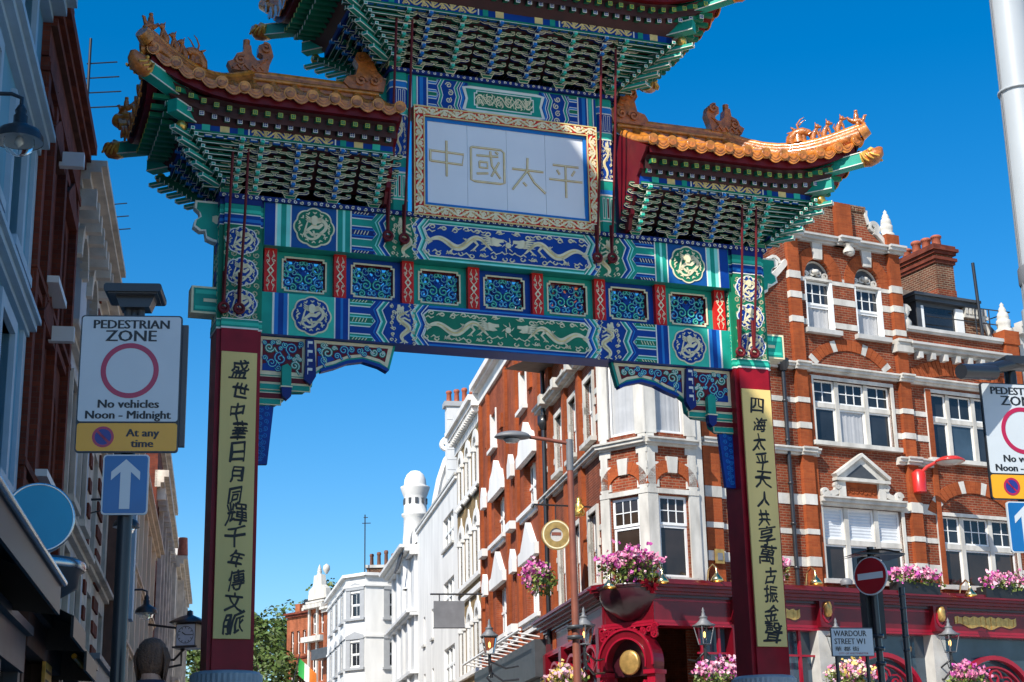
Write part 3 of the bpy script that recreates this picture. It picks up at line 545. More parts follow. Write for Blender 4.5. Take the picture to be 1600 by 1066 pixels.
# name board
q = MB('red', -.05)
def rc(a0, a1, b0, b1): return [(a0, b0), (a1, b0), (a1, b1), (a0, b1)]
q.ring(rc(-1.57, 1.57, 9.05, 10.91), rc(-1.40, 1.40, 9.22, 10.74), -.15, 0)
for a in ((-1.57, 1.57, 9.06, 9.22, 15), (-1.57, 1.57, 10.75, 10.90, 15), (-1.56, -1.41, 9.22, 10.74, 8), (1.41, 1.56, 9.22, 10.74, 8)):
    scrolls(q, a[0], a[1], a[2], a[3], 'cream', .032, 0, .014, a[4]); scrolls(q, a[0] + .03, a[1] - .03, a[2] + .012, a[3] - .012, 'goldline', .018, 0, .010, int(a[4] * 1.6))
q.setm('goldline'); q.ring(rc(-1.575, 1.575, 9.045, 10.915), rc(-1.555, 1.555, 9.065, 10.895), 0, .012); q.ring(rc(-1.415, 1.415, 9.205, 10.755), rc(-1.395, 1.395, 9.225, 10.735), 0, .012)
nb = gbuild(q, 'name_board_frame')
q = MB('blue_mid', -.02); q.ring(rc(-1.40, 1.40, 9.22, 10.74), rc(-1.34, 1.34, 9.28, 10.68), -.02, .0); gbuild(q, 'blue_border', nb)
q = MB('sign_face', .0)
for k in range(4): q.rect(-1.34 + .67 * k + .003, -1.34 + .67 * (k + 1) - .003, 9.28, 10.68, -.03, 0)
fc = gbuild(q, 'name_board_face', nb)
q = MB('goldpaint', .0)
def strokes(cx, cy, sc, L, wd=.034):
    for pts in L:
        P = [(cx + (a - .5) * sc, cy + (b - .5) * sc) for a, b in pts]
        q.setm('goldpaint'); q.ribbon(P, wd, .004, .010); q.setm('cream'); q.ribbon(P, wd * .5, .010, .013)
strokes(-1.02, 10.06, .60, [[(.05, .70), (.05, .38)], [(.02, .70), (.98, .68), (.94, .38), (.06, .40)], [(.5, 1.02), (.5, .0)]])
strokes(-.33, 10.03, .62, [[(.05, .95), (.05, .05), (.15, .02), (.85, .02), (.96, .05), (.96, .9), (.88, .97), (.1, .97), (.05, .95)], [(.2, .75), (.8, .77)], [(.28, .58), (.5, .58), (.5, .42), (.28, .42), (.28, .58)], [(.2, .24), (.52, .28)], [(.58, .9), (.62, .5), (.85, .16)], [(.82, .62), (.6, .2)], [(.72, .9), (.8, .84)]])
strokes(.36, 9.95, .60, [[(.05, .62), (.95, .62)], [(.5, .98), (.48, .6), (.05, .02)], [(.5, .58), (.68, .28), (1.0, .0)], [(.36, .26), (.46, .16)]])
strokes(1.02, 9.93, .58, [[(.12, .92), (.9, .92)], [(.24, .78), (.32, .64)], [(.78, .80), (.68, .64)], [(.0, .48), (1.0, .48)], [(.5, .92), (.5, -.04)]])
gbuild(q, 'gold_characters', nb)
# red end boards beside the posts
for sx in (-1, 1):
    q = MB('darkred'); q.frame = lambda u, v, ww, s=sx: (s * (2.03 + ww), u, v)
    q.prism([(.1, 9.12), (-.15, 9.12), (-.22, 9.3), (-.30, 9.34), (-.30, 9.48), (-.42, 9.54), (-.42, 9.68), (-.56, 9.76), (-.58, 9.9), (-.72, 9.98), (-.74, 10.08), (-.95, 10.2), (-1.0, 10.26), (.1, 10.9), (1.66, 10.26), (1.4, 9.9), (.8, 9.12)], 0, .06); gbuild(q, 'red_end_board')
# =================================================================== bracket sets and roofs
DZ, NT = 0.125, 5
def bracket_mesh(dy, kind):
    """one stepped bracket set: front at y = 0, stepping out towards -y"""
    q = MB('green'); a, b = ('bracket_navy_shaded', 'bracket_green_shaded') if kind else ('bracket_green_shaded', 'bracket_navy_shaded')
    q.setm('green'); q.prism([(-.07, 0), (.07, 0), (.10, .06), (-.10, .06)], -.18, .02); q.setm('cream'); q.ribbon([(-.10, .06), (-.07, 0), (.07, 0), (.10, .06)], .012, .02, .026)
    N2 = 7; dz2 = NT * DZ / N2; dy = dy * NT / N2
    for i in range(N2):
        z = .05 + i * dz2; y = -i * dy - .03
        for W, zz, h in ((.25 + .012 * i, z, .058), (.575 + .008 * i, z + .042, .048)):
            c = a if (i + (W > .3)) % 2 else b
            q.y = y; q.setm(c); H = W / 2
            bo = [(-H, h), (-H, h * .55), (-H + .02, h * .3), (-H + .06, 0), (H - .06, 0), (H - .02, h * .3), (H, h * .55), (H, h), (H - .05, h), (H - .055, h * .55), (-H + .055, h * .55), (-H + .05, h)]
            q.prism(bo, -.06, 0); q.setm('cream'); q.ribbon(bo, .0095, 0, .006, True)
            # lift the last two solids to their height
            n2 = 6 * len(bo)
            for k in range(len(q.v) - n2, len(q.v)): p = q.v[k]; q.v[k] = (p[0], p[1], p[2] + zz)
            for e in (-1, 1):
                q.setm('bracket_green_shaded'); u = e * (H - .04); q.box(u - .035, u + .035, y - .02, y + .05, zz + h, zz + h + .028); q.setm('cream'); q.box(u - .037, u + .037, y - .024, y - .02, zz + h + .002, zz + h + .010)
        q.setm('bracket_navy_shaded' if kind else 'bracket_green_shaded'); q.box(-.034, .034, y - dy - .03, .12, z + .012, z + .062)
        q.setm('line'); q.y = y - dy - .03; q.ring([(-.036, z + .010), (.036, z + .010), (.036, z + .064), (-.036, z + .064)], [(-.022, z + .024), (.022, z + .024), (.022, z + .052), (-.022, z + .052)], 0, .005)
        q.setm('blue_mid' if kind else 'teal_mid'); q.box(-.026, .026, y - dy - .065, y - dy + .02, z - .006, z + .03)
        q.setm('line'); q.box(-.040, -.036, y - dy, .1, z + .012, z + .02); q.box(.036, .040, y - dy, .1, z + .012, z + .02)
    m = q.mesh('bracket_set'); return m
def obj(name, me, parent, loc=(0, 0, 0), rz=0.0, sc=None):
    o = bpy.data.objects.new(name, me); C.objects.link(o); put(o, parent, loc); o.rotation_euler = (0, 0, rz)
    if sc: o.scale = sc
    return o
BM = {}
for dy in (0.124, 0.150):
    for k in (0, 1): BM[(dy, k)] = bracket_mesh(dy, k)

def beast_mesh(kind):
    """ridge ornaments, facing -x, standing on z = 0"""
    q = MB('tile_brown'); q.frame = lambda u, v, ww: (u, -ww, v)
    if kind == 'big':      # big curled-tail ridge dragon
        q.prism([(-.32, 0), (.26, 0), (.28, .14), (.34, .30), (.30, .46), (.20, .52), (.10, .46), (.10, .34), (.17, .30), (.18, .22), (.08, .20), (.0, .30), (-.02, .44), (-.12, .46), (-.14, .32), (-.24, .28), (-.30, .16), (-.38, .12)], -.09, .09)
        for s in (-1, 1):
            q.ribbon(spiral(.21, .42, .085, .02, 2, -1.3, 14), .035, s * .09, s * .13); q.ribbon(spiral(-.18, .16, .09, .02, 1, 1.3, 12), .035, s * .09, s * .13)
            for k in range(4): q.ribbon([(-.30 + .12 * k, .02), (-.24 + .12 * k, .10), (-.18 + .12 * k, .03)], .03, s * .09, s * .12)
            for k in range(4): q.ribbon([(.02 + .05 * k, .05 + .05 * k), (.10 + .05 * k, .10 + .05 * k)], .025, s * .09, s * .115)
        q.tube([(-.08, 0, .42), (-.08, 0, .56)], .055, 10)
    elif kind == 'wing':    # dragon with a tall curled back beside the post
        q.prism([(-.30, 0), (.26, 0), (.30, .2), (.16, .34), (.06, .56), (-.05, .66), (-.18, .64), (-.22, .52), (-.16, .42), (-.2, .24), (-.34, .2), (-.40, .1)], -.10, .10)
        for s in (-1, 1):
            q.ribbon(spiral(-.10, .55, .08, .02, 2, 1.2, 12), .035, s * .1, s * .14); q.ribbon(spiral(-.12, .14, .10, .02, 0, 1.4, 14), .04, s * .1, s * .14); q.ribbon(spiral(.10, .16, .09, .02, 2, -1.4, 12), .035, s * .1, s * .14)
            for k in range(5): q.ribbon([(-.06 + .05 * k, .5 - .08 * k), (.03 + .05 * k, .52 - .08 * k)], .03, s * .1, s * .125)
    elif kind == 'horn':   # horned beast
        q.tube([(.16, 0, 0), (.14, 0, .12), (.04, 0, .22), (-.10, 0, .24), (-.22, 0, .20), (-.27, 0, .17)], [.10, .11, .11, .10, .07, .04], 10)
        q.tube([(.0, 0, .0), (.0, 0, .18)], [.12, .09], 8); q.tube([(-.12, 0, 0), (-.1, 0, .15)], [.05, .06], 8)
        for s in (-1, 1):
            q.tube([(-.02, s * .05, .30), (.0, s * .06, .40), (-.08, s * .07, .50), (-.16, s * .07, .54)], [.02, .018, .014, .006], 6); q.tube([(-.22, s * .05, .14), (-.28, s * .06, .17)], [.035, .02], 6)
            q.tube([(.05, s * .07, .28), (.12, s * .11, .34)], [.035, .012], 6)
        for k in range(4): q.tube([(.08 + .02 * k, 0, .26 - .06 * k), (.22, 0, .26 - .07 * k)], [.04, .01], 6)
    elif kind == 'rider':   # immortal at the very end
        q.tube([(-.14, 0, .0), (-.05, 0, .10), (.08, 0, .10), (.16, 0, .16), (.20, 0, .22)], [.03, .06, .06, .04, .02], 8); q.tube([(-.1, 0, .08), (-.15, 0, .2), (-.19, 0, .2)], [.035, .03, .015], 8)
        q.tube([(.02, 0, .08), (.02, 0, .24), (.02, 0, .29)], [.06, .05, .035], 8); q.lathe([(.001, .36), (.035, .345), (.04, .31), (.001, .28)], (.02, 0, 0), 8); q.tube([(.0, 0, 0), (0, 0, .1)], [.05, .05], 8)
    else:   # sitting beast
        q.tube([(.07, 0, 0), (.07, 0, .08), (.02, 0, .18), (-.02, 0, .25)], [.06, .065, .05, .035], 8); q.tube([(-.07, 0, 0), (-.05, 0, .10), (-.02, 0, .18)], [.025, .025, .035], 7)
        q.lathe([(.001, .35), (.04, .335), (.055, .29), (.04, .25), (.001, .235)], (-.03, 0, 0), 9); q.tube([(-.05, 0, .285), (-.115, 0, .27)], [.035, .022], 7)
        q.tube([(.10, 0, .04), (.15, 0, .12), (.12, 0, .2)], [.02, .02, .008], 6)
        for s in (-1, 1): q.tube([(-.01, s * .03, .33), (.0, s * .045, .38)], [.018, .005], 5)
    return q.mesh('ridge_beast')
BEAST = {k: beast_mesh(k) for k in ('big', 'wing', 'horn', 'rider', 'sit')}
YC = .33
def tri(t): return t
def roof(name, x0, xc, zb, dy, sides, xs, ridge_x, inner):
    """sides: list of mirror signs; x0 inner end, xc outer face of the bracket base, xs bracket positions along the front"""
    O = NT * dy; ze = zb + 1.22 + (.1 if dy > .13 else 0); xe = xc + O + .68 + (.12 if dy > .13 else 0); yo = O + .46 + (.1 if dy > .13 else 0); de = zb + .66 + (.03 if dy > .13 else 0)
    rise = lambda d: .18 * max(0.0, d - (xe - 1.55)) ** 2
    ry = lambda d: .18 * max(0.0, d - (yo + YC - 1.0)) ** 2      # along the short sides
    hy = yo + YC; zr = ze + .78
    root = None
    tm = MB('tile'); ends = MB('tile'); eb = MB('darkred'); rf = MB('line'); beamm = MB('blue'); sof = MB('soffit')
    ridge = MB('tile_brown')
    hipP = {}
    for s in sides:
        def zf(x): return ze + rise(abs(x))
        def yf(x): return -(yo + .10 * min(1, max(0, (abs(x) - (xe - 1.2)) / 1.2)) ** 2)
        def slope(x, t, front=1):   # t 0 at eave, 1 at ridge
            y = yf(x) if front else 2 * YC - yf(x); return (s * x, y + (YC - y) * t, zf(x) + .0 + (zr - zf(x)) * (.62 * t + .38 * t * t))
        n = int(round((xe - x0) / .335)); step = (xe - x0 - .08) / n
        def tmax(x): return 1.0 if x < ridge_x else max(.04, 1 - (x - ridge_x) / (xe - ridge_x))
        for front in (1, 0):
            P = []
            for i in range(13):
                x = x0 + (xe - x0) * i / 12; P.append([slope(x, tmax(x) * j / 6, front) for j in range(7)])
            tm.setm('tile_brown'); tm.grid(P); 
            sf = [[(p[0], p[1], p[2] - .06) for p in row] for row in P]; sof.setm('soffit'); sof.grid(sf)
            for i in range(n + 1):
                x = x0 + .02 + step * i
                pts = [slope(x, tmax(x) * j / 6, front) for j in range(7)]; pts = [(a, b, c + .03) for a, b, c in pts]
                tm.setm('tile'); tm.tube(pts, .075, 8)
                dyv = -1 if front else 1; e = pts[0]
                ends.setm('tile'); ends.tube([(e[0], e[1], e[2]), (e[0], e[1] + dyv * .05, e[2] - .01)], .095, 14); ends.setm('tile_brown'); ends.lathe([(.085, -.0), (.085, .012), (.055, .012), (.055, 0), (.02, 0), (.018, .012), (.001, .014)] if False else [(.078, .0), (.070, -.012 * 1), (.055, 0), (.03, -.004), (.001, -.010)], (e[0], e[1] + dyv * .052, e[2] - .01), 14, 'y')
                if i < n:
                    xm = x + step / 2; em = slope(xm, 0, front); ends.frame = (lambda em, dyv, s=s: lambda u, v, ww: (em[0] + u, em[1] + dyv * (ww + .01), em[2] + v))(em, dyv)
                    sl = (zf(xm + .1) - zf(xm - .1)) / .2 * s
                    pl = [(r_ * cos(a), .02 + r_ * .92 * sin(a) + sl * r_ * cos(a)) for a, r_ in [(pi + pi * k / 10, .150 * (1 + .05 * cos(4 * pi * k / 10))) for k in range(11)]]
                    ends.setm('tile'); ends.prism(pl, 0, .022); ends.setm('tile_brown'); ends.ribbon([(a * .72, .02 + (b - .02) * .72) for a, b in pl], .016, .022, .03); ends.ribbon([(a * .4, .02 + (b - .02) * .4) for a, b in pl], .018, .022, .03)
        # short side
        m = int(round(2 * (hy + .1) / .335)); st2 = 2 * hy / m
        def side(yy, t):
            d = abs(yy); x = xe + .06 * max(0, (d - (hy - 1)) / 1) ** 2; z = ze + ry(d) + (.18 * 1.55 ** 2 - .18) * min(1, (d / hy) ** 4)
            tp = max(.04, 1 - d / hy); xx = x + (ridge_x - x) * t * tp; return (s * xx, YC + yy * (1 - .0 * t), z + (zr - z) * t * tp * (.62 + .38 * t))
        P = [[side(-hy + 2 * hy * i / 12, j / 6) for j in range(7)] for i in range(13)]
        tm.setm('tile_brown'); tm.grid(P); sof.grid([[(p[0], p[1], p[2] - .06) for p in row] for row in P])
        for i in range(m + 1):
            yy = -hy + st2 * i; pts = [side(yy, j / 6) for j in range(7)]; pts = [(a, b, c + .03) for a, b, c in pts]; tm.setm('tile'); tm.tube(pts, .075, 8); e = pts[0]
            ends.setm('tile'); ends.tube([e, (e[0] + s * .05, e[1], e[2] - .01)], .095, 14)
            if i < m:
                em = side(yy + st2 / 2, 0); ends.frame = (lambda em, s=s: lambda u, v, ww: (em[0] + s * (ww + .01), em[1] + u, em[2] + v))(em)
                ends.prism([(.150 * cos(a), .02 + .14 * sin(a)) for a in [pi + pi * k / 10 for k in range(11)]], 0, .022)
        # eave board under the tiles, rafter ends (two rows), frieze beam
        K = 24; xsq = [x0 + (xe - .05 - x0) * i / K for i in range(K + 1)]
        for front in (1, 0):
            g = lambda y: y if front else 2 * YC - y
            eb.setm('darkred'); eb.grid([[(s * x, g(yf(x) + .06), zf(x) - .03), (s * x, g(yf(x) + .07), zf(x) - .16)] for x in xsq], False); eb.grid([[(s * x, g(yf(x) + .07), zf(x) - .16), (s * x, g(yf(x) + .20), zf(x) - .15)] for x in xsq], False)
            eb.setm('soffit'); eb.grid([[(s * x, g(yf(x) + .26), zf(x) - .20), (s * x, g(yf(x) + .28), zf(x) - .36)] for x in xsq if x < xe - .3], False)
            nr = int((xe - x0 - .25) / .19)
            for i in range(nr):
                x = x0 + .10 + .19 * i; c = rise(x); 
                fan = max(0, x - (xc + O)) * .35
                for row, (yy, zz, hh, col) in enumerate(((yf(x) + .14, ze - .27 + c * .95, .036, 'yellowgreen'), (yf(x) + .32, ze - .37 + c * .75, .036, 'line'))):
                    xb = x - fan - .15 * (fan > 0)
                    rf.setm('green'); a0 = Vector((s * x, yy, zz)); a1 = Vector((s * (x if fan <= 0 else x - .55), yy + .55, zz + .12))
                    rf.setm('green'); vs = []
                    for p in (a0, a1):
                        for du, dv in ((-hh, -hh), (hh, -hh), (hh, hh), (-hh, hh)): vs.append((p.x + du, g(p.y), p.z + dv))
                    rf.add(vs, [(0, 1, 5, 4), (1, 2, 6, 5), (2, 3, 7, 6), (3, 0, 4, 7)])
                    rf.setm(col); dv2 = -1 if front else 1; yq = g(yy); rf.box(s * x - hh, s * x + hh, yq - .004, yq + .004, zz - hh, zz + hh)
                    rf.setm('green' if row == 0 else 'blue'); 
                    for du in (-.4, .4):
                        for dvv in (-.4, .4): rf.box(s * x + (du - .28) * hh, s * x + (du + .28) * hh, yq + dv2 * .008 - .002, yq + dv2 * .008 + .002, zz + (dvv - .28) * hh, zz + (dvv + .28) * hh)
            beamm.setm('blue'); y1 = g(-O); xa = min(s * x0, s * (xc + O)); xb2 = max(s * x0, s * (xc + O)); beamm.box(xa, xb2, min(y1, y1 + (.1 if front else -.1)), max(y1, y1 + (.1 if front else -.1)), de, de + .20)
            if front:
                beamm.y = -O; beamm.frame = lambda u, v, ww: (u, -O - ww, v); L0, L1 = x0 + .05, xc + O - .05
                mid = (L0 + L1) / 2
                for u, c, wd in ((mid - .78, 'teal', .09), (mid + .78, 'teal', .09), (mid - .66, 'line', .02), (mid + .66, 'line', .02), (mid - 1.02, 'goldline', .14), (mid + 1.02, 'goldline', .14), (mid + 1.3, 'teal_mid', .12), (mid - 1.3, 'teal_mid', .12)):
                    if L0 < u - wd / 2 and u + wd / 2 < L1: beamm.setm(c); beamm.rect(min(s * (u - wd / 2), s * (u + wd / 2)), max(s * (u - wd / 2), s * (u + wd / 2)), de + .03, de + .17, 0, .006)
                scrolls(beamm, min(s * (mid - .62), s * (mid + .62)), max(s * (mid - .62), s * (mid + .62)), de + .02, de + .18, 'goldline', .026, 0, .01, 8)
                for k in range(int((L1 - L0) / .17)): beamm.setm('line'); beamm.rect(s * (L0 + .17 * k + .05) - .045, s * (L0 + .17 * k + .05) + .045, de - .028, de - .012, 0, .006); beamm.setm('blue_flat'); beamm.rect(s * (L0 + .17 * k + .05) - .06, s * (L0 + .17 * k + .05) + .06, de - .05, de, -.03, .002)
            # stepped longitudinal rails between the bracket sets and the dark boards behind them
            for i in (5,):
                sof.setm('green' if i % 2 else 'teal'); yy = g(-i * dy - .03); z = zb + .05 + i * DZ - .02; L = xc + i * dy + .02
                sof.box(min(s * x0, s * L), max(s * x0, s * L), min(yy, yy + (.05 if front else -.05)), max(yy, yy + (.05 if front else -.05)), z, z + .042)
                sof.setm('line'); yl = yy - .003 if front else yy + .003; sof.box(min(s * x0, s * L), max(s * x0, s * L), yl - .003, yl + .003, z, z + .007)
            sof.setm('soffit'); ya, yb = g(.12), g(-O + .03); xa1, xb1 = xc - .1, xc + O
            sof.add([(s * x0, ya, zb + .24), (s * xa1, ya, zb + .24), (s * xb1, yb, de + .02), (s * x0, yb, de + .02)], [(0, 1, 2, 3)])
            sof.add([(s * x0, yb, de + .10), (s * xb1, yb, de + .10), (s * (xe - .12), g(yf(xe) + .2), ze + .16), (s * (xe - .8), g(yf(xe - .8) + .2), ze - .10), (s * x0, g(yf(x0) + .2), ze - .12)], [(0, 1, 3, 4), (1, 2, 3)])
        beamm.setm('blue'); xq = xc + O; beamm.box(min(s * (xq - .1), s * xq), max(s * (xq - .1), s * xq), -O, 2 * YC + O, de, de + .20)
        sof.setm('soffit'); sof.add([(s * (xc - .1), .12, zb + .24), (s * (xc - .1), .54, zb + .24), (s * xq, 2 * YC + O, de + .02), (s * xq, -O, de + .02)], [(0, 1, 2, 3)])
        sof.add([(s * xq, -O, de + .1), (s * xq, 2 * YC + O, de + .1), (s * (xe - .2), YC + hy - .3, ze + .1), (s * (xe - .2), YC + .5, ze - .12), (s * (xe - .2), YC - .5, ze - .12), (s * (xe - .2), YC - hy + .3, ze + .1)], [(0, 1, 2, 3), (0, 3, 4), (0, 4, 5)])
        ns = int(2 * (hy - .3) / .19)
        for i in range(ns):
            yy = YC - hy + .35 + .19 * i; d = abs(yy - YC); zz0 = side(yy - YC, 0)[2]
            for row, (xx, dzz, col) in enumerate(((xe - .14, -.27, 'yellowgreen'), (xe - .32, -.37, 'line'))):
                rf.setm('green'); zq = zz0 + dzz; rf.box(min(s * (xx - .5), s * xx), max(s * (xx - .5), s * xx), yy - .036, yy + .036, zq - .036, zq + .036); rf.setm(col); rf.box(s * xx - .004, s * xx + .004, yy - .034, yy + .034, zq - .034, zq + .034)
        eb.setm('darkred'); Ys = [-hy + 2 * hy * i / 16 for i in range(17)]
        eb.grid([[(side(v, 0)[0] - s * .06, YC + v, side(v, 0)[2] - .03), (side(v, 0)[0] - s * .07, YC + v, side(v, 0)[2] - .16)] for v in Ys], False); eb.grid([[(side(v, 0)[0] - s * .07, YC + v, side(v, 0)[2] - .16), (side(v, 0)[0] - s * .22, YC + v, side(v, 0)[2] - .16)] for v in Ys], False)
        # corner: stacked crossing arms, diagonal beams, golden knob, dragon-head end
        for front in (1, 0):
            g = lambda y: y if front else 2 * YC - y
            cm = MB('teal')
            for i in range(NT):
                z = zb + .05 + i * DZ; e = .24
                for k in range(2):
                    yy = -i * dy - .05 - .06 * k; zz = z + .06 * k; xx = xc + i * dy + .05 + .06 * k
                    cm.setm('bracket_green_shaded')
                    y1, y2 = sorted((g(yy), g(yy + .05))); xA, xB = sorted((s * (xc - .2), s * (xx + e))); cm.box(xA, xB, y1, y2, zz, zz + .045)
                    y1, y2 = sorted((g(yy - e), g(.2))); xA, xB = sorted((s * (xx - .05), s * xx)); cm.box(xA, xB, y1, y2, zz, zz + .045)
                    cm.setm('line'); yv = g(yy - .003); xA, xB = sorted((s * (xc - .2), s * (xx + e))); cm.box(xA, xB, yv - .003, yv + .003, zz, zz + .009); cm.box(s * (xx + e) - .004, s * (xx + e) + .004, min(g(yy), g(yy + .05)) - .003, max(g(yy), g(yy + .05)) + .003, zz - .003, zz + .048); cm.setm('teal'); xE = s * (xx + e + .006); cm.box(xE - .004, xE + .004, min(g(yy), g(yy + .05)) + .007, max(g(yy), g(yy + .05)) - .007, zz + .008, zz + .037); cm.setm('line')
                    xv = s * (xx + .003); y1, y2 = sorted((g(yy - e), g(.2))); cm.box(xv - .003, xv + .003, y1, y2, zz, zz + .009); cm.box(min(s * (xx - .05), s * xx) - .003, max(s * (xx - .05), s * xx) + .003, g(yy - e) - .004, g(yy - e) + .004, zz - .003, zz + .048); cm.setm('teal'); yE = g(yy - e - .006); cm.box(min(s * (xx - .05), s * xx) + .007, max(s * (xx - .05), s * xx) - .007, yE - .004, yE + .004, zz + .008, zz + .037); cm.setm('line')
                # diagonal arm
                a0 = Vector((s * (xc - .2), g(.2), z + .04)); r = (i + 1) * dy * 1.0 + .26; a1 = Vector((s * (xc + r), g(-r), z + .04)); n_ = Vector((s, 1 if front else -1, 0)).normalized() * .042
                n_ = Vector((1, s * (1 if front else -1), 0)).normalized() * .045
                cm.setm('teal'); cm.add([a0 + n_ + Vector((0, 0, -.04)), a1 + n_ + Vector((0, 0, -.015)), a1 - n_ + Vector((0, 0, -.015)), a0 - n_ + Vector((0, 0, -.04)), a0 + n_ + Vector((0, 0, .04)), a1 + n_ + Vector((0, 0, .04)), a1 - n_ + Vector((0, 0, .04)), a0 - n_ + Vector((0, 0, .04))], [(0, 1, 2, 3), (4, 5, 6, 7), (0, 1, 5, 4), (1, 2, 6, 5), (2, 3, 7, 6)])
                cm.setm('line')
                for e2 in (-1, 1): cm.tube([a0 + n_ * e2 * 1.02 + Vector((0, 0, -.03)), a1 + n_ * e2 * 1.02 + Vector((0, 0, -.012))], .008, 5)
                cm.tube([a1 + n_ + Vector((0, 0, .04)), a1 + n_ + Vector((0, 0, -.015)), a1 - n_ + Vector((0, 0, -.015)), a1 - n_ + Vector((0, 0, .04))], .008, 5)
            # big corner beams
            cz = ze + .18 * 1.55 ** 2 - .16
            c0 = Vector((s * (xc - .1), g(.1), de + .22)); c1 = Vector((s * (xc + O + .28), g(-O - .28), de + .26)); c2 = Vector((s * (xe + .04), g(yf(xe) - .04), cz - .20)); nn = Vector((1, s * (1 if front else -1), 0)).normalized() * .085
            for (p0, p1, hb, ht) in ((c0, c1, -.10, .10), (c0 + Vector((0, 0, .2)), c2, -.10, .12)):
                cm.setm('teal'); vs = [p0 + nn + Vector((0, 0, hb)), p1 + nn + Vector((0, 0, hb)), p1 - nn + Vector((0, 0, hb)), p0 - nn + Vector((0, 0, hb)), p0 + nn + Vector((0, 0, ht)), p1 + nn + Vector((0, 0, ht)), p1 - nn + Vector((0, 0, ht)), p0 - nn + Vector((0, 0, ht))]
                cm.add(vs, [(0, 1, 2, 3), (4, 5, 6, 7), (0, 1, 5, 4), (1, 2, 6, 5), (2, 3, 7, 6), (0, 3, 7, 4)]); cm.setm('line')
                for e2 in (-1, 1):
                    cm.tube([p0 + nn * e2 * 1.03 + Vector((0, 0, hb + .012)), p1 + nn * e2 * 1.03 + Vector((0, 0, hb + .012))], .011, 5); cm.tube([p0 + nn * e2 * 1.03 + Vector((0, 0, ht - .012)), p1 + nn * e2 * 1.03 + Vector((0, 0, ht - .012))], .011, 5)
            for k in range(9):   # blue and white chevrons on the underside of the upper corner beam
                q0 = c2 + (c0 + Vector((0, 0, .2)) - c2) * (.03 + .055 * k) + Vector((0, 0, -.083)); d = (c0 - c2).normalized()
                cm.setm('blue' if k % 2 else 'line'); cm.add([q0 + nn * .98, q0 + d * .09, q0 - nn * .98, q0 - nn * .98 + d * .08, q0 + d * .17, q0 + nn * .98 + d * .08], [(0, 1, 4, 5), (1, 2, 3, 4)])
            cm.setm('gold'); kb = Vector((s * (xc + O + .12), g(-O - .12), de + .02)); cm.lathe([(.001, .085), (.05, .075), (.085, .02), (.085, -.02), (.06, -.07), (.001, -.085)], kb, 14)
            # dragon-head cap (glazed)
            dd = Vector((s, -1 if front else 1, 0)).normalized(); hp = c2 - dd * .02
            cm.setm('tile_brown'); cm.tube([hp + dd * t + Vector((0, 0, z_)) for t, z_ in ((0, -.0), (.10, .01), (.20, .04), (.28, .10), (.31, .17))], [.125, .15, .145, .10, .04], 12)
            up = Vector((0, 0, 1)); cm.setm('goldpaint'); cm.tube([hp - dd * .01, hp + dd * .10 + up * .02], [.13, .145], 12)
            for e2 in (-1, 1):
                for k in range(3): cm.tube([hp + nn * e2 * 1.7 + dd * (.02 + .07 * k) + up * (.05), hp + nn * e2 * 1.9 + dd * (.06 + .08 * k) + up * (-.04 + .02 * k), hp + nn * e2 * 1.3 + dd * (.12 + .09 * k) + up * (-.08 + .03 * k)], .02, 6)
                cm.lathe([(.001, .03), (.03, .01), (.03, -.01), (.001, -.03)], hp + nn * e2 * 1.7 + dd * .16 + up * .09, 8)
            cm.tube([hp + dd * .05 + up * .1, hp + dd * .16 + up * .17, hp + dd * .22 + up * .14], [.05, .045, .02], 8)
            hipP[(s, front, 'corner')] = cm
        # ridges: main ridge and two hips
        ridge.setm('tile_brown')
        ridge.box(min(s * x0, s * ridge_x), max(s * x0, s * ridge_x), YC - .09, YC + .09, zr - .05, zr + .14); ridge.setm('tile'); ridge.tube([(s * x0, YC, zr + .16), (s * ridge_x, YC, zr + .16)], .08, 8); ridge.tube([(s * x0, YC - .1, zr + .05), (s * ridge_x, YC - .1, zr + .05)], .035, 6)
        for front in (1, 0):
            g = lambda y: y if front else 2 * YC - y
            e = Vector((s * (xe + .02), g(yf(xe) - .02), ze + .18 * 1.55 ** 2 + .10)); b = Vector((s * (ridge_x - .05), g(YC), zr + .05)); pts = []
            for i in range(11):
                t = i / 10; p = b.lerp(e, t); p.z = b.z + (e.z - b.z) * t - .34 * sin(pi * t) * (1 - .25 * t); pts.append(p)
            ridge.setm('tile'); ridge.tube([p + Vector((0, 0, .13)) for p in pts], .075, 8); ridge.setm('tile_brown'); ridge.tube(pts, .11, 8); ridge.tube([p + Vector((0, 0, .07)) for p in pts], .09, 8)
            ridge.setm('tile'); ridge.tube([pts[-1] + Vector((0, 0, .02)), pts[-1] + (pts[-1] - pts[-2]).normalized() * .14 + Vector((0, 0, .06))], [.14, .11], 12)
            hipP[(s, front, 'pts')] = pts
    tr = gbuild(tm, name); gbuild(ends, 'tile_end_row', tr); gbuild(eb, 'eave_board', tr); gbuild(rf, 'rafter_row', tr); gbuild(beamm, 'eave_beam', tr); gbuild(sof, 'soffit', tr); gbuild(ridge, 'ridge', tr)
    for s in sides:
        for front in (1, 0):
            gbuild(hipP[(s, front, 'corner')], 'corner_beam', tr)
            pts = hipP[(s, front, 'pts')]; g = (lambda y: y) if front else (lambda y: 2 * YC - y)
            d = pts[-1] - pts[3]; rz = atan2(d.y, d.x) + pi
            if front or s in (-1, 1):
                for t, kd in ((9.9, 'rider'), (8.7, 'sit'), (7.7, 'sit'), (6.9, 'sit'), (5.6, 'horn')):
                    i = int(t); p = pts[i].lerp(pts[min(10, i + 1)], t - i) + Vector((0, 0, .18)); obj('ridge_beast', BEAST[kd], tr, p, rz, (.85, .85, .8))
        obj('ridge_dragon', BEAST['big'], tr, (s * (ridge_x - .02), YC, zr + .18), 0 if s < 0 else pi, (1, 1, 1))
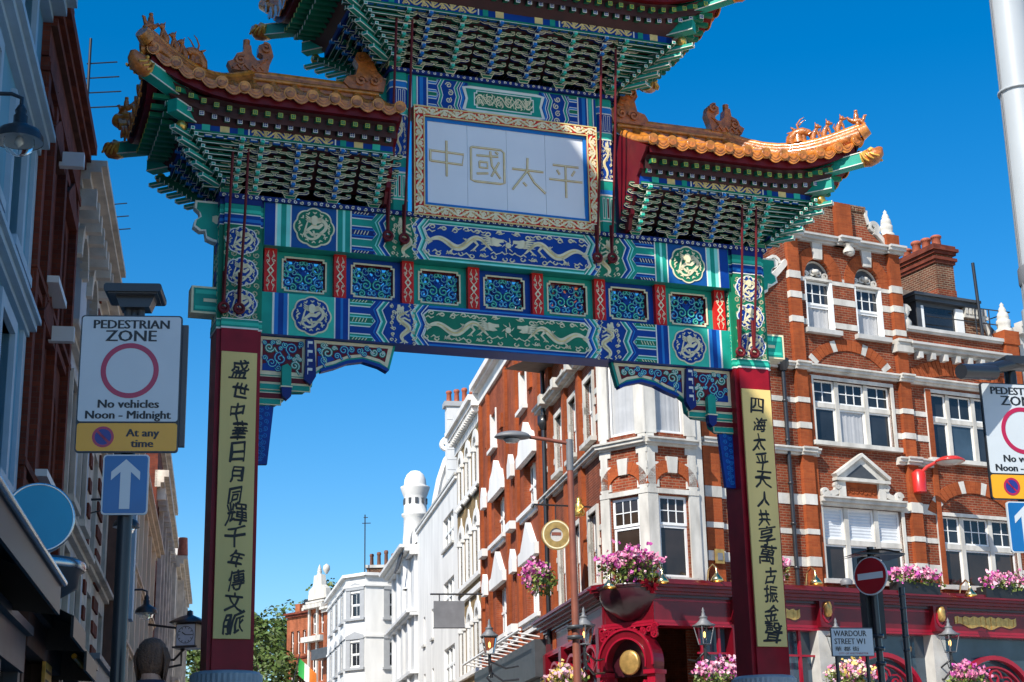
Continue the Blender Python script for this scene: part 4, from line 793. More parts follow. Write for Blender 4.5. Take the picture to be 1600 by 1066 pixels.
        if inner: obj('ridge_dragon', BEAST['wing'], tr, (s * (x0 + .18), YC - .02, zr + .1), 0 if s < 0 else pi, (1, 1, 1))
    for j, (x, k) in enumerate(xs):
        for s in sides:
            if x == 0 and s == sides[-1] and len(sides) > 1: continue
            obj('bracket_set', BM[(dy, k)], tr, (s * x, 0, zb)); obj('bracket_set', BM[(dy, k)], tr, (s * x, .66, zb), pi)
    for s in sides:
        for yy in (.04, .62): obj('bracket_set', BM[(dy, 1)], tr, (s * xc, yy, zb), s * pi / 2)
    return tr
side_xs = [(2.22, 0), (2.88, 1), (3.54, 1), (4.10, 0), (4.40, 0)]
roof('side_roof', 2.08, 4.58, 9.09, .124, [-1], side_xs, 4.15, True)
roof('side_roof', 2.08, 4.58, 9.09, .124, [1], side_xs, 4.15, True)
roof('main_roof', 0.0, 1.96, 11.56, .150, [-1, 1], [(.32, 1), (.95, 0), (1.5, 1), (1.86, 0)], 1.9, False)
# tie rods with hooked rings
for i, (x, zt, z0, y) in enumerate([(-2.0, 12.6, 8.62, -.62), (-1.74, 12.6, 8.60, -.62), (1.50, 12.6, 8.60, -.62), (1.76, 12.6, 8.62, -.62), (-4.50, 9.95, 7.25, -.50), (-4.27, 9.95, 7.25, -.50), (3.98, 9.95, 7.20, -.50), (4.24, 9.95, 7.20, -.50)]):
    q = MB('rodred'); y1 = -.12
    q.tube([(x, y, zt), (x - .01, y * .6 + y1 * .4, (zt + z0) / 2), (x - .02, y1, z0 + .06)], .021, 8)
    q.tube([(x - .02, y1, z0 + .06), (x - .02, y1, z0 + .55)], .03, 8)
    q.tube([(x - .02 + .075 * sin(a) * .9, y1 - .01, z0 - .01 + .07 * cos(a)) for a in [2 * pi * k / 16 for k in range(17)]], .026, 8)
    q.tube([(x - .1, y1, z0), (x + .06, y1 + .02, z0 - .02)], .022, 7)
    q.tube([(x - .02, y1 + .0, z0 - .05), (x - .02, .02, z0 - .05)], .025, 7)
    gbuild(q, 'tie_rod')
# =================================================================== building helpers
TH = radians(10.3); SD = Vector((-sin(TH), cos(TH), 0)); SN = Vector((cos(TH), sin(TH), 0))     # street direction, and across it to the right
def street(lat, s): return SN * lat + SD * s
def XY(loc, rz, x, y): return (loc[0] + x * cos(rz) - y * sin(rz), loc[1] + x * sin(rz) + y * cos(rz))
def wall(mb, x0, x1, z0, z1, holes, depth=.22, y=0.0):
    """front face with rectangular or arched openings and their reveals; hole = (x0, x1, z0, z1[, arch rise])"""
    xs = sorted({x0, x1} | {h[0] for h in holes} | {h[1] for h in holes}); zs = sorted({z0, z1} | {h[2] for h in holes} | {h[3] for h in holes})
    xs = [x for x in xs if x0 <= x <= x1]; zs = [z for z in zs if z0 <= z <= z1]
    for i in range(len(xs) - 1):
        for j in range(len(zs) - 1):
            cx, cz = (xs[i] + xs[i + 1]) / 2, (zs[j] + zs[j + 1]) / 2
            if any(h[0] < cx < h[1] and h[2] < cz < h[3] for h in holes): continue
            mb.add([(xs[i], y, zs[j]), (xs[i + 1], y, zs[j]), (xs[i + 1], y, zs[j + 1]), (xs[i], y, zs[j + 1])], [(0, 1, 2, 3)])
    for h in holes:
        a, b, c, d = h[:4]; yd = y + depth
        if len(h) > 4:
            r = h[4]; A = arc((a + b) / 2, d - r, (b - a) / 2, r, pi, 0, 14)
            mb.add([(a, y, d)] + [(u, y, v) for u, v in A[:8]], [list(range(9))]); mb.add([(b, y, d)] + [(u, y, v) for u, v in A[7:][::-1]], [list(range(len(A[7:]) + 1))])
            mb.add([(A[7][0], y, A[7][1]), (a, y, d), (b, y, d)], [(0, 1, 2)])
            P = [(a, c)] + A + [(b, c)]
        else: P = [(a, c), (a, d), (b, d), (b, c)]
        n = len(P); mb.add([(u, y, v) for u, v in P] + [(u, yd, v) for u, v in P], [(i, (i + 1) % n, n + (i + 1) % n, n + i) for i in range(n)])
WC = {}
def window(parent, loc, rz, x, z, wd, h, top=(1, 1), bot=(1, 1), split=.5, fm='paint_white', pm='pane', dep=.12, fw=.06, mull=(), mm='stone_white', mw=.13, pms=None, curtain=False, name='window', tops=None):
    """timber sash or stone-mullioned window whose lower left corner is at x, z of the wall"""
    key = (round(wd, 2), round(h, 2), top, bot, split, fm, pm, fw, tuple(mull), mw, tuple(pms or ()), curtain, mm, tuple(tops or ()))
    if key not in WC:
        q = MB(mm); edges = [0] + [m * wd for m in mull] + [wd]; panes = []
        zt = h * split
        if mull:
            for m in mull: q.box(m * wd - mw / 2, m * wd + mw / 2, -.06, .07, 0, h)
            q.box(-.02, wd + .02, -.05, .065, zt - mw / 2, zt + mw / 2)
        q.setm(fm)
        for i in range(len(edges) - 1):
            a = edges[i] + (mw / 2 if mull and i > 0 else 0); b = edges[i + 1] - (mw / 2 if mull and i < len(edges) - 2 else 0)
            for (lo, hi, g, yy) in ((0, zt - (mw / 2 if mull else 0), bot, .03 if not mull else 0), (zt + (mw / 2 if mull else 0), h, (tops[i] if tops else top), 0)):
                if hi - lo < .1: continue
                q.box(a, a + fw, yy, yy + .05, lo, hi); q.box(b - fw, b, yy, yy + .05, lo, hi); q.box(a + fw, b - fw, yy, yy + .05, lo, lo + fw); q.box(a + fw, b - fw, yy, yy + .05, hi - fw, hi)
                for c in range(1, g[0]): u = a + fw + (b - a - 2 * fw) * c / g[0]; q.box(u - .014, u + .014, yy + .008, yy + .04, lo + fw, hi - fw)
                for r in range(1, g[1]): v = lo + fw + (hi - lo - 2 * fw) * r / g[1]; q.box(a + fw, b - fw, yy + .01, yy + .036, v - .014, v + .014)
                panes.append((a + fw, b - fw, lo + fw, hi - fw, yy + .03))
        PM = []
        for k, (a, b, lo, hi, yy) in enumerate(panes):
            pmat = pms[k] if pms else pm
            p = MB(pmat)
            if pmat == 'curtain':
                n = 16; p.grid([[(a + (b - a) * i / n, yy + .03 + .018 * sin(i * 2.4) + .006 * sin(i * 1.1), v) for v in (lo, hi)] for i in range(n + 1)])
            elif pmat == 'blind':
                n = 9; p.grid([[(u, yy + .02 + (.012 if j % 2 else 0), lo + (hi - lo) * j / (2 * n)) for u in (a, b)] for j in range(2 * n + 1)], False)
            else: p.add([(a, yy, lo), (b, yy, lo), (b, yy, hi), (a, yy, hi)], [(0, 1, 2, 3)])
            PM.append(p.mesh('pane'))
        WC[key] = (q.mesh(name), PM)
    me, PM = WC[key]; px, py = XY(loc, rz, x, dep)
    o = obj(name, me, parent, (px, py, z), rz)
    for p in PM: obj('pane', p, o)
    return o
def bands(mb, x0, x1, zs, proj=.02, h=.2, y=0.0, ret=.0):
    for z in zs:
        zz, hh = z if isinstance(z, tuple) else (z, h); mb.box(x0, x1, y - proj, y + .05, zz - hh / 2, zz + hh / 2)
def cornice(mb, x0, x1, z, prof, y=0.0):
    """stack of mouldings: (height, projection) from z upwards"""
    for h, p in prof: mb.box(x0 - p * .0, x1 + p * .0, y - p, y + .1, z, z + h - .002); z += h
def voussoirs(mb, cx, cz, rx, ry, t, a0, a1, n, w, mats, gap=.004, y=0.0):
    f0, y0 = mb.frame, mb.y; mb.frame = lambda u, v, ww: (u, y - ww, v)
    for i in range(n):
        A = a0 + (a1 - a0) * i / n + gap; B = a0 + (a1 - a0) * (i + 1) / n - gap; mb.setm(mats(i))
        mb.prism([(cx + rx * cos(A), cz + ry * sin(A)), (cx + (rx + t) * cos(A), cz + (ry + t) * sin(A)), (cx + (rx + t) * cos(B), cz + (ry + t) * sin(B)), (cx + rx * cos(B), cz + ry * sin(B))], -.05, w)
    mb.frame, mb.y = f0, y0
def pots(parent, x, y, z, n, dx, dy=0.0, r=.13, h=.55, m='pot'):
    for i in range(n):
        q = MB(m); hh = h * (1 + .12 * ((i * 7) % 3 - 1)); q.lathe([(r, 0), (r * .85, hh * .75), (r * 1.1, hh * .8), (r * 1.1, hh * .92), (r * .8, hh), (r * .7, hh - .1)], (0, 0, 0), 12); gb = q.mesh('chimney_pot')
        obj('chimney_pot', gb, parent, (x + dx * i, y + dy * i, z))
def finial(mb, x, y, z, s=1.0): mb.lathe([(.30 * s, 0), (.30 * s, .12 * s), (.22 * s, .16 * s), (.25 * s, .30 * s), (.26 * s, .45 * s), (.20 * s, .52 * s), (.22 * s, .56 * s), (.19 * s, .72 * s), (.13 * s, .80 * s), (.15 * s, .84 * s), (.10 * s, .95 * s), (.06 * s, 1.0 * s), (.08 * s, 1.06 * s), (.001, 1.16 * s)], (x, y, z), 14)

# =================================================================== the corner pub
PX, PY, PR = 5.55, 49.2, radians(27)
PG = ground(49)
pub = thing('corner_pub', 'red brick corner pub with white stone bands, gable and dark red shopfront', 'pub', PX, PY, PG, PR)
O0 = (0, 0); OR = 0.0
A_LOC, A_R = (-2.68, 1.065), radians(-67)          # chamfered corner
B_LOC = (0, -.5)                                    # bay front, x from -2.02 to -.3
S_LOC, S_R = (-2.68, 1.065), radians(-106.7)        # street side, x from -9 to 0
# --- front wall
W1 = (4.8, 8.0, 6.92, 9.28); W2 = (4.8, 8.0, 11.4, 13.5); A1 = (4.78, 5.92, 15.22, 17.72, .70); A2 = (6.86, 8.0, 15.22, 17.72, .70); R1 = (9.6, 12.9, 6.92, 9.25); R2 = (9.6, 12.6, 11.2, 13.5)
q = MB('brick_orange'); wall(q, -.4, 14.1, 5.2, 14.95, [W1, W2, R1, R2]); wall(q, 8.9, 14.1, 14.95, 15.6, []); wall(q, 4.05, 8.9, 14.95, 18.3, [A1, A2]); wall(q, .6, 4.05, 14.95, 15.4, [])
q.frame = lambda u, v, ww: (u, -ww, v)
q.prism([(.9, 15.4), (4.05, 15.4), (4.05, 17.3), (3.6, 16.9), (3.0, 16.3), (1.8, 15.9)], -.3, 0)
q.prism([(4.35, 18.3), (8.6, 18.3), (8.45, 18.5), (8.05, 18.8), (7.7, 19.05), (7.62, 19.2), (5.25, 19.2), (5.2, 19.05), (4.9, 18.8), (4.5, 18.5)], -.35, 0)
q.setm('brick_dark'); q.prism([(5.22, 19.2), (7.62, 19.2), (7.62, 19.72), (5.22, 19.72)], -.35, 0)
for i in range(15): q.box(5.24 + .16 * i, 5.36 + .16 * i, -.05, .35, 19.72, 19.92)
q.setm('brick_orange'); q.box(14.05, 14.1, 0, 8, PG - .5, 15.6); q.box(4.05, 4.1, .02, 5, 14.9, 18.3); q.box(8.85, 8.9, .02, 5, 15.6, 18.3); q.box(-.4, 14.1, .3, .34, PG - .5, 5.2)
q.build('front_wall', pub)
# piers and rubbed brick arches
q = MB('brick_rubbed')
for a, b, t in ((.25, .85, 15.3), (4.05, 4.5, 18.3), (8.35, 8.8, 18.4), (13.3, 13.9, 15.6)):
    q.box(a, b, -.16, .0, 5.2, t)
q.box(8.3, 8.85, -.20, .5, 18.6, 19.0); q.box(13.25, 13.95, -.2, .5, 15.6, 16.1); q.box(6.2, 6.85, -.18, 0, 18.55, 19.85)
for a, b in ((4.05, 4.3), (9.0, 9.3)): q.box(a + .5, b + .42, -.06, 0, 5.2, 13.6)
voussoirs(q, 5.35, 17.02, .57, .70, .42, 0, pi, 13, .03, lambda i: 'brick_rubbed'); voussoirs(q, 7.43, 17.02, .57, .70, .42, 0, pi, 13, .03, lambda i: 'brick_rubbed')
voussoirs(q, 6.4, 13.15, 1.72, 1.45, .38, radians(22), radians(158), 21, .04, lambda i: 'stone_white' if i in (2, 7, 13, 18) else 'brick_rubbed')
voussoirs(q, 11.2, 8.9, 1.75, 1.20, .42, radians(18), radians(162), 21, .05, lambda i: 'stone_white' if i in (2, 8, 12, 18) else 'brick_rubbed')
voussoirs(q, 11.1, 11.9, 3.3, 2.3, .55, radians(55), radians(125), 25, .03, lambda i: 'brick_rubbed')
for z in (13.2,):
    for i in range(6): q.setm('brick_rubbed'); q.box(1.55, 1.95, -.07, -.01, 11.2 + .33 * i, 11.45 + .33 * i)
q.build('rubbed_brickwork', pub)
# stone bands, strings, cornices
q = MB('stone_white')
BZ = [(7.43, .30), (8.38, .17), (9.42, .34), (11.85, .20), (12.7, .17)]
for a, b, pr in ((-.3, .25, .02), (.85, 4.05, .02), (8.0, 8.35, .02), (8.8, 9.6, .03)): bands(q, a, b, BZ, pr)
for a, b in ((.24, .86), (4.04, 4.51), (8.34, 8.81), (13.29, 13.91)): bands(q, a, b, BZ, .185)
bands(q, 4.5, 4.8, BZ, .02); bands(q, 12.9, 13.3, BZ, .02)
AZ = [(15.45, .2), (16.3, .22), (17.0, .25)]
bands(q, 4.5, 4.78, AZ); bands(q, 5.92, 6.86, AZ); bands(q, 8.0, 8.35, AZ); bands(q, 4.04, 4.51, AZ, .18); bands(q, 8.34, 8.81, AZ, .18)
for c in (5.35, 7.43): q.frame = lambda u, v, ww: (u, -ww, v); q.prism([(c - .17, 17.70), (c + .17, 17.70), (c + .22, 18.32), (c - .22, 18.32)], -.02, .10)
cornice(q, -.2, 4.75, 10.85, [(.08, .14), (.10, .24), (.06, .30)]); cornice(q, 8.0, 9.5, 10.85, [(.08, .14), (.10, .24), (.06, .30)])
cornice(q, .2, 14.1, 13.72, [(.08, .12), (.09, .22), (.06, .28)])
for a, b in ((.2, .9), (4.0, 4.55), (8.3, 8.86), (13.25, 13.95)): cornice(q, a, b, 13.72, [(.085, .26), (.095, .34), (.065, .40)]); cornice(q, a, b, 10.85, [(.085, .26), (.105, .34), (.065, .38)])
q.setm('stone_grey'); cornice(q, 4.0, 8.9, 18.28, [(.08, .14), (.10, .26), (.07, .34)]); cornice(q, 6.1, 6.95, 18.28, [(.085, .26), (.105, .42), (.075, .5)]); cornice(q, 3.95, 4.6, 18.28, [(.085, .26), (.105, .4), (.075, .46)]); cornice(q, 8.25, 8.95, 18.28, [(.085, .26), (.105, .4), (.075, .46)])
cornice(q, 8.85, 13.3, 14.85, [(.10, .12), (.12, .30), (.08, .42)])
for i in range(8): q.box(9.2 + .55 * i, 9.36 + .55 * i, -.30, 0, 14.62, 14.84)
cornice(q, 8.9, 14.1, 15.6, [(.06, .10), (.12, .16)])
q.setm('stone_white'); q.box(8.25, 8.95, -.3, .0, 14.75, 15.0); cornice(q, 8.3, 8.9, 14.98, [(.12, .3), (.1, .36)])
q.lathe([(.2, 0), (.19, .1), (.12, .22), (.2, .3)], (6.5, -.32, 18.0), 10); q.lathe([(.001, -.16), (.13, -.1), (.16, 0), (.13, .1), (.001, .16)], (6.52, -.36, 18.02), 10)
q.build('stone_dressings', pub)
q = MB('stone_white'); finial(q, 8.58, .1, 19.0, .88); q.build('finial', pub); q = MB('stone_white'); finial(q, 13.6, .15, 16.1, 1.0); q.build('finial', pub)
# scrolls of the gable and sloping coping on the left
q = MB('stone_white'); q.frame = lambda u, v, ww: (u, -ww, v)
for s_, cx in ((1, 7.9), (-1, 4.98)):
    q = MB('stone_white'); q.frame = lambda u, v, ww: (u, -ww, v)
    q.ribbon([(cx + s_ * a, b) for a, b in ((.62, 18.42), (.50, 18.62), (.30, 18.85), (.12, 19.0), (-.02, 19.04))], .16, -.35, .08)
    q.ribbon(spiral(cx, 19.22, .24, .05, -pi / 2, 1.6 * s_, 20), .11, -.3, .06); q.ribbon([(cx - s_ * .2, 19.3), (cx - s_ * .3, 19.62), (cx - s_ * .28, 19.8)], .12, -.3, .05); q.build('gable_scroll', pub)
q = MB('stone_white'); q.frame = lambda u, v, ww: (u, -ww, v)
q.ribbon([(.8, 15.45), (1.8, 15.98), (3.0, 16.38), (3.62, 17.0), (4.05, 17.45)], .2, -.35, .1)
for cx, cz, r in ((3.55, 17.35, .25), (3.15, 16.75, .2), (8.98, 16.35, .2)): q3 = MB('stone_white'); q3.frame = q.frame; q3.ribbon(spiral(cx, cz, r, .05, 0, 1.5, 16), .10, -.3, .06); q3.build('gable_scroll', pub)
q.build('raking_coping', pub); q = MB('stone_white'); q.lathe([(.2, 0), (.24, .2), (.12, .4), (.2, .55), (.14, .8), (.001, .9)], (9.02, .1, 15.75), 12); q.build('finial', pub)
# windows of the front
pmw = ['pane', 'pane', 'curtain', 'pane', 'pane', 'pane']
def surround(mb, x0, x1, z0, z1, w=.14, proj=.05, sill=.14):
    mb.box(x0 - w, x0, -proj, .1, z0, z1); mb.box(x1, x1 + w, -proj, .1, z0, z1); mb.box(x0 - w, x1 + w, -proj, .1, z1, z1 + w); mb.box(x0 - w - .08, x1 + w + .08, -proj - .14, .1, z0 - sill, z0)
window(pub, O0, 0, 4.8, 11.4, 3.2, 2.1, split=.60, mull=(.31, .69), tops=((2, 2), (3, 2), (2, 2)), pms=['pane', 'pane', 'curtain', 'pane', 'pane', 'pane'], mw=.15)
window(pub, O0, 0, 4.8, 6.92, 3.2, 2.36, split=.52, mull=(.31, .69), tops=((1, 1), (1, 1), (1, 1)), pms=['pane_warm', 'blind', 'pane', 'blind', 'pane', 'blind'], mw=.17)
window(pub, O0, 0, 9.6, 11.2, 3.0, 2.3, split=.60, mull=(.31, .69), tops=((1, 1), (2, 1), (1, 1)), pms=['pane', 'pane', 'pane_blue', 'pane', 'pane', 'pane'], mw=.15)
window(pub, O0, 0, 9.6, 6.92, 3.3, 2.33, split=.57, mull=(.31, .69), tops=((2, 2), (3, 2), (2, 2)), pms=['pane_warm', 'pane', 'pane_warm', 'pane', 'pane_warm', 'pane'], mw=.17)
for x in (4.78, 6.86): window(pub, O0, 0, x, 15.22, 1.14, 1.72, top=(3, 2), split=.52, pms=['curtain', 'pane'], dep=.14, fw=.08)
for (a, b, c, d) in (W1, W2, R1, R2): q = MB('stone_white'); surround(q, a, b, c, d, .12, .05); q.build('window_surround', pub)
q = MB('paint_white')
for (a, b, c, d, r) in (A1, A2):
    q.setm('stone_grey'); q.box(a - .15, b + .15, -.2, .1, c - .16, c); q.setm('stone_white'); q.box(a, b, -.02, .25, 16.96, 17.04); q.setm('maroon_dark' if False else 'dark_grey'); q.frame = lambda u, v, ww: (u, .2 - ww, v); q.prism(arc((a + b) / 2, 17.02, .57, .70, 0, pi, 14), -.02, 0)
    q.setm('stone_white'); cx = (a + b) / 2
    for k in range(4): q.ribbon(spiral(cx + (-.40 + .27 * k), 17.18 + .10 * (k in (1, 2)), .13, .03, k * 1.3, 1.3 * (-1) ** k, 12), .06, 0, .08)
    q.lathe([(.001, -.1), (.12, -.06), (.14, 0), (.12, .06), (.001, .1)], (cx, .12, 17.3), 10); q.ribbon([(cx - .5, 17.07), (cx - .25, 17.12), (cx, 17.07), (cx + .25, 17.12), (cx + .5, 17.07)], .05, 0, .07); q.ribbon(arc(cx, 17.02, .53, .64, .15, pi - .15, 14), .05, 0, .06)
    q.setm('paint_white'); q.box(a, a + .06, -.005, .2, c, 17.0); q.box(b - .10, b, -.005, .2, c, 17.0)
q.build('tympanum_carving', pub)
# pediment over the first floor window
q = MB('stone_white'); q.frame = lambda u, v, ww: (u, -ww, v)
cornice(q, 4.7, 8.1, 9.30, [(.10, .10), (.12, .22), (.06, .30)])
q.prism([(5.45, 10.30), (5.45, 10.18), (7.35, 10.18), (7.35, 10.30), (6.4, 10.95)], 0, .14); q.ribbon([(5.30, 10.28), (6.4, 11.02), (7.5, 10.28)], .12, 0, .26); q.box(5.3, 7.5, -.24, 0, 10.12, 10.22)
q.box(5.45, 5.72, -.14, 0, 9.58, 10.12); q.box(7.08, 7.35, -.14, 0, 9.58, 10.12)
for s_ in (-1, 1):
    q.ribbon([(6.4 + s_ * a, b) for a, b in ((.95, 10.0), (1.05, 9.75), (1.3, 9.66), (1.55, 9.72))], .2, 0, .12); q.ribbon(spiral(6.4 + s_ * 1.5, 9.72, .16, .04, 0, 1.4 * s_, 14), .09, 0, .15); q.ribbon(spiral(6.4 + s_ * 1.0, 9.98, .12, .03, 0, 1.4 * s_, 12), .08, 0, .15)
q.setm('brick_rubbed'); q.rect(5.72, 7.08, 9.58, 10.12, 0, .03)
for k in range(7): q.ribbon(spiral(5.85 + .18 * k, 9.84, .09, .02, k, 1.4 * (-1) ** k, 10), .04, .03, .06)
q.setm('dark_grey'); q.prism([(5.75, 10.26), (7.05, 10.26), (6.4, 10.72)], .14, .145); q.build('pediment', pub)
# dormer, mansard and chimney
q = MB('mansard'); q.add([(8.9, .3, 15.65), (14.0, .3, 15.65), (14.0, 2.4, 18.1), (8.9, 2.4, 18.1)], [(0, 1, 2, 3)]); q.add([(8.9, 2.4, 18.1), (14.0, 2.4, 18.1), (14.0, 9, 18.4), (8.9, 9, 18.4)], [(0, 1, 2, 3)]); q.add([(14.0, .3, 15.65), (14.0, 2.4, 18.1), (14.0, 9, 18.4), (14.0, 9, 15.6)], [(0, 1, 2, 3)]); q.add([(4.1, .4, 18.2), (8.9, .4, 18.2), (8.9, 9, 18.2), (4.1, 9, 18.2)], [(0, 1, 2, 3)]); q.add([(-2, 1, 14.9), (4.1, .4, 15.4), (4.1, 9, 15.4), (-2, 9, 15.4)], [(0, 1, 2, 3)])
q.build('mansard_roof', pub)
q = MB('dark_grey'); q.box(10.0, 10.2, .55, 2.3, 15.9, 17.0); q.box(9.85, 12.7, .40, 2.6, 17.0, 17.16); q.box(9.75, 12.8, .30, 2.7, 17.16, 17.26); q.box(10.2, 12.0, .6, .68, 16.85, 17.0)
q.setm('paint_white'); q.box(10.2, 10.32, .55, .66, 15.9, 16.86); q.box(11.75, 12.1, .52, .66, 15.9, 16.9); q.setm('shutter_grey'); q.box(10.32, 11.75, .56, .66, 15.9, 16.02)
q.setm('brick_dark'); q.box(12.1, 13.2, .6, 2.3, 15.9, 17.0); dm = q.build('dormer', pub)
q = MB('pane'); q.box(10.32, 11.75, .62, .64, 16.02, 16.86); q.build('pane', dm)
q = MB('stone_white'); 
for k in range(6): q.box(12.15 + .17 * k, 12.26 + .17 * k, .42, .6, 16.75 - .0 * k, 17.0)
q.box(12.1, 13.2, .45, .6, 16.62, 16.75); q.tube([(12.9, .5, 16.7), (13.25, .45, 15.9)], .09, 6); q.build('dormer_trim', dm)
q = MB('black_iron')
for x in (12.35, 13.0, 13.55): q.tube([(x, .2, 15.7), (x, .2, 16.9 if x > 13.4 else 16.9)], .025, 6)
q.tube([(11.9, .2, 16.9), (14.0, .2, 16.95), (14.0, 2.0, 17.0)], .022, 6); q.tube([(10.1, .2, 16.35), (14.0, .2, 16.4)], .022, 6); q.tube([(12.55, .15, 15.7), (12.45, .15, 18.6)], .06, 8); q.build('roof_railing', pub)
q = MB('brick_dark'); q.box(12.4, 13.25, 2.0, 4.2, 15.5, 19.55)
q.setm('brick_deep_red'); 
for z, p in ((19.2, .06), (19.32, .12), (19.56, .10), (19.68, .18), (19.80, .10)): q.box(12.4 - p, 13.25 + p, 2.0 - p, 4.2 + p, z, z + .119)
q.setm('brick_orange'); q.box(12.38, 13.27, 1.98, 4.2, 17.6, 18.2); ch = q.build('chimney', pub); pots(ch, 12.82, 2.3, 19.92, 4, 0, .55, .19, .55)
# drain pipe
q = MB('black_iron'); q.tube([(3.55, -.12, 13.9), (3.55, -.12, 6.4)], .07, 8); q.lathe([(.12, 0), (.2, .18), (.22, .35), (.22, .4), (.05, .4)], (3.55, -.12, 13.6), 8)
for z in (12.6, 11.3, 9.9, 8.6, 7.2): q.lathe([(.07, -.05), (.1, -.03), (.1, .03), (.07, .05)], (3.55, -.12, z), 8)
q.build('drain_pipe', pub)
# --- corner bay: plain front, chamfer and street side
def bay_face(loc, rz, L, wins):
    qb = MB('brick_orange'); holes = [(a, b, c, d) for a, b, c, d in wins]; wall(qb, 0, L, 5.2, 14.9, holes, .18); o = obj('bay_wall', qb.mesh('bay_wall'), pub, (loc[0], loc[1], 0), rz)
    st = MB('stone_white'); a, b = wins[0][:2]
    for x0, x1 in ((-.05, a - .05), (b + .05, L + .05)):
        st.box(x0, x1, -.07, .02, 6.6, 9.15); st.box(x0, x1, -.09, .02, 9.15, 9.3); st.box(x0 + .04, x1 - .04, -.05, .02, 9.3, 14.9)
        for z in (9.35, 9.9, 10.4): st.box(x0 - .05 if x0 > .5 else x0, x1 if x0 > .5 else x1 + .08, -.045, .02, z, z + .22)
    cx = (a + b) / 2
    st.box(a - .05, b + .05, -.10, .02, 9.15, 9.3); cornice(st, -.06, L + .06, 10.62, [(.07, .1), (.10, .22), (.06, .28)]); cornice(st, a - .2, b + .2, 6.45, [(.1, .12), (.08, .2)])
    st.frame = lambda u, v, ww: (u, -ww, v); voussoirs(st, cx, 9.42, .56, .42, .36, 0, pi, 11, .05, lambda i: 'brick_rubbed'); st.setm('stone_white'); st.prism([(cx - .15, 9.80), (cx + .15, 9.80), (cx + .2, 10.3), (cx - .2, 10.3)], 0, .09)
    st.setm('stone_white'); st.box(-.05, L + .05, -.06, .02, 13.55, 13.8); st.box(-.05, a, -.06, .02, 11.0, 13.5); st.box(b, L + .05, -.06, .02, 11.0, 13.5)
    obj('bay_dressings', st.mesh('bay_dressings'), pub, (loc[0], loc[1], 0), rz)
    for (x0, x1, z0, z1) in wins:
        if z0 < 9: window(pub, loc, rz, x0, z0, x1 - x0, z1 - z0, top=(3, 2), split=.64, pm='pane_warm', dep=.05, fw=.08)
        else: window(pub, loc, rz, x0, z0, x1 - x0, z1 - z0, split=.98, pm='curtain', dep=.05, fw=.09)
bay_face((-2.02, -.5), 0, 1.72, [(.36, 1.36, 6.65, 9.1), (.3, 1.42, 11.05, 13.45)])
bay_face(A_LOC, A_R, 1.7, [(.34, 1.34, 6.65, 9.1), (.3, 1.4, 11.05, 13.45)])
q = MB('stone_white'); q.box(-.30, -.02, -.5, .0, 5.2, 14.9); q.build('bay_return', pub)
q = MB('slate'); q.add([(-2.1, -.6, 14.9), (-.2, -.6, 14.9), (-.2, 1.2, 15.2), (-2.75, 1.1, 14.9)], [(0, 1, 2, 3)]); q.build('bay_roof', pub)
# --- street side
q = MB('brick_orange'); SH = [(-1.9, -.75, 6.7, 9.0), (-1.9, -.75, 11.3, 13.3), (-4.3, -3.2, 6.7, 9.0), (-4.3, -3.2, 11.3, 13.3), (-6.6, -5.5, 6.7, 9.0), (-6.6, -5.5, 11.3, 13.3), (-1.9, -.75, 15.2, 16.8), (-4.3, -3.2, 15.2, 16.8)]
wall(q, -9, 0, 5.2, 18.2, SH); obj('street_wall', q.mesh('street_wall'), pub, (S_LOC[0], S_LOC[1], 0), S_R)
q = MB('stone_white')
for a, b, c, d in SH:
    surround(q, a, b, c, d, .16, .07); q.box(a - .16, a, -.075, .1, (c + d) / 2, (c + d) / 2 + .25); q.box(b - .02, b + .3, -.05, .1, (c + d) / 2, (c + d) / 2 + .22)
for a, b in ((-9, -6.9), (-5.3, -4.5), (-3.0, -2.1), (-.55, 0)): bands(q, a, b, [(7.43, .2), (8.38, .17), (11.85, .2), (12.7, .17)], .03)
cornice(q, -9, 0.1, 10.62, [(.07, .1), (.10, .22), (.06, .28)]); cornice(q, -9, 0.1, 13.9, [(.09, .15), (.12, .32), (.08, .42)]); cornice(q, -9, 0, 18.1, [(.1, .2), (.2, .4)])
for x in (-.4, -2.6, -4.9, -7.2): q.box(x - .2, x + .2, -.16, 0, 14.3, 14.6); q.box(x - .2, x + .2, -.5, 0, 13.95, 14.3)
q.setm('brick_rubbed')
for x in (-2.55, -4.85, -7.4): q.box(x - .25, x + .25, -.14, 0, 5.2, 18.0)
q.setm('black_iron'); q.tube([(-7.9, -.2, 17), (-7.9, -.2, 5.6)], .08, 8); q.lathe([(.1, 0), (.22, .2), (.22, .5), (.05, .5)], (-7.9, -.2, 13.2), 8)
obj('street_dressings', q.mesh('street_dressings'), pub, (S_LOC[0], S_LOC[1], 0), S_R)
for a, b, c, d in SH: window(pub, S_LOC, S_R, a, c, b - a, d - c, top=(1, 1), split=.5, dep=.12)
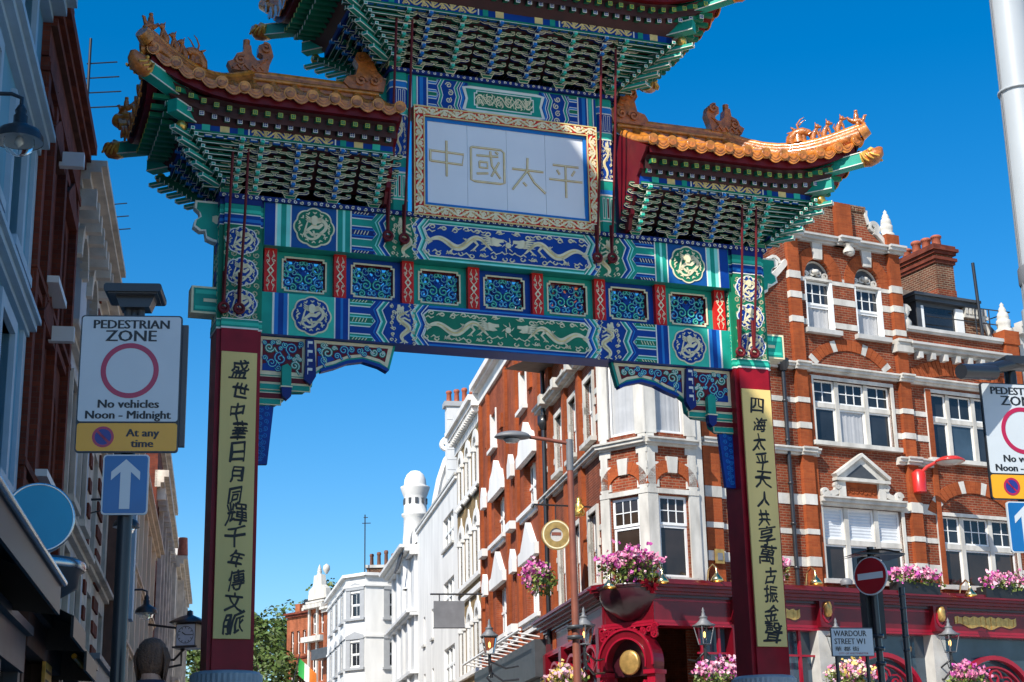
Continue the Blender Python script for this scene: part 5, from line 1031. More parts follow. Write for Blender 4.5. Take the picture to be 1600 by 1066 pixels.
# --- shopfront
SF = [((0, -.5), 0, -2.1, 14.0), (A_LOC, A_R, -.1, 1.8), (S_LOC, S_R, -9, .1)]
def shopfront(loc, rz, a, b, nm='shopfront'):
    s = MB('maroon'); s.box(a, b, -.12, .55, 5.32, 6.02); s.setm('maroon_dark'); s.box(a, b, -.20, .55, 6.02, 6.10); s.setm('maroon')
    for z, p, h in ((6.10, .30, .08), (6.18, .42, .10), (6.28, .55, .08), (6.36, .62, .06), (6.42, .50, .10)): s.box(a - .05, b + .05, -p, .55, z, z + h - .002)
    s.setm('maroon_bright'); s.box(a, b, -.17, -.12, 5.28, 5.36); s.box(a, b, -.16, .5, 5.20, 5.28); s.box(a, b, -.14, -.12, 5.92, 5.97)
    return s
sf = shopfront((0, -.5), 0, -2.1, 14.0)
for x in (.9, 4.05, 8.55, 13.4):   # brackets and glazing bars below
    sf.setm('maroon'); sf.box(x - .28, x + .28, -.34, 0, 5.3, 6.1); sf.setm('maroon_bright')
    for k in range(3): sf.ring([(x + .2 * cos(t), 5.7 + .28 * sin(t)) for t in [2 * pi * i / 12 for i in range(12)]], [(x + .14 * cos(t), 5.7 + .2 * sin(t)) for t in [2 * pi * i / 12 for i in range(12)]], .84 - .5 + .0, .87 - .5) if k == 0 else None
    sf.frame = lambda u, v, ww: (u, -ww, v)
    sf.setm('stone_grey' if x > 1 else 'maroon'); sf.box(x - .3, x + .3, -.2, .3, PG, 5.2)
sf.setm('maroon_bright')
for x in (-.35, .25, 1.55, 2.1, 3.2): sf.box(x - .04, x + .04, .02, .12, PG, 5.2)
for z in (4.45, 3.4): sf.box(-.5, 4.0, .03, .11, z - .03, z + .03)
sf.frame = lambda u, v, ww: (u, .05 - ww, v)
for cx in (6.3, 10.9): sf.ribbon(arc(cx, 3.1, 1.55, 1.45, .1, pi - .1, 24), .14, -.1, .12); sf.ribbon(arc(cx, 3.1, 1.25, 1.15, .1, pi - .1, 24), .06, -.1, .06); sf.ribbon(spiral(cx, 3.9, .3, .06, 0, 1.4, 14), .06, 0, .06); sf.ribbon(spiral(cx + .5, 3.7, .25, .06, 2, -1.4, 14), .05, 0, .06)
sf.ribbon(arc(2.1, 3.2, 1.5, 1.25, pi * .5, pi, 14), .09, -.1, .06)
o = obj('shopfront', sf.mesh('shopfront'), pub, (0, -.5, 0), 0)
q = MB('pane_blue'); q.box(-.3, 13.8, .25, .27, PG + .6, 5.2); obj('pane', q.mesh('pane'), o)
for x, wd in ((2.2, 1.9), (10.6, 2.6)):   # gilded swag boards, worn and unreadable
    q = MB('old_gold'); q.frame = lambda u, v, ww: (u, -.12 - ww, v); n = 24
    top = [(x - wd / 2 + wd * i / n, 5.84 + .03 * sin(i * 1.9) - .05 * abs(i / n - .5)) for i in range(n + 1)]; bo = [(x - wd / 2 + wd * i / n, 5.58 + .05 * sin(i * .8) - .10 * sin(pi * i / n)) for i in range(n + 1)]
    for i in range(n): q.prism([bo[i], bo[i + 1], top[i + 1], top[i]], 0, .02 + .02 * abs(sin(i * 1.7)))
    obj('gilded_swag', q.mesh('gilded_swag'), o)
for x in (.9, 4.05, 8.55):
    q = MB('old_gold'); q.lathe([(.001, .25), (.10, .22), (.14, .12), (.14, -.12), (.10, -.22), (.001, -.25)], (x, -.36, 5.85), 12); obj('gold_boss', q.mesh('gold_boss'), o)
sA = shopfront(A_LOC, A_R, -.1, 1.8)
sA.frame = lambda u, v, ww: (u, -.15 - ww, v); cx = .9
sA.setm('maroon'); sA.ribbon(arc(cx, 4.15, .86, .86, -.25, pi + .25, 30), .26, -.3, .22); sA.setm('maroon_bright'); sA.ribbon(arc(cx, 4.15, .98, .98, -.1, pi + .1, 30), .06, .22, .28); sA.ribbon(arc(cx, 4.15, .72, .72, -.2, pi + .2, 30), .05, .22, .26); sA.setm('maroon_dark'); sA.prism(arc(cx, 4.15, .76, .76, -.5, pi + .5, 30), -.35, -.1)
sA.setm('maroon_bright')
for e in (-1, 1):
    for k in range(5): sA.ribbon(spiral(cx + e * (.95 - .14 * k * (k > 2)), 5.15 - .10 * k + (.2 if k > 2 else 0), .13, .03, k, 1.4 * e, 12), .05, .0, .07)
    sA.rect(cx + e * .86 - .14, cx + e * .86 + .14, 2.2, 3.9, -.3, .2)
    for z in (2.6, 3.0, 3.4, 3.8): sA.rect(cx + e * .86 - .2, cx + e * .86 + .2, z, z + .12, -.3, .3)
for k in range(7): sA.ribbon(spiral(cx - .75 + .25 * k, 5.08 + .02 * (k % 2), .10, .02, k * 2, 1.3, 10), .045, 0, .07)
sA.setm('maroon'); sA.rect(cx - .7, cx + .7, 3.05, 3.4, -.2, .1); sA.setm('maroon_bright'); sA.ribbon(arc(cx, 3.75, .62, .42, pi + .3, 2 * pi - .3, 16), .12, -.1, .12)
oA = obj('shopfront', sA.mesh('shopfront'), pub, (A_LOC[0], A_LOC[1], 0), A_R)
q = MB('old_gold'); q.lathe([(.001, -.10), (.30, -.10), (.36, -.07), (.36, 0)], (cx, -.15, 4.18), 28, 'y'); obj('gold_disc', q.mesh('gold_disc'), oA)
q = MB('maroon_dark'); q.lathe([(.25, 5.35), (.5, 5.5), (.85, 5.8), (1.0, 6.05), (1.0, 6.3)], (cx, .1, 0), 24); q.setm('maroon_dark'); q.lathe([(1.02, 6.3), (1.1, 6.4), (.2, 6.45)], (cx, .1, 0), 24); obj('flower_trough', q.mesh('flower_trough'), oA)
sS = shopfront(S_LOC, S_R, -9, .1)
sS.setm('maroon'); sS.frame = lambda u, v, ww: (u, -.1 - ww, v)
for x in (-.4, -3.0, -6.0, -8.7): sS.rect(x - .2, x + .2, PG, 5.3, -.3, .15)
sS.setm('maroon_bright')
for x in (-1.7, -4.5, -7.3):
    sS.ribbon(arc(x, 4.1, 1.0, .8, 0, pi, 18), .10, -.1, .1)
    for k in range(5): sS.ribbon([(x, 4.1), (x + .95 * cos(pi * (k + 1) / 6), 4.1 + .75 * sin(pi * (k + 1) / 6))], .04, -.1, .02)
sS.setm('pane_blue'); sS.box(-9, .1, .15, .17, PG + .5, 5.2)
obj('shopfront', sS.mesh('shopfront'), pub, (S_LOC[0], S_LOC[1], 0), S_R)
# =================================================================== right side of the street beyond the pub
class Bld:
    """a house in the row: local x runs along the street from the far end (right side) or near end (left side)"""
    def __init__(s, name, label, cat, side, lat, s0, s1, group=None):
        base = street(lat, s1 if side > 0 else s0); s.rz = radians(-79.7) if side > 0 else radians(100.3)
        s.side, s.s0, s.s1, s.L = side, s0, s1, s1 - s0; s.zb = ground(base.y); s.r = thing(name, label, cat, base.x, base.y, s.zb, s.rz, group)
    def x(s, st): return (s.s1 - st) if s.side > 0 else (st - s.s0)
    def hole(s, c, w, z0, z1, *r): x = s.x(c); return (x - w / 2, x + w / 2, z0, z1, *r)
    def wall(s, mt, ztop, holes, depth=.25, thick=9.0, name='wall'):
        q = MB(mt); wall(q, 0, s.L, s.zb - .6, ztop, holes, depth)
        q.add([(0, 0, s.zb - .6), (0, thick, s.zb - .6), (0, thick, ztop), (0, 0, ztop)], [(0, 1, 2, 3)]); q.add([(s.L, 0, s.zb - .6), (s.L, thick, s.zb - .6), (s.L, thick, ztop), (s.L, 0, ztop)], [(0, 1, 2, 3)])
        q.add([(0, thick, s.zb - .6), (s.L, thick, s.zb - .6), (s.L, thick, ztop), (0, thick, ztop)], [(0, 1, 2, 3)]); q.build(name, s.r)
        k = MB('slate'); k.add([(0, .3, ztop - .1), (s.L, .3, ztop - .1), (s.L, thick, ztop - .1), (0, thick, ztop - .1)], [(0, 1, 2, 3)]); k.build('roof', s.r)
    cnt = 0
    def win(s, h, **k):
        Bld.cnt += 1; k.setdefault('pm', ('pane', 'pane_blue', 'pane', 'curtain', 'pane_warm', 'pane', 'blind')[Bld.cnt * 5 % 7] if s.side > 0 else 'pane')
        return window(s.r, (0, 0), 0, h[0], h[2], h[1] - h[0], h[3] - h[2] - (h[4] * .0 if len(h) > 4 else 0), **k)
# --- red house with white pediments
b = Bld('red_house', 'red brick house with white scrolled and pointed window heads, left of the corner pub', 'house', 1, 11.4, 56.6, 71.2)
H = [b.hole(60.5, 1.25, 15.25, 16.75), b.hole(67.6, 1.25, 15.25, 16.75)]
for c in (59.6, 66.6): H += [b.hole(c, 2.5, 11.15, 12.95), b.hole(c, 2.5, 7.1, 9.1)]
H += [b.hole(63.1, .45, 11.2, 12.9), b.hole(63.1, .45, 7.2, 9.0), b.hole(70.1, .45, 11.2, 12.9), b.hole(70.1, .45, 7.2, 9.0)]
b.wall('brick_red_bld', 18.0, H, .35)
for i, h in enumerate(H): b.win(h, mull=((.33, .66) if h[1] - h[0] > 2 else ()), split=.5, mm='paint_white', mw=.1, dep=.28, fw=.08)
q = MB('stucco_white'); q.box(-.1, b.L + .1, -.12, .3, 17.98, 18.55); q.box(-.1, b.L + .1, -.35, .3, 18.55, 18.68); q.box(-.1, b.L + .1, -.5, .3, 18.68, 18.95)
q.frame = lambda u, v, ww: (u, -ww, v)
for c in (59.6, 66.6):
    x = b.x(c)
    q.prism([(x - 1.75, 12.95), (x + 1.75, 12.95), (x + 1.75, 13.35), (x + 1.3, 13.45), (x + 1.1, 13.85), (x + .5, 14.05), (x, 14.45), (x - .5, 14.05), (x - 1.1, 13.85), (x - 1.3, 13.45), (x - 1.75, 13.35)], -.1, .22)
    q.prism([(x - 1.75, 9.12), (x + 1.75, 9.12), (x + 1.75, 9.55), (x + 1.2, 9.6), (x, 10.55), (x - 1.2, 9.6), (x - 1.75, 9.55)], -.1, .22)
    for z in (11.05, 7.0): q.box(x - 1.9, x + 1.9, -.22, .1, z - .16, z + .0); q.box(x - 1.7, x + 1.7, -.12, .1, z - .3, z - .16)
for c in (63.1, 70.1):
    x = b.x(c)
    for z in (13.0, 9.15): q.prism([(x - .4, z), (x + .4, z), (x + .4, z + .5), (x, z + .95), (x - .4, z + .5)], -.1, .2)
    for z in (11.05, 7.0): q.box(x - .55, x + .55, -.3, .1, z - .22, z + .1)
for c in (60.5, 67.6): x = b.x(c); q.box(x - .85, x + .85, -.2, .1, 15.05, 15.2); q.box(x - .75, x - .62, -.05, .2, 15.2, 16.85); q.box(x + .62, x + .75, -.05, .2, 15.2, 16.85)
q.box(.0, b.L, -.1, .1, 6.45, 6.6)
q.build('white_dressings', b.r)
q = MB('brick_rubbed')
for c in (57.3, 61.9, 64.3, 68.9, 71.0): x = b.x(c); q.box(max(0, x - .22), min(b.L, x + .22), -.12, 0, b.zb, 17.9)
for c in (58.9, 62.0, 65.5, 69.3): x = b.x(c); q.box(x - .3, x + .3, -.1, 0, 15.6, 16.2)
q.build('brick_piers', b.r)
q = MB('dark_grey'); q.box(.3, b.L - .2, -.5, .1, 4.6, 5.9); q.setm('sign_black'); q.box(.3, b.L - .2, -.3, .1, b.zb, 4.6); q.build('shop_fascia', b.r)
q = MB('paint_white')
for i in range(12): x = .6 + i * 1.15; q.tube([(x, -.1, 6.1), (x + .1, -1.0, 6.25)], .035, 5)
q.tube([(.4, -1.0, 6.25), (b.L - .3, -1.0, 6.25)], .05, 6); q.build('awning_frame', b.r)
q = MB('mid_grey'); q.frame = lambda u, v, ww: (v, u, ww)
q = MB('mid_grey'); q.box(0, .10, -2.35, -1.0, 7.8, 8.95); q.setm('black_iron'); q.tube([(.05, .1, 9.25), (.05, -2.5, 9.25)], .04, 6); q.tube([(.05, -1.2, 9.25), (.05, -1.2, 8.9)], .025, 5); q.tube([(.05, -2.1, 9.25), (.05, -2.1, 8.9)], .025, 5); q.box(-.01, .11, -2.38, -.97, 7.77, 7.8)
hs_ = thing('hanging_sign', 'blank grey board hanging from an iron bar on the red house', 'sign', *(street(11.4, 70.3)), b.rz); ROOTZ[hs_.name] = 0.0; q.build('board', hs_)
# --- yellow brick house with arcaded windows
b = Bld('yellow_house', 'narrow yellow brick house with rows of white arched windows', 'house', 1, 11.4, 71.2, 79.0)
H = []
for z0, z1 in ((14.7, 16.9), (10.6, 13.2), (6.4, 9.0)):
    for c in (72.7, 75.1, 77.5): H.append(b.hole(c, 1.0, z0, z1, .5))
b.wall('brick_yellow', 17.4, H, .3)
for h in H: b.win(h, split=.45, dep=.24)
q = MB('stucco_white'); q.box(-.1, b.L + .1, -.1, .3, 17.3, 17.75); q.box(-.1, b.L + .1, -.45, .3, 18.0, 18.25); q.box(-.1, b.L + .1, -.6, .3, 18.25, 18.5); q.box(-.1, b.L + .1, -.12, .3, 17.75, 18.0)
for i in range(17): q.box(.1 + .46 * i, .33 + .46 * i, -.4, 0, 17.75, 18.0)
for z0, z1 in ((14.7, 16.9), (10.6, 13.2), (6.4, 9.0)):
    for c in (72.7, 75.1, 77.5):
        x = b.x(c); voussoirs(q, x, z1 - .5, .5, .5, .32, 0, pi, 9, .10, lambda i: 'stucco_white')
        q.box(x - .78, x - .5, -.08, .1, z0 - .1, z1 - .5); q.box(x + .5, x + .78, -.08, .1, z0 - .1, z1 - .5); q.box(x - .86, x - .46, -.16, .1, z1 - .62, z1 - .45); q.box(x + .46, x + .86, -.16, .1, z1 - .62, z1 - .45)
        q.frame = lambda u, v, ww: (u, -ww, v); q.prism([(x - .3, z1 + .1), (x + .3, z1 + .1), (x, z1 + .7)], -.05, .05)
    q.box(.1, b.L - .1, -.18, .1, z0 - .3, z0 - .1)
q.box(0, b.L, -.15, .1, 9.7, 9.95)
q.setm('dark_grey')
for c in (72.7, 75.1, 77.5): x = b.x(c); q.box(x - .8, x + .8, -.10, -.08, 14.2, 14.45); 
q.setm('stucco_white')
for c in (72.7, 75.1, 77.5):
    for k in range(4): x = b.x(c) - .6 + .4 * k; q.lathe([(.001, -.12), (.1, -.05), (.1, .05), (.001, .12)], (x, -.14, 14.32), 8)
q.build('white_arcade', b.r)
# --- plain white house
b = Bld('white_house', 'plain white rendered house with triple windows between the yellow house and the turret', 'house', 1, 11.4, 79.0, 96.0)
H = [b.hole(82.4, 3.9, 13.3, 14.95), b.hole(82.4, 3.9, 10.0, 11.6), b.hole(82.4, 3.9, 6.4, 8.2)]
for z0, z1 in ((9.3, 10.9), (6.0, 7.7)): H += [b.hole(89.0, .8, z0, z1), b.hole(92.7, .8, z0, z1)]
b.wall('stucco_white', 16.2, H, .2)
for h in H: b.win(h, mull=((.33, .66) if h[1] - h[0] > 2 else ()), mm='paint_white', mw=.12, dep=.15, fw=.08)
q = MB('stucco_white'); q.box(0, b.L, -.12, .3, 16.2, 16.38); q.setm('stone_grey'); q.box(-.05, b.L + .05, -.16, .3, 16.38, 16.5)
q.build('coping', b.r)
for h in H: q = MB('stone_grey'); q.box(h[0] - .15, h[1] + .15, -.12, .1, h[2] - .12, h[2]); q.build('sill', b.r)
q = MB('brick_red_bld'); q.box(b.x(80.6), b.x(79.2), -.35, 0, b.zb, 6.0); q.build('shop_pier', b.r)
# --- turret building
b = Bld('turret_house', 'pale grey ornate house with a round domed corner turret far down the street', 'house', 1, 11.2, 96.0, 108.5)
H = [b.hole(c, 1.0, z0, z0 + 1.9, .4) for c in (99.5, 102.5, 105.5) for z0 in (12.0, 8.6, 5.4)]
b.wall('stucco_grey', 15.0, H, .25)
for h in H: b.win(h, dep=.2)
q = MB('stucco_grey')
for z, p in ((15.0, .3), (15.2, .6), (15.4, .9), (11.4, .3), (11.55, .5), (8.0, .3)): q.box(-.1, b.L + .3, -p, .2, z, z + .19)
for c in (98, 101, 104, 107): x = b.x(c); q.box(x - .25, x + .25, -.18, 0, 5, 15.0)
q.setm('slate'); q.add([(0, 0, 15.6), (b.L, 0, 15.6), (b.L, 2.5, 18), (0, 2.5, 18)], [(0, 1, 2, 3)]); q.add([(0, 2.5, 18), (b.L, 2.5, 18), (b.L, 9, 18), (0, 9, 18)], [(0, 1, 2, 3)])
q.setm('black_iron')
for x in (b.x(97.5), b.x(96.6), b.x(98.4)): q.tube([(x, -.5, 15.6), (x, -.9, 14.2)], .06, 6)
for i in range(8): q.tube([(b.x(98.5) + .35 * i, -1.0, 5.2), (b.x(98.5) + .35 * i, -1.0, 6.6)], .03, 5)
q.tube([(b.x(98.5), -1.0, 6.6), (b.x(96), -1.0, 6.6)], .04, 5)
q.build('cornice_and_pilasters', b.r)
q = MB('stucco_white'); x = b.x(98.6)
q.lathe([(.80, 13.5), (.78, 15.6), (.78, 16.6), (.74, 17.0), (.72, 17.9), (.86, 18.05), (.86, 18.15), (.72, 18.2), (.70, 19.2), (.74, 19.3), (.9, 19.75), (.92, 19.85), (.70, 19.9), (.70, 20.0), (.66, 20.35), (.52, 20.65), (.3, 20.85), (.001, 20.92)], (x, .4, -.25), 28)
q.setm('dark_grey')
for k in range(10): a = 2 * pi * k / 10; q.box(x + .66 * cos(a) - .10, x + .66 * cos(a) + .10, .4 + .66 * sin(a) - .10, .4 + .66 * sin(a) + .10, 18.5, 18.85); q.lathe([(.001, -.05), (.06, 0), (.001, .05)], (x + .72 * cos(a), .4 + .72 * sin(a), 19.42), 6)
q.setm('stucco_white'); q.tube([(x - .55, .1, 16.9), (x - .75, -.1, 16.2), (x - .7, -.1, 15.6)], .14, 6); q.tube([(x + .55, .1, 16.9), (x + .75, -.1, 16.2), (x + .7, -.1, 15.6)], .14, 6); q.build('turret', b.r)
q = MB('stucco_grey'); xn = b.L + .02; q.frame = lambda u, v, ww: (xn + ww, u, v)    # shaped gable over the white house, its shade painted in as grey
q.prism([(.3, 14.5), (.3, 16.6), (.9, 17.0), (1.1, 17.3), (1.25, 18.4), (1.5, 19.6), (1.9, 20.8), (2.3, 21.3), (2.4, 22.1), (6.5, 22.1), (6.5, 14.5)], 0, .3); q.setm('stucco_white'); q.ribbon([(.25, 16.6), (.9, 17.0), (1.1, 17.3), (1.25, 18.4), (1.5, 19.6), (1.9, 20.8), (2.3, 21.3)], .22, -.1, .45)
q.ribbon(spiral(2.0, 21.7, .45, .1, 0, 1.5, 18), .2, 0, .4); q.build('party_gable', b.r)
q = MB('stucco_grey'); q.box(b.L + .4, b.L + 1.2, 1.9, 5.0, 14, 23.9); q.setm('shutter_grey'); q.box(b.L + .3, b.L + 1.3, 1.75, 5.15, 23.9, 24.2)
for k in range(14): q.box(b.L + 1.2, b.L + 1.215, 1.91, 4.99, 15 + .62 * k, 15.02 + .62 * k)
ch = q.build('chimney', b.r); pots(ch, b.L + .8, 2.1, 24.2, 6, 0, .48, .17, .85)
# --- far white corner house with grey shutters
wh = thing('shuttered_house', 'white corner house with grey stone window surrounds at the end of the street', 'house', -7.4, 110.0, ground(110), 0)
Rr = radians(180)
# front (towards the camera) and street side as two faces of one block
def face(name, loc, rz, L, wins, parent=wh, ztop=15.9):
    q = MB('stucco_white'); wall(q, 0, L, 0, ztop, wins, .15); obj(name, q.mesh(name), parent, (loc[0], loc[1], 0), rz)
    t = MB('shutter_grey')
    for h in wins:
        t.box(h[0] - .42, h[0], -.05, .05, h[2] - .2, h[3] + .35); t.box(h[1], h[1] + .42, -.05, .05, h[2] - .2, h[3] + .35); t.box(h[0] - .42, h[1] + .42, -.10, .05, h[3] + .2, h[3] + .45); t.box(h[0] - .5, h[1] + .5, -.18, .05, h[2] - .25, h[2] - .1)
        t.frame = lambda u, v, ww: (u, -ww, v); c = (h[0] + h[1]) / 2; t.prism([(h[0] - .4, h[3] + .45), (h[1] + .4, h[3] + .45), (c, h[3] + .7)], -.05, .08)
    t.setm('stucco_white'); t.box(-.1, L + .1, -.25, .05, ztop - .2, ztop); t.box(-.05, L + .05, -.12, .05, ztop - .9, ztop - .8); t.box(0, L, -.08, .05, 11.6, 11.75)
    obj('shutters_and_bands', t.mesh('shutters_and_bands'), parent, (loc[0], loc[1], 0), rz)
    for h in wins: window(parent, (loc[0], loc[1]), rz, h[0], h[2], h[1] - h[0], h[3] - h[2], dep=.1, fw=.07, top=(2, 1), bot=(2, 1))
fr = radians(24)
face('front_wall', (-2.9, -.4), fr, 4.2, [(1.75, 2.9, 13.0, 14.6), (1.75, 2.9, 9.7, 11.3), (1.75, 2.9, 6.0, 7.8)])
face('chamfer_wall', (-4.35, .9), radians(-39), 1.95, [(.5, 1.4, 13.0, 14.6), (.5, 1.4, 9.7, 11.3), (.5, 1.4, 6.0, 7.8)])
sr = radians(-78); LL = 13
face('street_wall', (-4.35 - LL * cos(sr), .9 - LL * sin(sr)), sr, LL, [(LL - d, LL - d + 1.0, z, z + 1.7) for d in (2.6, 6.4, 10.2) for z in (13.0, 9.7, 6.0)])
q = MB('slate'); q.add([(1.25, .2, 15.9), (-2.9, -.4, 15.9), (-4.35, .9, 15.9), (-4.35 - LL * cos(sr), .9 - LL * sin(sr), 15.9), (6, 30, 15.9)], [(0, 1, 2, 3, 4)]); q.build('roof', wh)
q = MB('brick_dark'); q.box(-3.0, 1.3, 2.0, 2.9, 15.8, 16.6); q.setm('stone_grey'); q.box(-.6, 1.4, 1.9, 3.0, 16.5, 16.9); q.box(-3.1, -.6, 1.9, 3.0, 16.55, 16.75); ch = q.build('chimney', wh); pots(ch, -2.7, 2.4, 16.75, 5, .5, 0, .14, .95, 'pot_dark')
q = MB('black_iron'); q.tube([(-3.1, 1.5, 15.9), (-3.1, 1.5, 20.2)], .045, 6); q.tube([(-3.3, 1.5, 19.6), (-2.7, 1.5, 19.6)], .03, 5); q.tube([(-3.2, 1.5, 20.0), (-2.9, 1.5, 20.0)], .03, 5); q.build('aerial', wh)
# --- far red brick block, the narrow house with a stone gable, the dark roofed house
ra = radians(-72)
def farhouse(name, label, x, y, rz, L, ztop, mt, wcols, floors, trim, w=1.0, extra=None):
    g = ground(y); r = thing(name, label, 'house', x, y, g, rz); H = [(c - w / 2, c + w / 2, z0, z1) for c in wcols for z0, z1 in floors]
    q = MB(mt); wall(q, 0, L, g - .5, ztop, H, .25); q.box(L, L + .05, 0, 10, g - .5, ztop); q.box(-.05, 0, 0, 10, g - .5, ztop); q.build('wall', r)
    k = MB('slate'); k.add([(0, 0, ztop - .05), (L, 0, ztop - .05), (L, 10, ztop - .05), (0, 10, ztop - .05)], [(0, 1, 2, 3)]); k.build('roof', r)
    for h in H: window(r, (0, 0), 0, h[0], h[2], h[1] - h[0], h[3] - h[2], dep=.2, fw=.08)
    t = MB(trim); t.box(-.1, L + .1, -.25, .1, ztop - .35, ztop - .1); t.box(-.1, L + .1, -.45, .1, ztop - .1, ztop + .1)
    for z0, z1 in floors: t.box(0, L, -.12, .05, z0 - .45, z0 - .25)
    if extra: extra(t, L, r)
    t.build('cornice', r); return r
farhouse('far_red_house', 'plain red brick block in the distance beside the trees', -24.2, 171, radians(-45), 5.6, 20.5, 'brick_far', (.9, 1.9, 2.9, 3.9, 4.8), ((16.3, 18.7), (12.2, 14.8), (9.0, 11)), 'brick_deep_red', .5,
         lambda t, L, r: (t.setm('black_iron'), t.box(2.2, L, .4, .46, 20.6, 21.9), t.setm('brick_far'), t.box(.0, .8, 1, 2, 20.4, 21.7), t.setm('stone_white'), t.box(1.2, 1.8, .9, 1.4, 20.4, 21.2)))
def gab(t, L, r):
    t.setm('stone_white'); t.frame = lambda u, v, ww: (u, -ww, v); t.prism([(-.1, 20.3), (L + .1, 20.3), (L, 21.2), (L * .75, 21.6), (L * .7, 22.6), (L * .3, 22.6), (L * .25, 21.6), (0, 21.2)], -.4, .15); finial(t, L * .5, .1, 22.6, .9); t.lathe([(.001, 23.6), (.3, 23.4), (.35, 23.0), (.1, 22.6)], (L * .85, .2, 0), 8)
    t.box(-.2, L + .2, -.9, .1, 16.2, 16.7); t.box(-.2, L + .2, -.7, .1, 19.4, 19.8)
    for x in (.1, L / 2, L - .1): t.box(x - .12, x + .12, -.2, .1, 6, 19.4)
farhouse('gabled_house', 'narrow red house with a white stone gable in the distance', -20.2, 158, radians(-50), 3.0, 20.0, 'brick_far', (.8, 2.2), ((17, 19), (12.5, 15), (8.5, 11)), 'stone_white', .8, gab)
def dk(t, L, r): t.setm('mansard'); t.add([(-.1, -.2, 18.1), (L, -.2, 18.1), (L, 3.0, 20.6), (-.1, 3.0, 20.6)], [(0, 1, 2, 3)]); t.setm('stone_white'); t.box(-.2, .0, -.3, .3, 17.9, 18.5); t.setm('dark_grey'); t.box(0, L, -1.2, .1, 13.4, 14.3); t.setm('flag_orange'); t.box(L - .6, L - .1, -.6, -.5, 10.6, 11.9)
farhouse('dark_roofed_house', 'red house with white windows under a steep dark roof in the distance', -17.4, 146, radians(-58), 5.2, 18.0, 'brick_far', (1.0, 2.6, 4.2), ((14.8, 17.0), (10.2, 12.8), (7, 9)), 'stone_white', .8, dk)

# =================================================================== left side of the street, in shade
# --- pale blue house
b = Bld('blue_house', 'pale blue painted house at the left edge, with moulded window frames', 'house', -1, -3.0, 5.0, 23.6)
H = [b.hole(c, 1.3, z0, z1) for c in (21.6, 18.6, 15.6) for z0, z1 in ((10.35, 12.3), (7.4, 9.3), (4.3, 6.5))]
b.wall('stucco_blue', 12.0, H, .18)
for h in H: b.win(h, fm='trim_blue', dep=.14, pm='pane_blue')
q = MB('trim_blue')
for z, pr in ((9.72, ((.10, .10), (.12, .22), (.10, .30))), (6.85, ((.08, .10), (.10, .20), (.08, .26))), (11.95, ((.12, .15), (.15, .35), (.15, .5)))): cornice(q, 0, b.L, z, pr)
for h in H: surround(q, *h, .2, .08)
q.box(b.L - .35, b.L - .02, -.06, .05, b.zb, 9.7); q.build('mouldings', b.r)
q = MB('slate'); q.box(13.5, b.L, 1.2, 9, 12.0, 15.2); q.setm('stucco_blue'); q.box(0, 13.5, .01, 9, 12.4, 22.2); q.build('unseen_shade_block', b.r)  # unseen attic and tall block, added and sized to throw shade on the gate
# --- dark red brick house
b = Bld('dark_brick_house', 'dark red brick house in shade with white sash windows and corbelled eaves', 'house', -1, -3.0, 23.6, 29.5)
H = [b.hole(25.7, 1.15, 8.3, 10.5), b.hole(25.7, 1.15, 5.2, 7.4), b.hole(28.3, .95, 8.3, 10.4, .4), b.hole(28.3, .95, 5.2, 7.2, .4), b.hole(25.7, 1.15, 2.0, 4.6, .5)]
b.wall('brick_deep_red', 12.4, H, .25)
for h in H: b.win(h, dep=.14, fw=.08)
q = MB('brick_deep_red')
for z, p, hh in ((10.9, .10, .16), (11.15, .16, .14), (11.4, .12, .5), (11.9, .22, .14), (12.05, .3, .14), (12.2, .4, .2), (7.75, .10, .14), (7.95, .15, .1), (4.75, .10, .14), (4.95, .16, .12)): q.box(0, b.L, -p, .1, z, z + hh - .003)
for x in (0.05, 1.35, 3.2, b.L - .35): q.box(x, x + .3, -.14, 0, b.zb, 11.4)
q.box(1.1, 4.0, .0, .6, 12.4, 13.3); q.box(1.0, 2.0, -.1, .7, 13.3, 13.7); q.box(2.4, 3.4, -.1, .7, 12.4, 13.9)
for h in H[:3]:
    q.frame = lambda u, v, ww: (u, -ww, v); c = (h[0] + h[1]) / 2; q.prism([(c - .9, h[3] + .12), (c + .9, h[3] + .12), (c + .9, h[3] + .24), (c, h[3] + .75), (c - .9, h[3] + .24)], 0, .15)
q.build('corbelled_brickwork', b.r)
q = MB('paint_white')
for h in H[:2] + H[4:]: q = MB('paint_white'); q.box(h[0] - .12, h[1] + .12, -.32, .1, h[2] - .13, h[2] - .02); q.build('white_sill', b.r)
for z in (7.5, 10.55): q = MB('paint_white'); q.box(2.4, 2.55, -.5, -.1, z, z + .25); q.build('white_bracket', b.r)
def aerial(name, label, lat, s, z, n, L=1.6):
    p = street(lat, s); t = thing(name, label, 'aerial', p.x, p.y, z, radians(10)); ROOTZ[t.name] = 0
    q = MB('black_iron'); q.tube([(0, 0, 0), (0, 0, L)], .03, 6)
    for k in range(n): q.tube([(-.05, 0, L * .25 + .3 * k), (.65 - .05 * k, .1, L * .25 + .12 + .3 * k)], .014, 5)
    t.location.z = z; q.build('mast', t)
aerial('roof_aerial', 'thin black aerial on the parapet of the dark red brick house', -2.75, 28.6, 12.3, 4, 1.9)
aerial('roof_aerial', 'thin black aerial above the pale grey stuccoed house', -2.9, 34.6, 12.2, 3, 1.3)
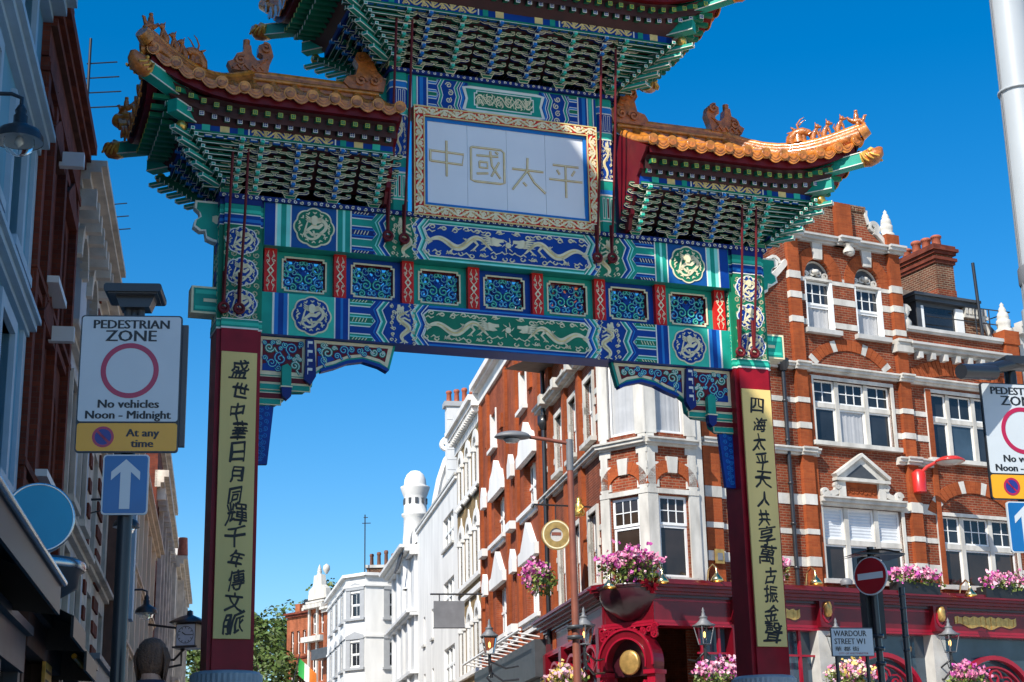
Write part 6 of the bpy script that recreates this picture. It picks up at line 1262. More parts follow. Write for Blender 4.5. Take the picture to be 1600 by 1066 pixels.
# --- pale grey stuccoed house with ornate cornice
b = Bld('pale_stucco_house', 'pale grey stuccoed house with arched upper windows and a heavy stone cornice', 'house', -1, -3.0, 29.5, 36.2)
H = [b.hole(31.5, 1.3, 9.3, 11.2, .6), b.hole(34.2, 1.3, 9.3, 11.2, .6), b.hole(31.5, 1.2, 5.9, 8.2), b.hole(34.2, 1.2, 5.9, 8.2), b.hole(31.5, 1.2, 3.0, 5.0), b.hole(34.2, 1.2, 3.0, 5.0)]
b.wall('stucco_palegrey', 11.8, H, .3)
for h in H: b.win(h, dep=.2)
q = MB('stone_dirty')
for z, pr in ((11.6, ((.12, .15), (.15, .30), (.12, .5), (.12, .6))), (8.75, ((.10, .12), (.1, .24))), (5.3, ((.10, .12), (.1, .24)))): cornice(q, 0, b.L, z, pr)
for i in range(9): q.box(.2 + .72 * i, .42 + .72 * i, -.42, 0, 11.25, 11.6)
for h in H[:2]: voussoirs(q, (h[0] + h[1]) / 2, h[3] - .6, .65, .6, .25, 0, pi, 11, .12, lambda i: 'stone_dirty')
for h in H[2:]: surround(q, *h, .14, .08)
for x in (.5, 3.3, 6.0): q.lathe([(.2, 12.1), (.26, 12.3), (.14, 12.45), (.2, 12.7), (.001, 12.95)], (x, .1, 0), 10)
q.build('stone_dressings', b.r)
# --- banded red and white brick house
b = Bld('banded_house', 'brick house banded in red and white, in shade beyond the pale stuccoed house', 'house', -1, -3.0, 36.2, 44.0)
H = [b.hole(c, 1.3, z0, z1) for c in (38.2, 41.9) for z0, z1 in ((9.2, 11.0), (6.0, 8.2), (3.0, 5.0))]
b.wall('stone_dirty', 11.9, H, .3)
for h in H: b.win(h, dep=.22)
q = MB('brick_deep_red')
for x0, x1 in ((0, .55), (1.3 + 1.5, 1.3 + 2.9), (7.1, b.L)):
    for k in range(18): q.box(x0, x1, -.05, .05, 2 + .56 * k, 2.28 + .56 * k)
q.setm('stone_dirty'); 
for z, pr in ((11.6, ((.12, .15), (.15, .35), (.15, .5))), (8.6, ((.10, .12), (.1, .24))), (5.4, ((.10, .12), (.1, .24)))): cornice(q, 0, b.L, z, pr)
for x in (1.0, 4.4, 7.4): q.lathe([(.2, 12.0), (.26, 12.2), (.12, 12.4), (.18, 12.7), (.001, 12.95)], (x, -.1, 0), 10)
q.setm('brown_board'); q.box(b.L - .9, b.L, -.55, .0, b.zb, 9.4); q.setm('trim_blue'); q.box(3.2, 3.9, -.9, -.8, 4.6, 7.6); q.build('brick_bands', b.r)
# --- cream house with pilasters
b = Bld('cream_house', 'long cream house with tall narrow windows and pilasters behind the left sign post', 'house', -1, -3.0, 44.0, 72.0)
cs = [46.0, 48.6, 51.2, 54.4, 57.6, 61.0, 64.5, 68.5]
H = [b.hole(c, 1.0, z0, z1, .3) for c in cs for z0, z1 in ((8.4, 10.4), (5.6, 7.6), (2.6, 4.8))]
b.wall('stucco_cream', 11.2, H, .35)
for h in H: b.win(h, dep=.28)
q = MB('stucco_cream')
for c in cs: x = b.x(c); q.box(x + .85, x + 1.3, -.16, 0, b.zb, 10.9)
for z, pr in ((10.9, ((.12, .15), (.15, .30), (.12, .45))), (7.9, ((.10, .12), (.1, .2))), (5.1, ((.10, .12), (.1, .2)))): cornice(q, 0, b.L, z, pr)
q.setm('brown_board'); q.box(0, 1.0, -.3, 0, b.zb, 10.2); q.build('pilasters', b.r)
# --- tall brown brick house with overhanging eaves, then stone fronts
b = Bld('tall_brown_house', 'tall dark house with overhanging stone eaves, blue glass and brown piers, in shade', 'house', -1, -3.0, 72.0, 92.0)
cs = [74.5, 78.5, 82.5, 86.5, 90.0]; H = [b.hole(c, 1.6, z0, z0 + 2.2) for c in cs for z0 in (11.6, 8.2, 4.8)]
b.wall('brick_deep_red', 16.5, H, .3)
for h in H: b.win(h, dep=.15, pm='pane_blue')
q = MB('stone_dirty')
for z, pr in ((14.2, ((.2, .15), (.25, .3), (.3, .5))), (16.3, ((.2, .2), (.3, .4)))): cornice(q, 0, b.L, z, pr)
for i in range(14): q.box(.4 + 1.42 * i, .7 + 1.42 * i, -.38, 0, 13.7, 14.2)
for c in cs: x = b.x(c); q.box(x + 1.1, x + 1.6, -.2, 0, b.zb, 14.1)
q.build('stone_eaves', b.r)
b = Bld('far_stone_house', 'weathered pale stone house with a white lead roof at the far left', 'house', -1, -2.6, 92.0, 112.0)
cs = [95 + 4.4 * i for i in range(4)]; H = [b.hole(c, 1.4, z0, z0 + 2.4) for c in cs for z0 in (11.0, 7.8, 4.8)]
b.wall('stone_dirty', 14.0, H, .3)
for h in H: b.win(h, dep=.2)
q = MB('stone_dirty')
for z, pr in ((13.6, ((.2, .2), (.25, .4), (.2, .6))), (10.4, ((.2, .15), (.2, .35))), (7.2, ((.2, .15), (.2, .35)))): cornice(q, 0, b.L, z, pr)
for c in cs: x = b.x(c); q.box(x + 1.5, x + 2.1, -.35, 0, b.zb, 13.5); q.lathe([(.3, 14.3), (.4, 14.7), (.2, 15.0), (.3, 15.3), (.001, 15.6)], (x + 1.8, -.1, 0), 8)
q.setm('stucco_white'); q.frame = lambda u, v, ww: (v if False else u, -ww, v); q.box(2, 9, -.4, 4, 14.6, 15.6); q.box(10, 10.8, -.2, .6, 14.4, 16.4); q.setm('pot'); q.lathe([(.3, 0), (.25, 1.0)], (1.0, -.3, 14.4), 8)
q.build('stone_dressings', b.r)
# --- projecting bits on the left fronts: round blank sign, hood, canopy and awnings
# --- stone house next to the pub, mostly outside the picture on the right
x_, y_ = PX + 14.15 * cos(PR), PY + 14.15 * sin(PR)
farhouse('stone_house', 'weathered grey stone house beyond the pub at the right edge', x_, y_, PR, 8.0, 16.4, 'stone_grey', (1.6, 4.0, 6.4), ((11.2, 13.4), (6.9, 9.2), (2.5, 5.0)), 'stone_grey', 1.2)
# =================================================================== street furniture, plants, person
def at(px, py, depth):
    """a point seen at a pixel of the 1600 px photograph, at a given depth (used once, to find where things stand)"""
    d = CX * ((px - 800) / 2527.41) - CU * ((py - 533) / 2527.41) + _F; return d * (depth / d.y)
def small(name, label, cat, p, rz=0.0, group=None):
    t = thing(name, label, cat, p[0], p[1], p[2], rz, group); ROOTZ[t.name] = 0.0; return t
def rrect(u0, u1, v0, v1, r, n=5):
    P = []
    for cx, cy, a in ((u1 - r, v0 + r, -pi / 2), (u1 - r, v1 - r, 0), (u0 + r, v1 - r, pi / 2), (u0 + r, v0 + r, pi)): P += arc(cx, cy, r, r, a, a + pi / 2, n)
    return P
def circ(cx, cy, r, n=36): return [(cx + r * cos(2 * pi * i / n), cy + r * sin(2 * pi * i / n)) for i in range(n)]
# --- pedestrian zone sign posts
def zone_post(label, c, rz, hood):
    g = ground(c.y); t = thing('zone_sign_post', label, 'sign post', c.x, c.y, g, rz, 'pedestrian zone sign posts'); ROOTZ[t.name] = 0
    B = c.z - g - .507; T = B + 1.015
    q = MB('black_iron'); q.tube([(0, .10, -.3), (0, .10, T + .12)], .052, 14); q.lathe([(.075, -.1), (.075, .9), (.05, .95)], (0, .10, 0), 14); q.build('pole', t)
    q = MB('black_iron')
    if hood == 'flat':
        q.prism([(-.09, T + .06), (.12, T + .06), (.16, T + .16), (-.13, T + .16)], -.14, .02); q.prism(rrect(-.20, .21, T + .155, T + .215, .02), -.26, .10); q.setm('dark_grey'); q.rect(-.17, .18, T + .145, T + .157, -.22, .08); q.tube([(-.04, .07, T - .1), (-.04, .07, T + .08)], .03, 8); q.tube([(.05, .07, T - .1), (.05, .07, T + .08)], .03, 8)
    else:
        q.tube([(-.62, -.25, T + .02), (-.30, -.12, T + .09), (.05, .05, T + .20), (.6, .1, T + .24)], .055, 10); q.tube([(-.70, -.3, T + .0), (-.30, -.14, T + .05)], .065, 10); q.prism(rrect(-.12, .75, T + .17, T + .24, .02), -.2, .05); q.tube([(0, .1, T - .1), (0, .1, T + .2)], .05, 10)
    q.build('light_fitting', t)
    q = MB('black_iron'); q.prism(rrect(-.36, .36, B, T, .025), -.025, .0); q.setm('dark_grey'); q.rect(-.30, .40, B + .05, T - .06, -.07, -.03)
    q.setm('sign_white'); q.prism(rrect(-.35, .35, B + .225, T - .01, .02), 0, .004); q.setm('sign_amber'); q.prism(rrect(-.35, .35, B + .01, B + .212, .02), 0, .004); q.setm('sign_black'); q.rect(-.355, .355, B + .212, B + .225, 0, .003); sg = q.build('zone_sign', t)
    q = MB('sign_red'); q.ring(circ(0, B + .60, .205, 48), circ(0, B + .60, .168, 48), .004, .007); q.build('red_ring', sg)
    m = B + .112; q = MB('sign_red'); q.ring(circ(-.165, m, .076), circ(-.165, m, .058), .004, .007); q.prism([(-.165 + .058 * cos(a), m + .058 * sin(a)) for a in (2.20, 2.51)] + [(-.165 + .058 * cos(a), m + .058 * sin(a)) for a in (-.63, -.94)], .006, .008); q.setm('sign_navy'); q.prism(circ(-.165, m, .059), .004, .006); q.build('no_waiting_roundel', sg)
    for tx, u, v, sz, kx in (('PEDESTRIAN', 0, T - .100, .092, 1.06), ('ZONE', 0, T - .195, .118, 1.12), ('No vehicles', 0, B + .325, .086, 1.06), ('Noon - Midnight', 0, B + .245, .084, 1.06), ('At any', .11, B + .115, .080, 1.08), ('time', .11, B + .038, .080, 1.08)):
        q = MB('sign_black')
        for k, du in enumerate((0, .0035, -.0035)): q.text(tx, u + du, v, sz, .004, .006 + .0005 * k, sx=kx)
        q.build('lettering', sg)
    dx = 0 if hood == 'flat' else -.075
    q = MB('sign_white'); q.frame = lambda u, v, ww: (u + dx, -ww, v); q.prism(rrect(-.155, .165, B - .445, B - .015, .025), -.02, .0); q.setm('sign_blue'); q.prism(rrect(-.145, .155, B - .435, B - .025, .02), 0, .003); q.setm('sign_white'); c = .005; z = B - 2.885
    q.prism([(c - .036, 2.48 + z), (c + .036, 2.48 + z), (c + .036, 2.745 + z), (c + .10, 2.685 + z), (c + .10, 2.745 + z), (c, 2.835 + z), (c - .10, 2.745 + z), (c - .10, 2.685 + z), (c - .036, 2.745 + z)], .003, .006); q.build('arrow_sign', t)
    return t
zone_post('black post with bluish shaded pedestrian zone sign and blue arrow, standing on the left', at(202, 599, 11.2), radians(6), 'flat')
zone_post('black post with sunlit pedestrian zone sign and blue arrow, cut by the right edge', at(1600, 690, 13.5), radians(14), 'bar')
# --- tall pale column at the right edge
p = at(1604, 300, 7.2); g = ground(7.2); t = small('lamp_column', 'tall pale grey metal column rising out of the picture at the top right', 'lamp post', (p.x + .02, p.y, g))
q = MB('light_grey'); q.tube([(0, 0, -.2), (0, 0, 2.2 - g)], .105, 20); q.tube([(0, 0, 2.1 - g), (0, 0, 7.5 - g)], [.095, .075], 20); q.setm('mid_grey'); q.lathe([(.098, 2.32 - g), (.102, 2.33 - g), (.102, 2.40 - g), (.098, 2.41 - g)], (0, 0, 0), 20); q.tube([(-.094, -.02, 2.1 - g), (-.080, -.02, 5 - g)], .006, 5)
q.setm('light_grey')
for z in (2.0, 3.3): q.lathe([(.090, z - g - .006), (.101, z - g - .005), (.101, z - g + .005), (.090, z - g + .006)], (0, 0, 0), 20)
q.build('column', t)
q = MB('light_grey'); q.tube([(0, 0, 7.5 - g), (.1, 0, 7.9 - g), (.6, 0, 8.1 - g)], .05, 10); q.box(.5, 1.1, -.15, .15, 8.02 - g, 8.16 - g); q.build('lamp_head', t)
# --- street lamp with rust red post
p = at(893, 800, 40.0); g = ground(40); t = small('street_lamp', 'street lamp with rust red post and grey cobra head in front of the pub', 'street lamp', (p.x, p.y, g))
q = MB('post_rust'); q.tube([(0, 0, -.2), (.02, 0, 1.2), (0, 0, 8.3 - g)], [.13, .105, .080], 14); q.setm('mid_grey'); q.tube([(0, 0, 8.25 - g), (0, 0, 9.05 - g)], .088, 12); q.setm('dark_grey')
for z in (4.1, 4.35): q.lathe([(.12, -.05), (.2, -.04), (.2, .04), (.12, .05)], (0, 0, z - g), 12)
q.build('post', t); q = MB('post_rust'); q.tube([(0, 0, 8.95 - g), (-.6, -.05, 9.06 - g), (-1.0, -.08, 9.12 - g)], .05, 8); q.build('arm', t)
q = MB('mid_grey'); n = 14; P = []
for i in range(n + 1):
    u = i / n; wd = .26 * sin(pi * min(1, u * 1.0)) ** .5 + .03; P.append([(-.95 - .95 * u, -.08 + wd * cos(a), 9.12 - g + .02 * u + (.16 if a < pi else .06) * sin(a) * sin(pi * u) ** .5) for a in [2 * pi * j / 12 for j in range(13)]])
q.grid(P); q.build('lamp_head', t); q = MB('lamp_glass'); q.lathe([(.001, -.08), (.16, -.06), (.22, 0)], (-1.45, -.08, 9.06 - g), 14); q.build('glass', t)
# --- no entry post with street name plate
D = 26.0; p = at(1366, 905, D); g = ground(D); t = small('no_entry_post', 'dark post with a red no entry disc and a tall black box behind it', 'sign post', (p.x, p.y, g), radians(14))
zc = at(1350, 904, D).z - g
q = MB('black_iron'); q.tube([(0, 0, -.2), (-.03, 0, zc + .5)], .055, 12)
for z in (-.92, -1.12, -1.35): q.lathe([(.05, -.03), (.085, -.03), (.085, .03), (.05, .03)], (-.01, 0, zc + z), 12)
q.build('pole', t); q = MB('sign_black'); q.box(-.13, .17, .08, .30, zc - .95, zc + .36); q.build('back_box', t)
q = MB('black_iron'); q.grid([[(-.42 + .84 * i / 10, y, zc + .36 + .07 * sin(pi * i / 10)) for y in (-.30, .35)] for i in range(11)]); q.grid([[(-.42 + .84 * i / 10, y, zc + .33 + .07 * sin(pi * i / 10)) for y in (-.30, .35)] for i in range(11)]); q.box(-.42, .42, -.31, -.29, zc + .34, zc + .36); q.build('light_hood', t)
a = radians(-58)
q = MB('sign_white'); q.prism(circ(0, 0, .305, 48), 0, .02); q.setm('stop_red'); q.prism(circ(0, 0, .285, 48), .02, .024); q.setm('sign_white'); q.prism([(-.23, -.05), (.23, -.05), (.23, .05), (-.23, .05)], .024, .028); d = q.build('no_entry_disc', t, (-.17, -.24, zc)); d.rotation_euler = (0, 0, a)
p = at(1332, 1003, 25.2); t = small('street_name_plate', 'white street name plate reading WARDOUR STREET W1 below the no entry disc', 'street sign', (p.x, p.y, ground(25.2)), radians(12)); dz = p.z - ground(25.2)
q = MB('dark_grey'); q.rect(-.345, .345, dz - .22, dz + .22, -.03, 0); q.setm('sign_white'); q.rect(-.335, .335, dz - .21, dz + .20, 0, .004); pl = q.build('plate', t)
for tx, v, sz, kx in (('WARDOUR', dz + .085, .125, .82), ('STREET W1', dz - .035, .125, .82), ('華 都 街', dz - .135, .075, 1.5)):
    q = MB('sign_black')
    for k, du in enumerate((0, .004)): q.text(tx, -.30 + du, v, sz, .004, .007 + .0006 * k, 'LEFT', kx)
    q.build('lettering', pl)
q = MB('stop_red'); q.text('CITY OF WESTMINSTER', 0, dz - .19, .040, .004, .007, 'CENTER', 1.15); q.build('small_lettering', pl)
q = MB('black_iron'); q.tube([(.25, .06, -.2), (.25, .06, dz + .2)], .03, 8); q.tube([(-.25, .06, -.2), (-.25, .06, dz + .2)], .03, 8); q.build('post', t)
p = at(1412, 960, 24.0); t = small('slim_bollard_post', 'slim plain black post to the right of the no entry disc', 'post', (p.x, p.y, ground(24))); zt = at(1412, 918, 24.0).z - ground(24)
q = MB('black_iron'); q.tube([(0, 0, -.2), (0, 0, zt)], .045, 10)
for k in range(5): q.lathe([(.046, -.02), (.056, 0), (.046, .02)], (0, 0, zt - .12 - .2 * k), 10)
q.build('shaft', t)
# --- fittings of the pub (positions in the pub's own axes)
def pubpt(x, y, z): c, s_ = cos(PR), sin(PR); return (PX + x * c - y * s_, PY + x * s_ + y * c, z)
p = pubpt(8.6, -.16, 10.25); t = small('wall_lamp', 'bright red wall lamp on the brick pier of the pub', 'lamp', p, PR)
q = MB('lamp_red'); q.lathe([(.22, -.35), (.24, .3), (.1, .42), (.001, .42)], (0, -.2, 0), 14); q.lathe([(.001, -.38), (.22, -.35)], (0, -.2, 0), 14); q.build('bracket', t)
q = MB('lamp_red'); q.tube([(0, -.25, .25), (.18, -.45, .48), (.38, -.7, .60)], .06, 8); q.lathe([(.001, .16), (.3, .12), (.48, .02), (.5, -.03), (.47, -.05)], (.72, -.95, .62), 20); q.build('lamp_head', t); q = MB('lamp_glass'); q.lathe([(.46, -.05), (.3, -.12), (.001, -.14)], (.72, -.95, .62), 20); q.build('glass', t)
def lantern(name, label, p, rz, group, arm=None):
    t = small(name, label, 'lantern', p, rz, group)
    q = MB('mid_grey'); R4 = [(.7071 * a, .7071 * b) for a, b in ((1, 1), (-1, 1), (-1, -1), (1, -1))]
    for z0, r0, z1, r1 in ((.02, .17, .55, .30),):
        for i in range(4): q.tube([(R4[i][0] * r0, R4[i][1] * r0, z0), (R4[i][0] * r1, R4[i][1] * r1, z1)], .016, 5)
    for z, r in ((0.02, .18), (.55, .31)): q.tube([(R4[i % 4][0] * r, R4[i % 4][1] * r, z) for i in range(5)], .018, 5)
    q.lathe([(.24, .56), (.26, .60), (.12, .72), (.11, .78), (.14, .80), (.05, .86), (.06, .90), (.03, .96), (.045, 1.0), (.001, 1.10)], (0, 0, 0), 12); q.lathe([(.34, .55), (.35, .58), (.24, .62)], (0, 0, 0), 4, 'z', pi / 4, pi / 4 + 2 * pi); q.build('frame', t)
    q = MB('lantern_glass')
    for i in range(4): a, b = R4[i], R4[(i + 1) % 4]; q.add([(a[0] * .17, a[1] * .17, .02), (b[0] * .17, b[1] * .17, .02), (b[0] * .30, b[1] * .30, .55), (a[0] * .30, a[1] * .30, .55)], [(0, 1, 2, 3)])
    q.build('glass', t); q = MB('bulb'); q.lathe([(.001, .40), (.035, .35), (.03, .24), (.001, .2)], (0, 0, 0), 8); q.build('bulb', t)
    q = MB('black_iron'); q.tube([(0, 0, .02), (0, 0, -.3), (0, .05, -.7)], .05, 8); q.tube([(0, .9, -.75), (0, .4, -.8), (0, .05, -.55), (0, -.1, -.7), (0, .05, -.85)], .035, 7); q.tube([(0, .9, -.35), (0, .5, -.42), (0, 0, -.2)], .03, 7)
    for s_ in (-1, 1): q.tube([(s_ * .02, 0, -.2), (s_ * .18, 0, -.32), (s_ * .12, 0, -.5), (s_ * .03, 0, -.4)], .02, 6)
    q.build('bracket', t); return t
LG = 'lanterns on the pub front'
for (x, y, z, rz, lab) in ((-4.15, -.1, 4.62, PR + A_R, 'pub lantern at the left of the arched corner doorway'), (-.75, -1.2, 4.60, PR, 'pub lantern at the right of the arched corner doorway'), (4.05, -1.2, 4.45, PR, 'pub lantern half behind the street name plate'), (8.5, -1.2, 4.6, PR, 'pub lantern right of the slim black post'), (-5.2, 4.0, 4.7, PR + S_R, 'pub lantern at the far left, below the grey shop fascia')):
    lantern('wall_lantern', lab, pubpt(x, y, z), rz, LG)
def swan(label, p, rz):
    t = small('swan_neck_light', label, 'light', p, rz, 'brass lights above the pub fascia'); q = MB('brass'); q.tube([(0, .25, -.1), (0, .15, .28), (0, -.1, .42), (0, -.26, .3), (0, -.28, .18)], .028, 8); q.build('arm', t)
    q = MB('brass'); q.lathe([(.03, .20), (.05, .14), (.07, .10), (.14, .02), (.21, -.10), (.20, -.11)], (0, -.28, 0), 16); q.build('shade', t); q = MB('bulb'); q.lathe([(.001, 0), (.05, -.05), (.001, -.1)], (0, -.28, -.02), 8); q.build('bulb', t)
for x, y, z, rz, lab in ((-3.1, -.2, 6.38, PR + A_R, 'brass light under the left of the big flower trough'), (-2.15, -1.0, 6.45, PR, 'brass light under the right of the big flower trough'), (-.35, -1.15, 6.55, PR, 'brass light left of the right gate pillar'), (3.25, -1.15, 6.62, PR, 'brass light right of the right gate pillar, below the drain pipe'), (9.35, -1.15, 6.5, PR, 'rightmost brass light, above the pub fascia beside the window flowers')): swan(lab, pubpt(x, y, z), rz)
q = MB('stone_white'); q.box(-.2, .2, -.06, 0, -.14, .14); t = small('wall_notice', 'small white notice on the brick wall beside the right gate pillar', 'notice', pubpt(2.35, -.02, 7.95), PR); q.build('plate', t)
q = MB('old_gold'); q.rect(-.16, .16, -.22, .22, 0, .06); q.setm('mid_grey'); q.rect(-.09, .09, -.12, .1, .06, .08); t = small('wall_plaque', 'small yellow crest plaque on the brickwork left of the right pillar', 'plaque', pubpt(.6, -.2, 7.4), PR); q.build('plate', t)
for x, lab in ((4.95, 'grey floodlight on the fascia left of the no entry disc'), (.9, 'grey floodlight on the fascia left of the right gate pillar'), (8.45, 'grey floodlight on the fascia right of the no entry disc')):
    t = small('floodlight', lab, 'floodlight', pubpt(x, -.75, 6.52), PR, 'floodlights on the pub fascia'); q = MB('mid_grey'); q.lathe([(.18, 0), (.2, .12), (.12, .2), (.001, .22)], (0, 0, .12), 12); q.tube([(0, 0, 0), (0, 0, .14)], .05, 6); q.build('housing', t)
# ring sign, its bar and the gilt figure on the street side
p = street(10.2, 50.6); zq = at(868, 836, 50.0).z
t = small('ring_sign', 'round gold ring sign hanging from a bar on the pub beside the lamp post', 'sign', (at(869, 836, 50).x, 50.0, zq), radians(12)); q = MB('old_gold'); q.ring(circ(0, 0, .47, 40), circ(0, 0, .21, 40), -.05, .05); q.setm('cream'); q.ring(circ(0, 0, .44, 40), circ(0, 0, .40, 40), .05, .06); q.build('ring', t)
q = MB('stone_grey'); q.prism(circ(0, 0, .21, 30), -.03, .02); q.setm('post_rust'); q.rect(-.15, .15, -.02, .08, .02, .03); q.build('centre', t); q = MB('black_iron'); q.tube([(-.7, 0, .95), (1.3, .3, .95)], .03, 6); q.tube([(0, 0, .47), (0, 0, .95)], .02, 6); q.tube([(-.7, 0, .95), (-.75, 0, .85)], .05, 6); q.build('bar', t)
t = small('gilt_figure', 'small gilt figure perched on the pub wall above the ring sign', 'ornament', (at(905, 795, 49.5).x, 49.5, at(905, 795, 49.5).z), radians(-30)); q = MB('gold'); q.lathe([(.001, -.25), (.16, -.22), (.18, -.12), (.12, .02), (.15, .12), (.08, .18), (.09, .26), (.07, .33), (.001, .38)], (0, 0, 0), 14); q.tube([(-.1, -.05, .1), (-.2, -.1, 0), (-.08, -.16, -.1)], .04, 7); q.tube([(.1, -.05, .1), (.2, -.1, 0), (.08, -.16, -.1)], .04, 7); q.tube([(-.12, -.1, -.2), (.12, -.14, -.2)], .06, 7); q.build('figure', t)
# --- flowers
def flowers(label, p, rz, L, H, Dp, seed, cols, group, n=420, trough=None):
    rr = random.Random(seed); t = small('flower_trough' if trough else 'hanging_flowers', label, 'flowers', p, rz, group)
    lf = MB('leaf'); fl = MB(cols[0])
    def blob():
        while True:
            a, b, c = rr.uniform(-1, 1), rr.uniform(-1, 1), rr.uniform(-1, 1)
            if a * a + b * b + c * c < 1: break
        k = 1 + .25 * sin(a * 5 + seed) * (c > 0); u = 1 + .22 * sin(b * 4 + seed * 2); return a * L / 2 * u * (1 - .2 * max(0, c)), b * Dp / 2, c * H / 2 * k - (.25 * H * rr.random() ** 3 if rr.random() < .3 else 0)
    for i in range(n):
        x, y, z = blob(); lf.setm('leaf' if rr.random() < .5 else 'leaf_light'); s_ = rr.uniform(.06, .13); d = Vector((rr.uniform(-1, 1), rr.uniform(-1.2, .3), rr.uniform(-.6, 1))).normalized(); e = d.cross(Vector((rr.uniform(-1, 1), rr.uniform(-1, 1), rr.uniform(-1, 1)))).normalized(); f = d.cross(e)
        c = Vector((x, y, z - H * .08)); lf.add([c - e * s_ * .5, c + f * s_ * .6 + d * s_ * .15, c + e * s_ * .5, c - f * s_ * .7], [(0, 1, 2, 3)])
    for i in range(int(n * .42)):
        x, y, z = blob(); z = abs(z) * .95 + H * .02 if rr.random() < .75 else z; c = Vector((x * 1.03, y - Dp * .12, z)); fl.setm(rr.choice(cols)); r = rr.uniform(.035, .075)
        for k in range(3):
            d = Vector((rr.uniform(-1, 1), rr.uniform(-1.3, .2), rr.uniform(-.5, 1))).normalized(); e = d.cross(Vector((0, 0, 1.01))).normalized(); f = d.cross(e); cc = c + Vector((rr.uniform(-r, r), rr.uniform(-r, r), rr.uniform(-r, r)))
            fl.add([cc + (e * cos(a) + f * sin(a)) * r * (.75 + .25 * (j % 2)) + d * .01 for j, a in enumerate([2 * pi * j / 6 for j in range(6)])], [list(range(6))])
    lf.build('foliage', t); fl.build('blossom', t)
    if trough: q = MB(trough); q.box(-L * .42, L * .42, -Dp * .3, Dp * .35, -H * .75, -H * .2); q.build('trough', t)
    return t
FG = 'flower displays on the pub'
PK = ['pink', 'pink_pale', 'pink', 'magenta']
flowers('largest pink flowers, above the arched corner doorway', pubpt(-2.65, -.35, 6.95), PR + A_R * .6, 1.75, 1.05, 1.2, 1, PK, FG, 620)
flowers('magenta flowers left of the lamp post', pubpt(-4.05, 2.7, 6.95), PR + S_R, 1.6, .95, 1.0, 2, ['magenta', 'pink', 'magenta', 'pink_pale'], FG, 420)
flowers('pink flowers half hidden by the right gate pillar', pubpt(2.2, -.75, 7.05), PR, 1.25, 1.0, .7, 3, ['pink_pale', 'pink'], FG, 300)
flowers('pink flowers on the fascia right of the no entry disc', pubpt(7.6, -.85, 6.95), PR, 2.0, .75, .7, 4, PK, FG, 420, 'sign_black')
flowers('pink flowers on the fascia beside the right sign post', pubpt(11.25, -.85, 6.95), PR, 2.1, .75, .7, 5, PK, FG, 420, 'sign_black')
flowers('pink and white flower basket at the bottom left of the right pillar', pubpt(-.6, -1.6, 3.72), PR, 1.65, .95, .9, 6, PK + ['pink_pale'], FG, 420)
flowers('yellow and pink flower basket under the street name plate', pubpt(4.15, -1.6, 3.75), PR, 1.7, .95, .9, 7, ['yellow_fl', 'pink_pale', 'pink', 'cream'], FG, 420)
flowers('pink flower basket below the right lantern', pubpt(8.65, -1.6, 3.80), PR, 1.5, .9, .9, 8, PK, FG, 380)
flowers('yellow flower basket at the foot of the rust red lamp post', pubpt(-4.6, 0.2, 3.7), PR + A_R, 1.3, .8, .9, 9, ['yellow_fl', 'yellow_fl', 'pink_pale'], FG, 320)
# --- left side fittings
def hanging_lamp(label, lat, s, z, sc=1.0):
    p = street(lat, s); t = small('hanging_lamp', label, 'lamp', (p.x, p.y, z), radians(10.3), 'bell lamps on the left fronts')
    q = MB('black_iron'); q.lathe([(.24, -.06), (.235, 0), (.20, .06), (.12, .10), (.07, .14), (.07, .22), (.05, .24), (.06, .28), (.03, .34), (.001, .35)], (0, 0, 0), 22); q.setm('lamp_glass'); q.lathe([(.235, -.055), (.1, .03), (.001, .03)], (0, 0, 0), 22); q.build('shade', t)
    q = MB('lantern_glass'); q.lathe([(.15, -.03), (.155, -.08), (.13, -.15), (.07, -.19), (.001, -.2)], (0, 0, 0), 18); q.build('glass', t); q = MB('lamp_glass'); q.lathe([(.001, .02), (.04, -.02), (.05, -.08), (.001, -.12)], (0, 0, 0), 10); q.build('bulb', t)
    q = MB('black_iron'); q.tube([(0, 0, .3), (0, 0, .42), (-.1, 0, .46), (-(lat + 3.0), 0, .44)], .022, 7); q.tube([(-.25, 0, .46), (-.45, 0, .25), (-(lat + 3.0), 0, .15)], .014, 6); q.build('bracket', t); t.scale = (sc, sc, sc); return t
hanging_lamp('nearest black bell lamp, cut by the left edge of the picture', -2.14, 15.6, 6.62)
hanging_lamp('black bell lamp just left of the sign post, below the arrow sign', -2.2, 37.3, 6.48, 1.25)
hanging_lamp('farthest black bell lamp, right of the left sign post', -2.2, 49.0, 5.95, 1.35)
p = at(290, 992, 63); t = small('street_clock', 'square pale faced clock with a pitched black hood projecting from the left fronts', 'clock', tuple(p), radians(-10)); 
q = MB('black_iron'); q.box(-.40, .40, 0, .8, -.43, .43); q.lathe([(.85, .46), (.86, .50), (.40, .72), (.14, .80), (.12, .95), (.001, 1.0)], (0, .4, 0), 4, 'z', pi / 4, pi / 4 + 2 * pi); q.box(-.5, .5, -.1, .9, -.5, -.43); q.tube([(-.3, .4, -.5), (-.3, .4, -1.1), (-1.6, .4, -1.3)], .05, 6); q.tube([(-.4, .4, .3), (-1.7, .4, .5)], .05, 6); q.tube([(-.2, .4, -.5), (-.6, .4, -.9), (-1.6, .4, -.8)], .05, 6); q.build('case', t)
q = MB('clock_face'); q.rect(-.37, .37, -.40, .40, -.0, .02); cf = q.build('face', t); q = MB('sign_black')
q.ring(circ(0, 0, .33), circ(0, 0, .31), .02, .025)
for k in range(12): a = 2 * pi * k / 12; q.ribbon([(.24 * cos(a), .24 * sin(a)), (.30 * cos(a), .30 * sin(a))], .03, .02, .026)
q.ribbon([(0, 0), (.24, -.01)], .03, .02, .03); q.ribbon([(0, 0), (-.14, .10)], .04, .02, .03); q.build('hands_and_numerals', cf)
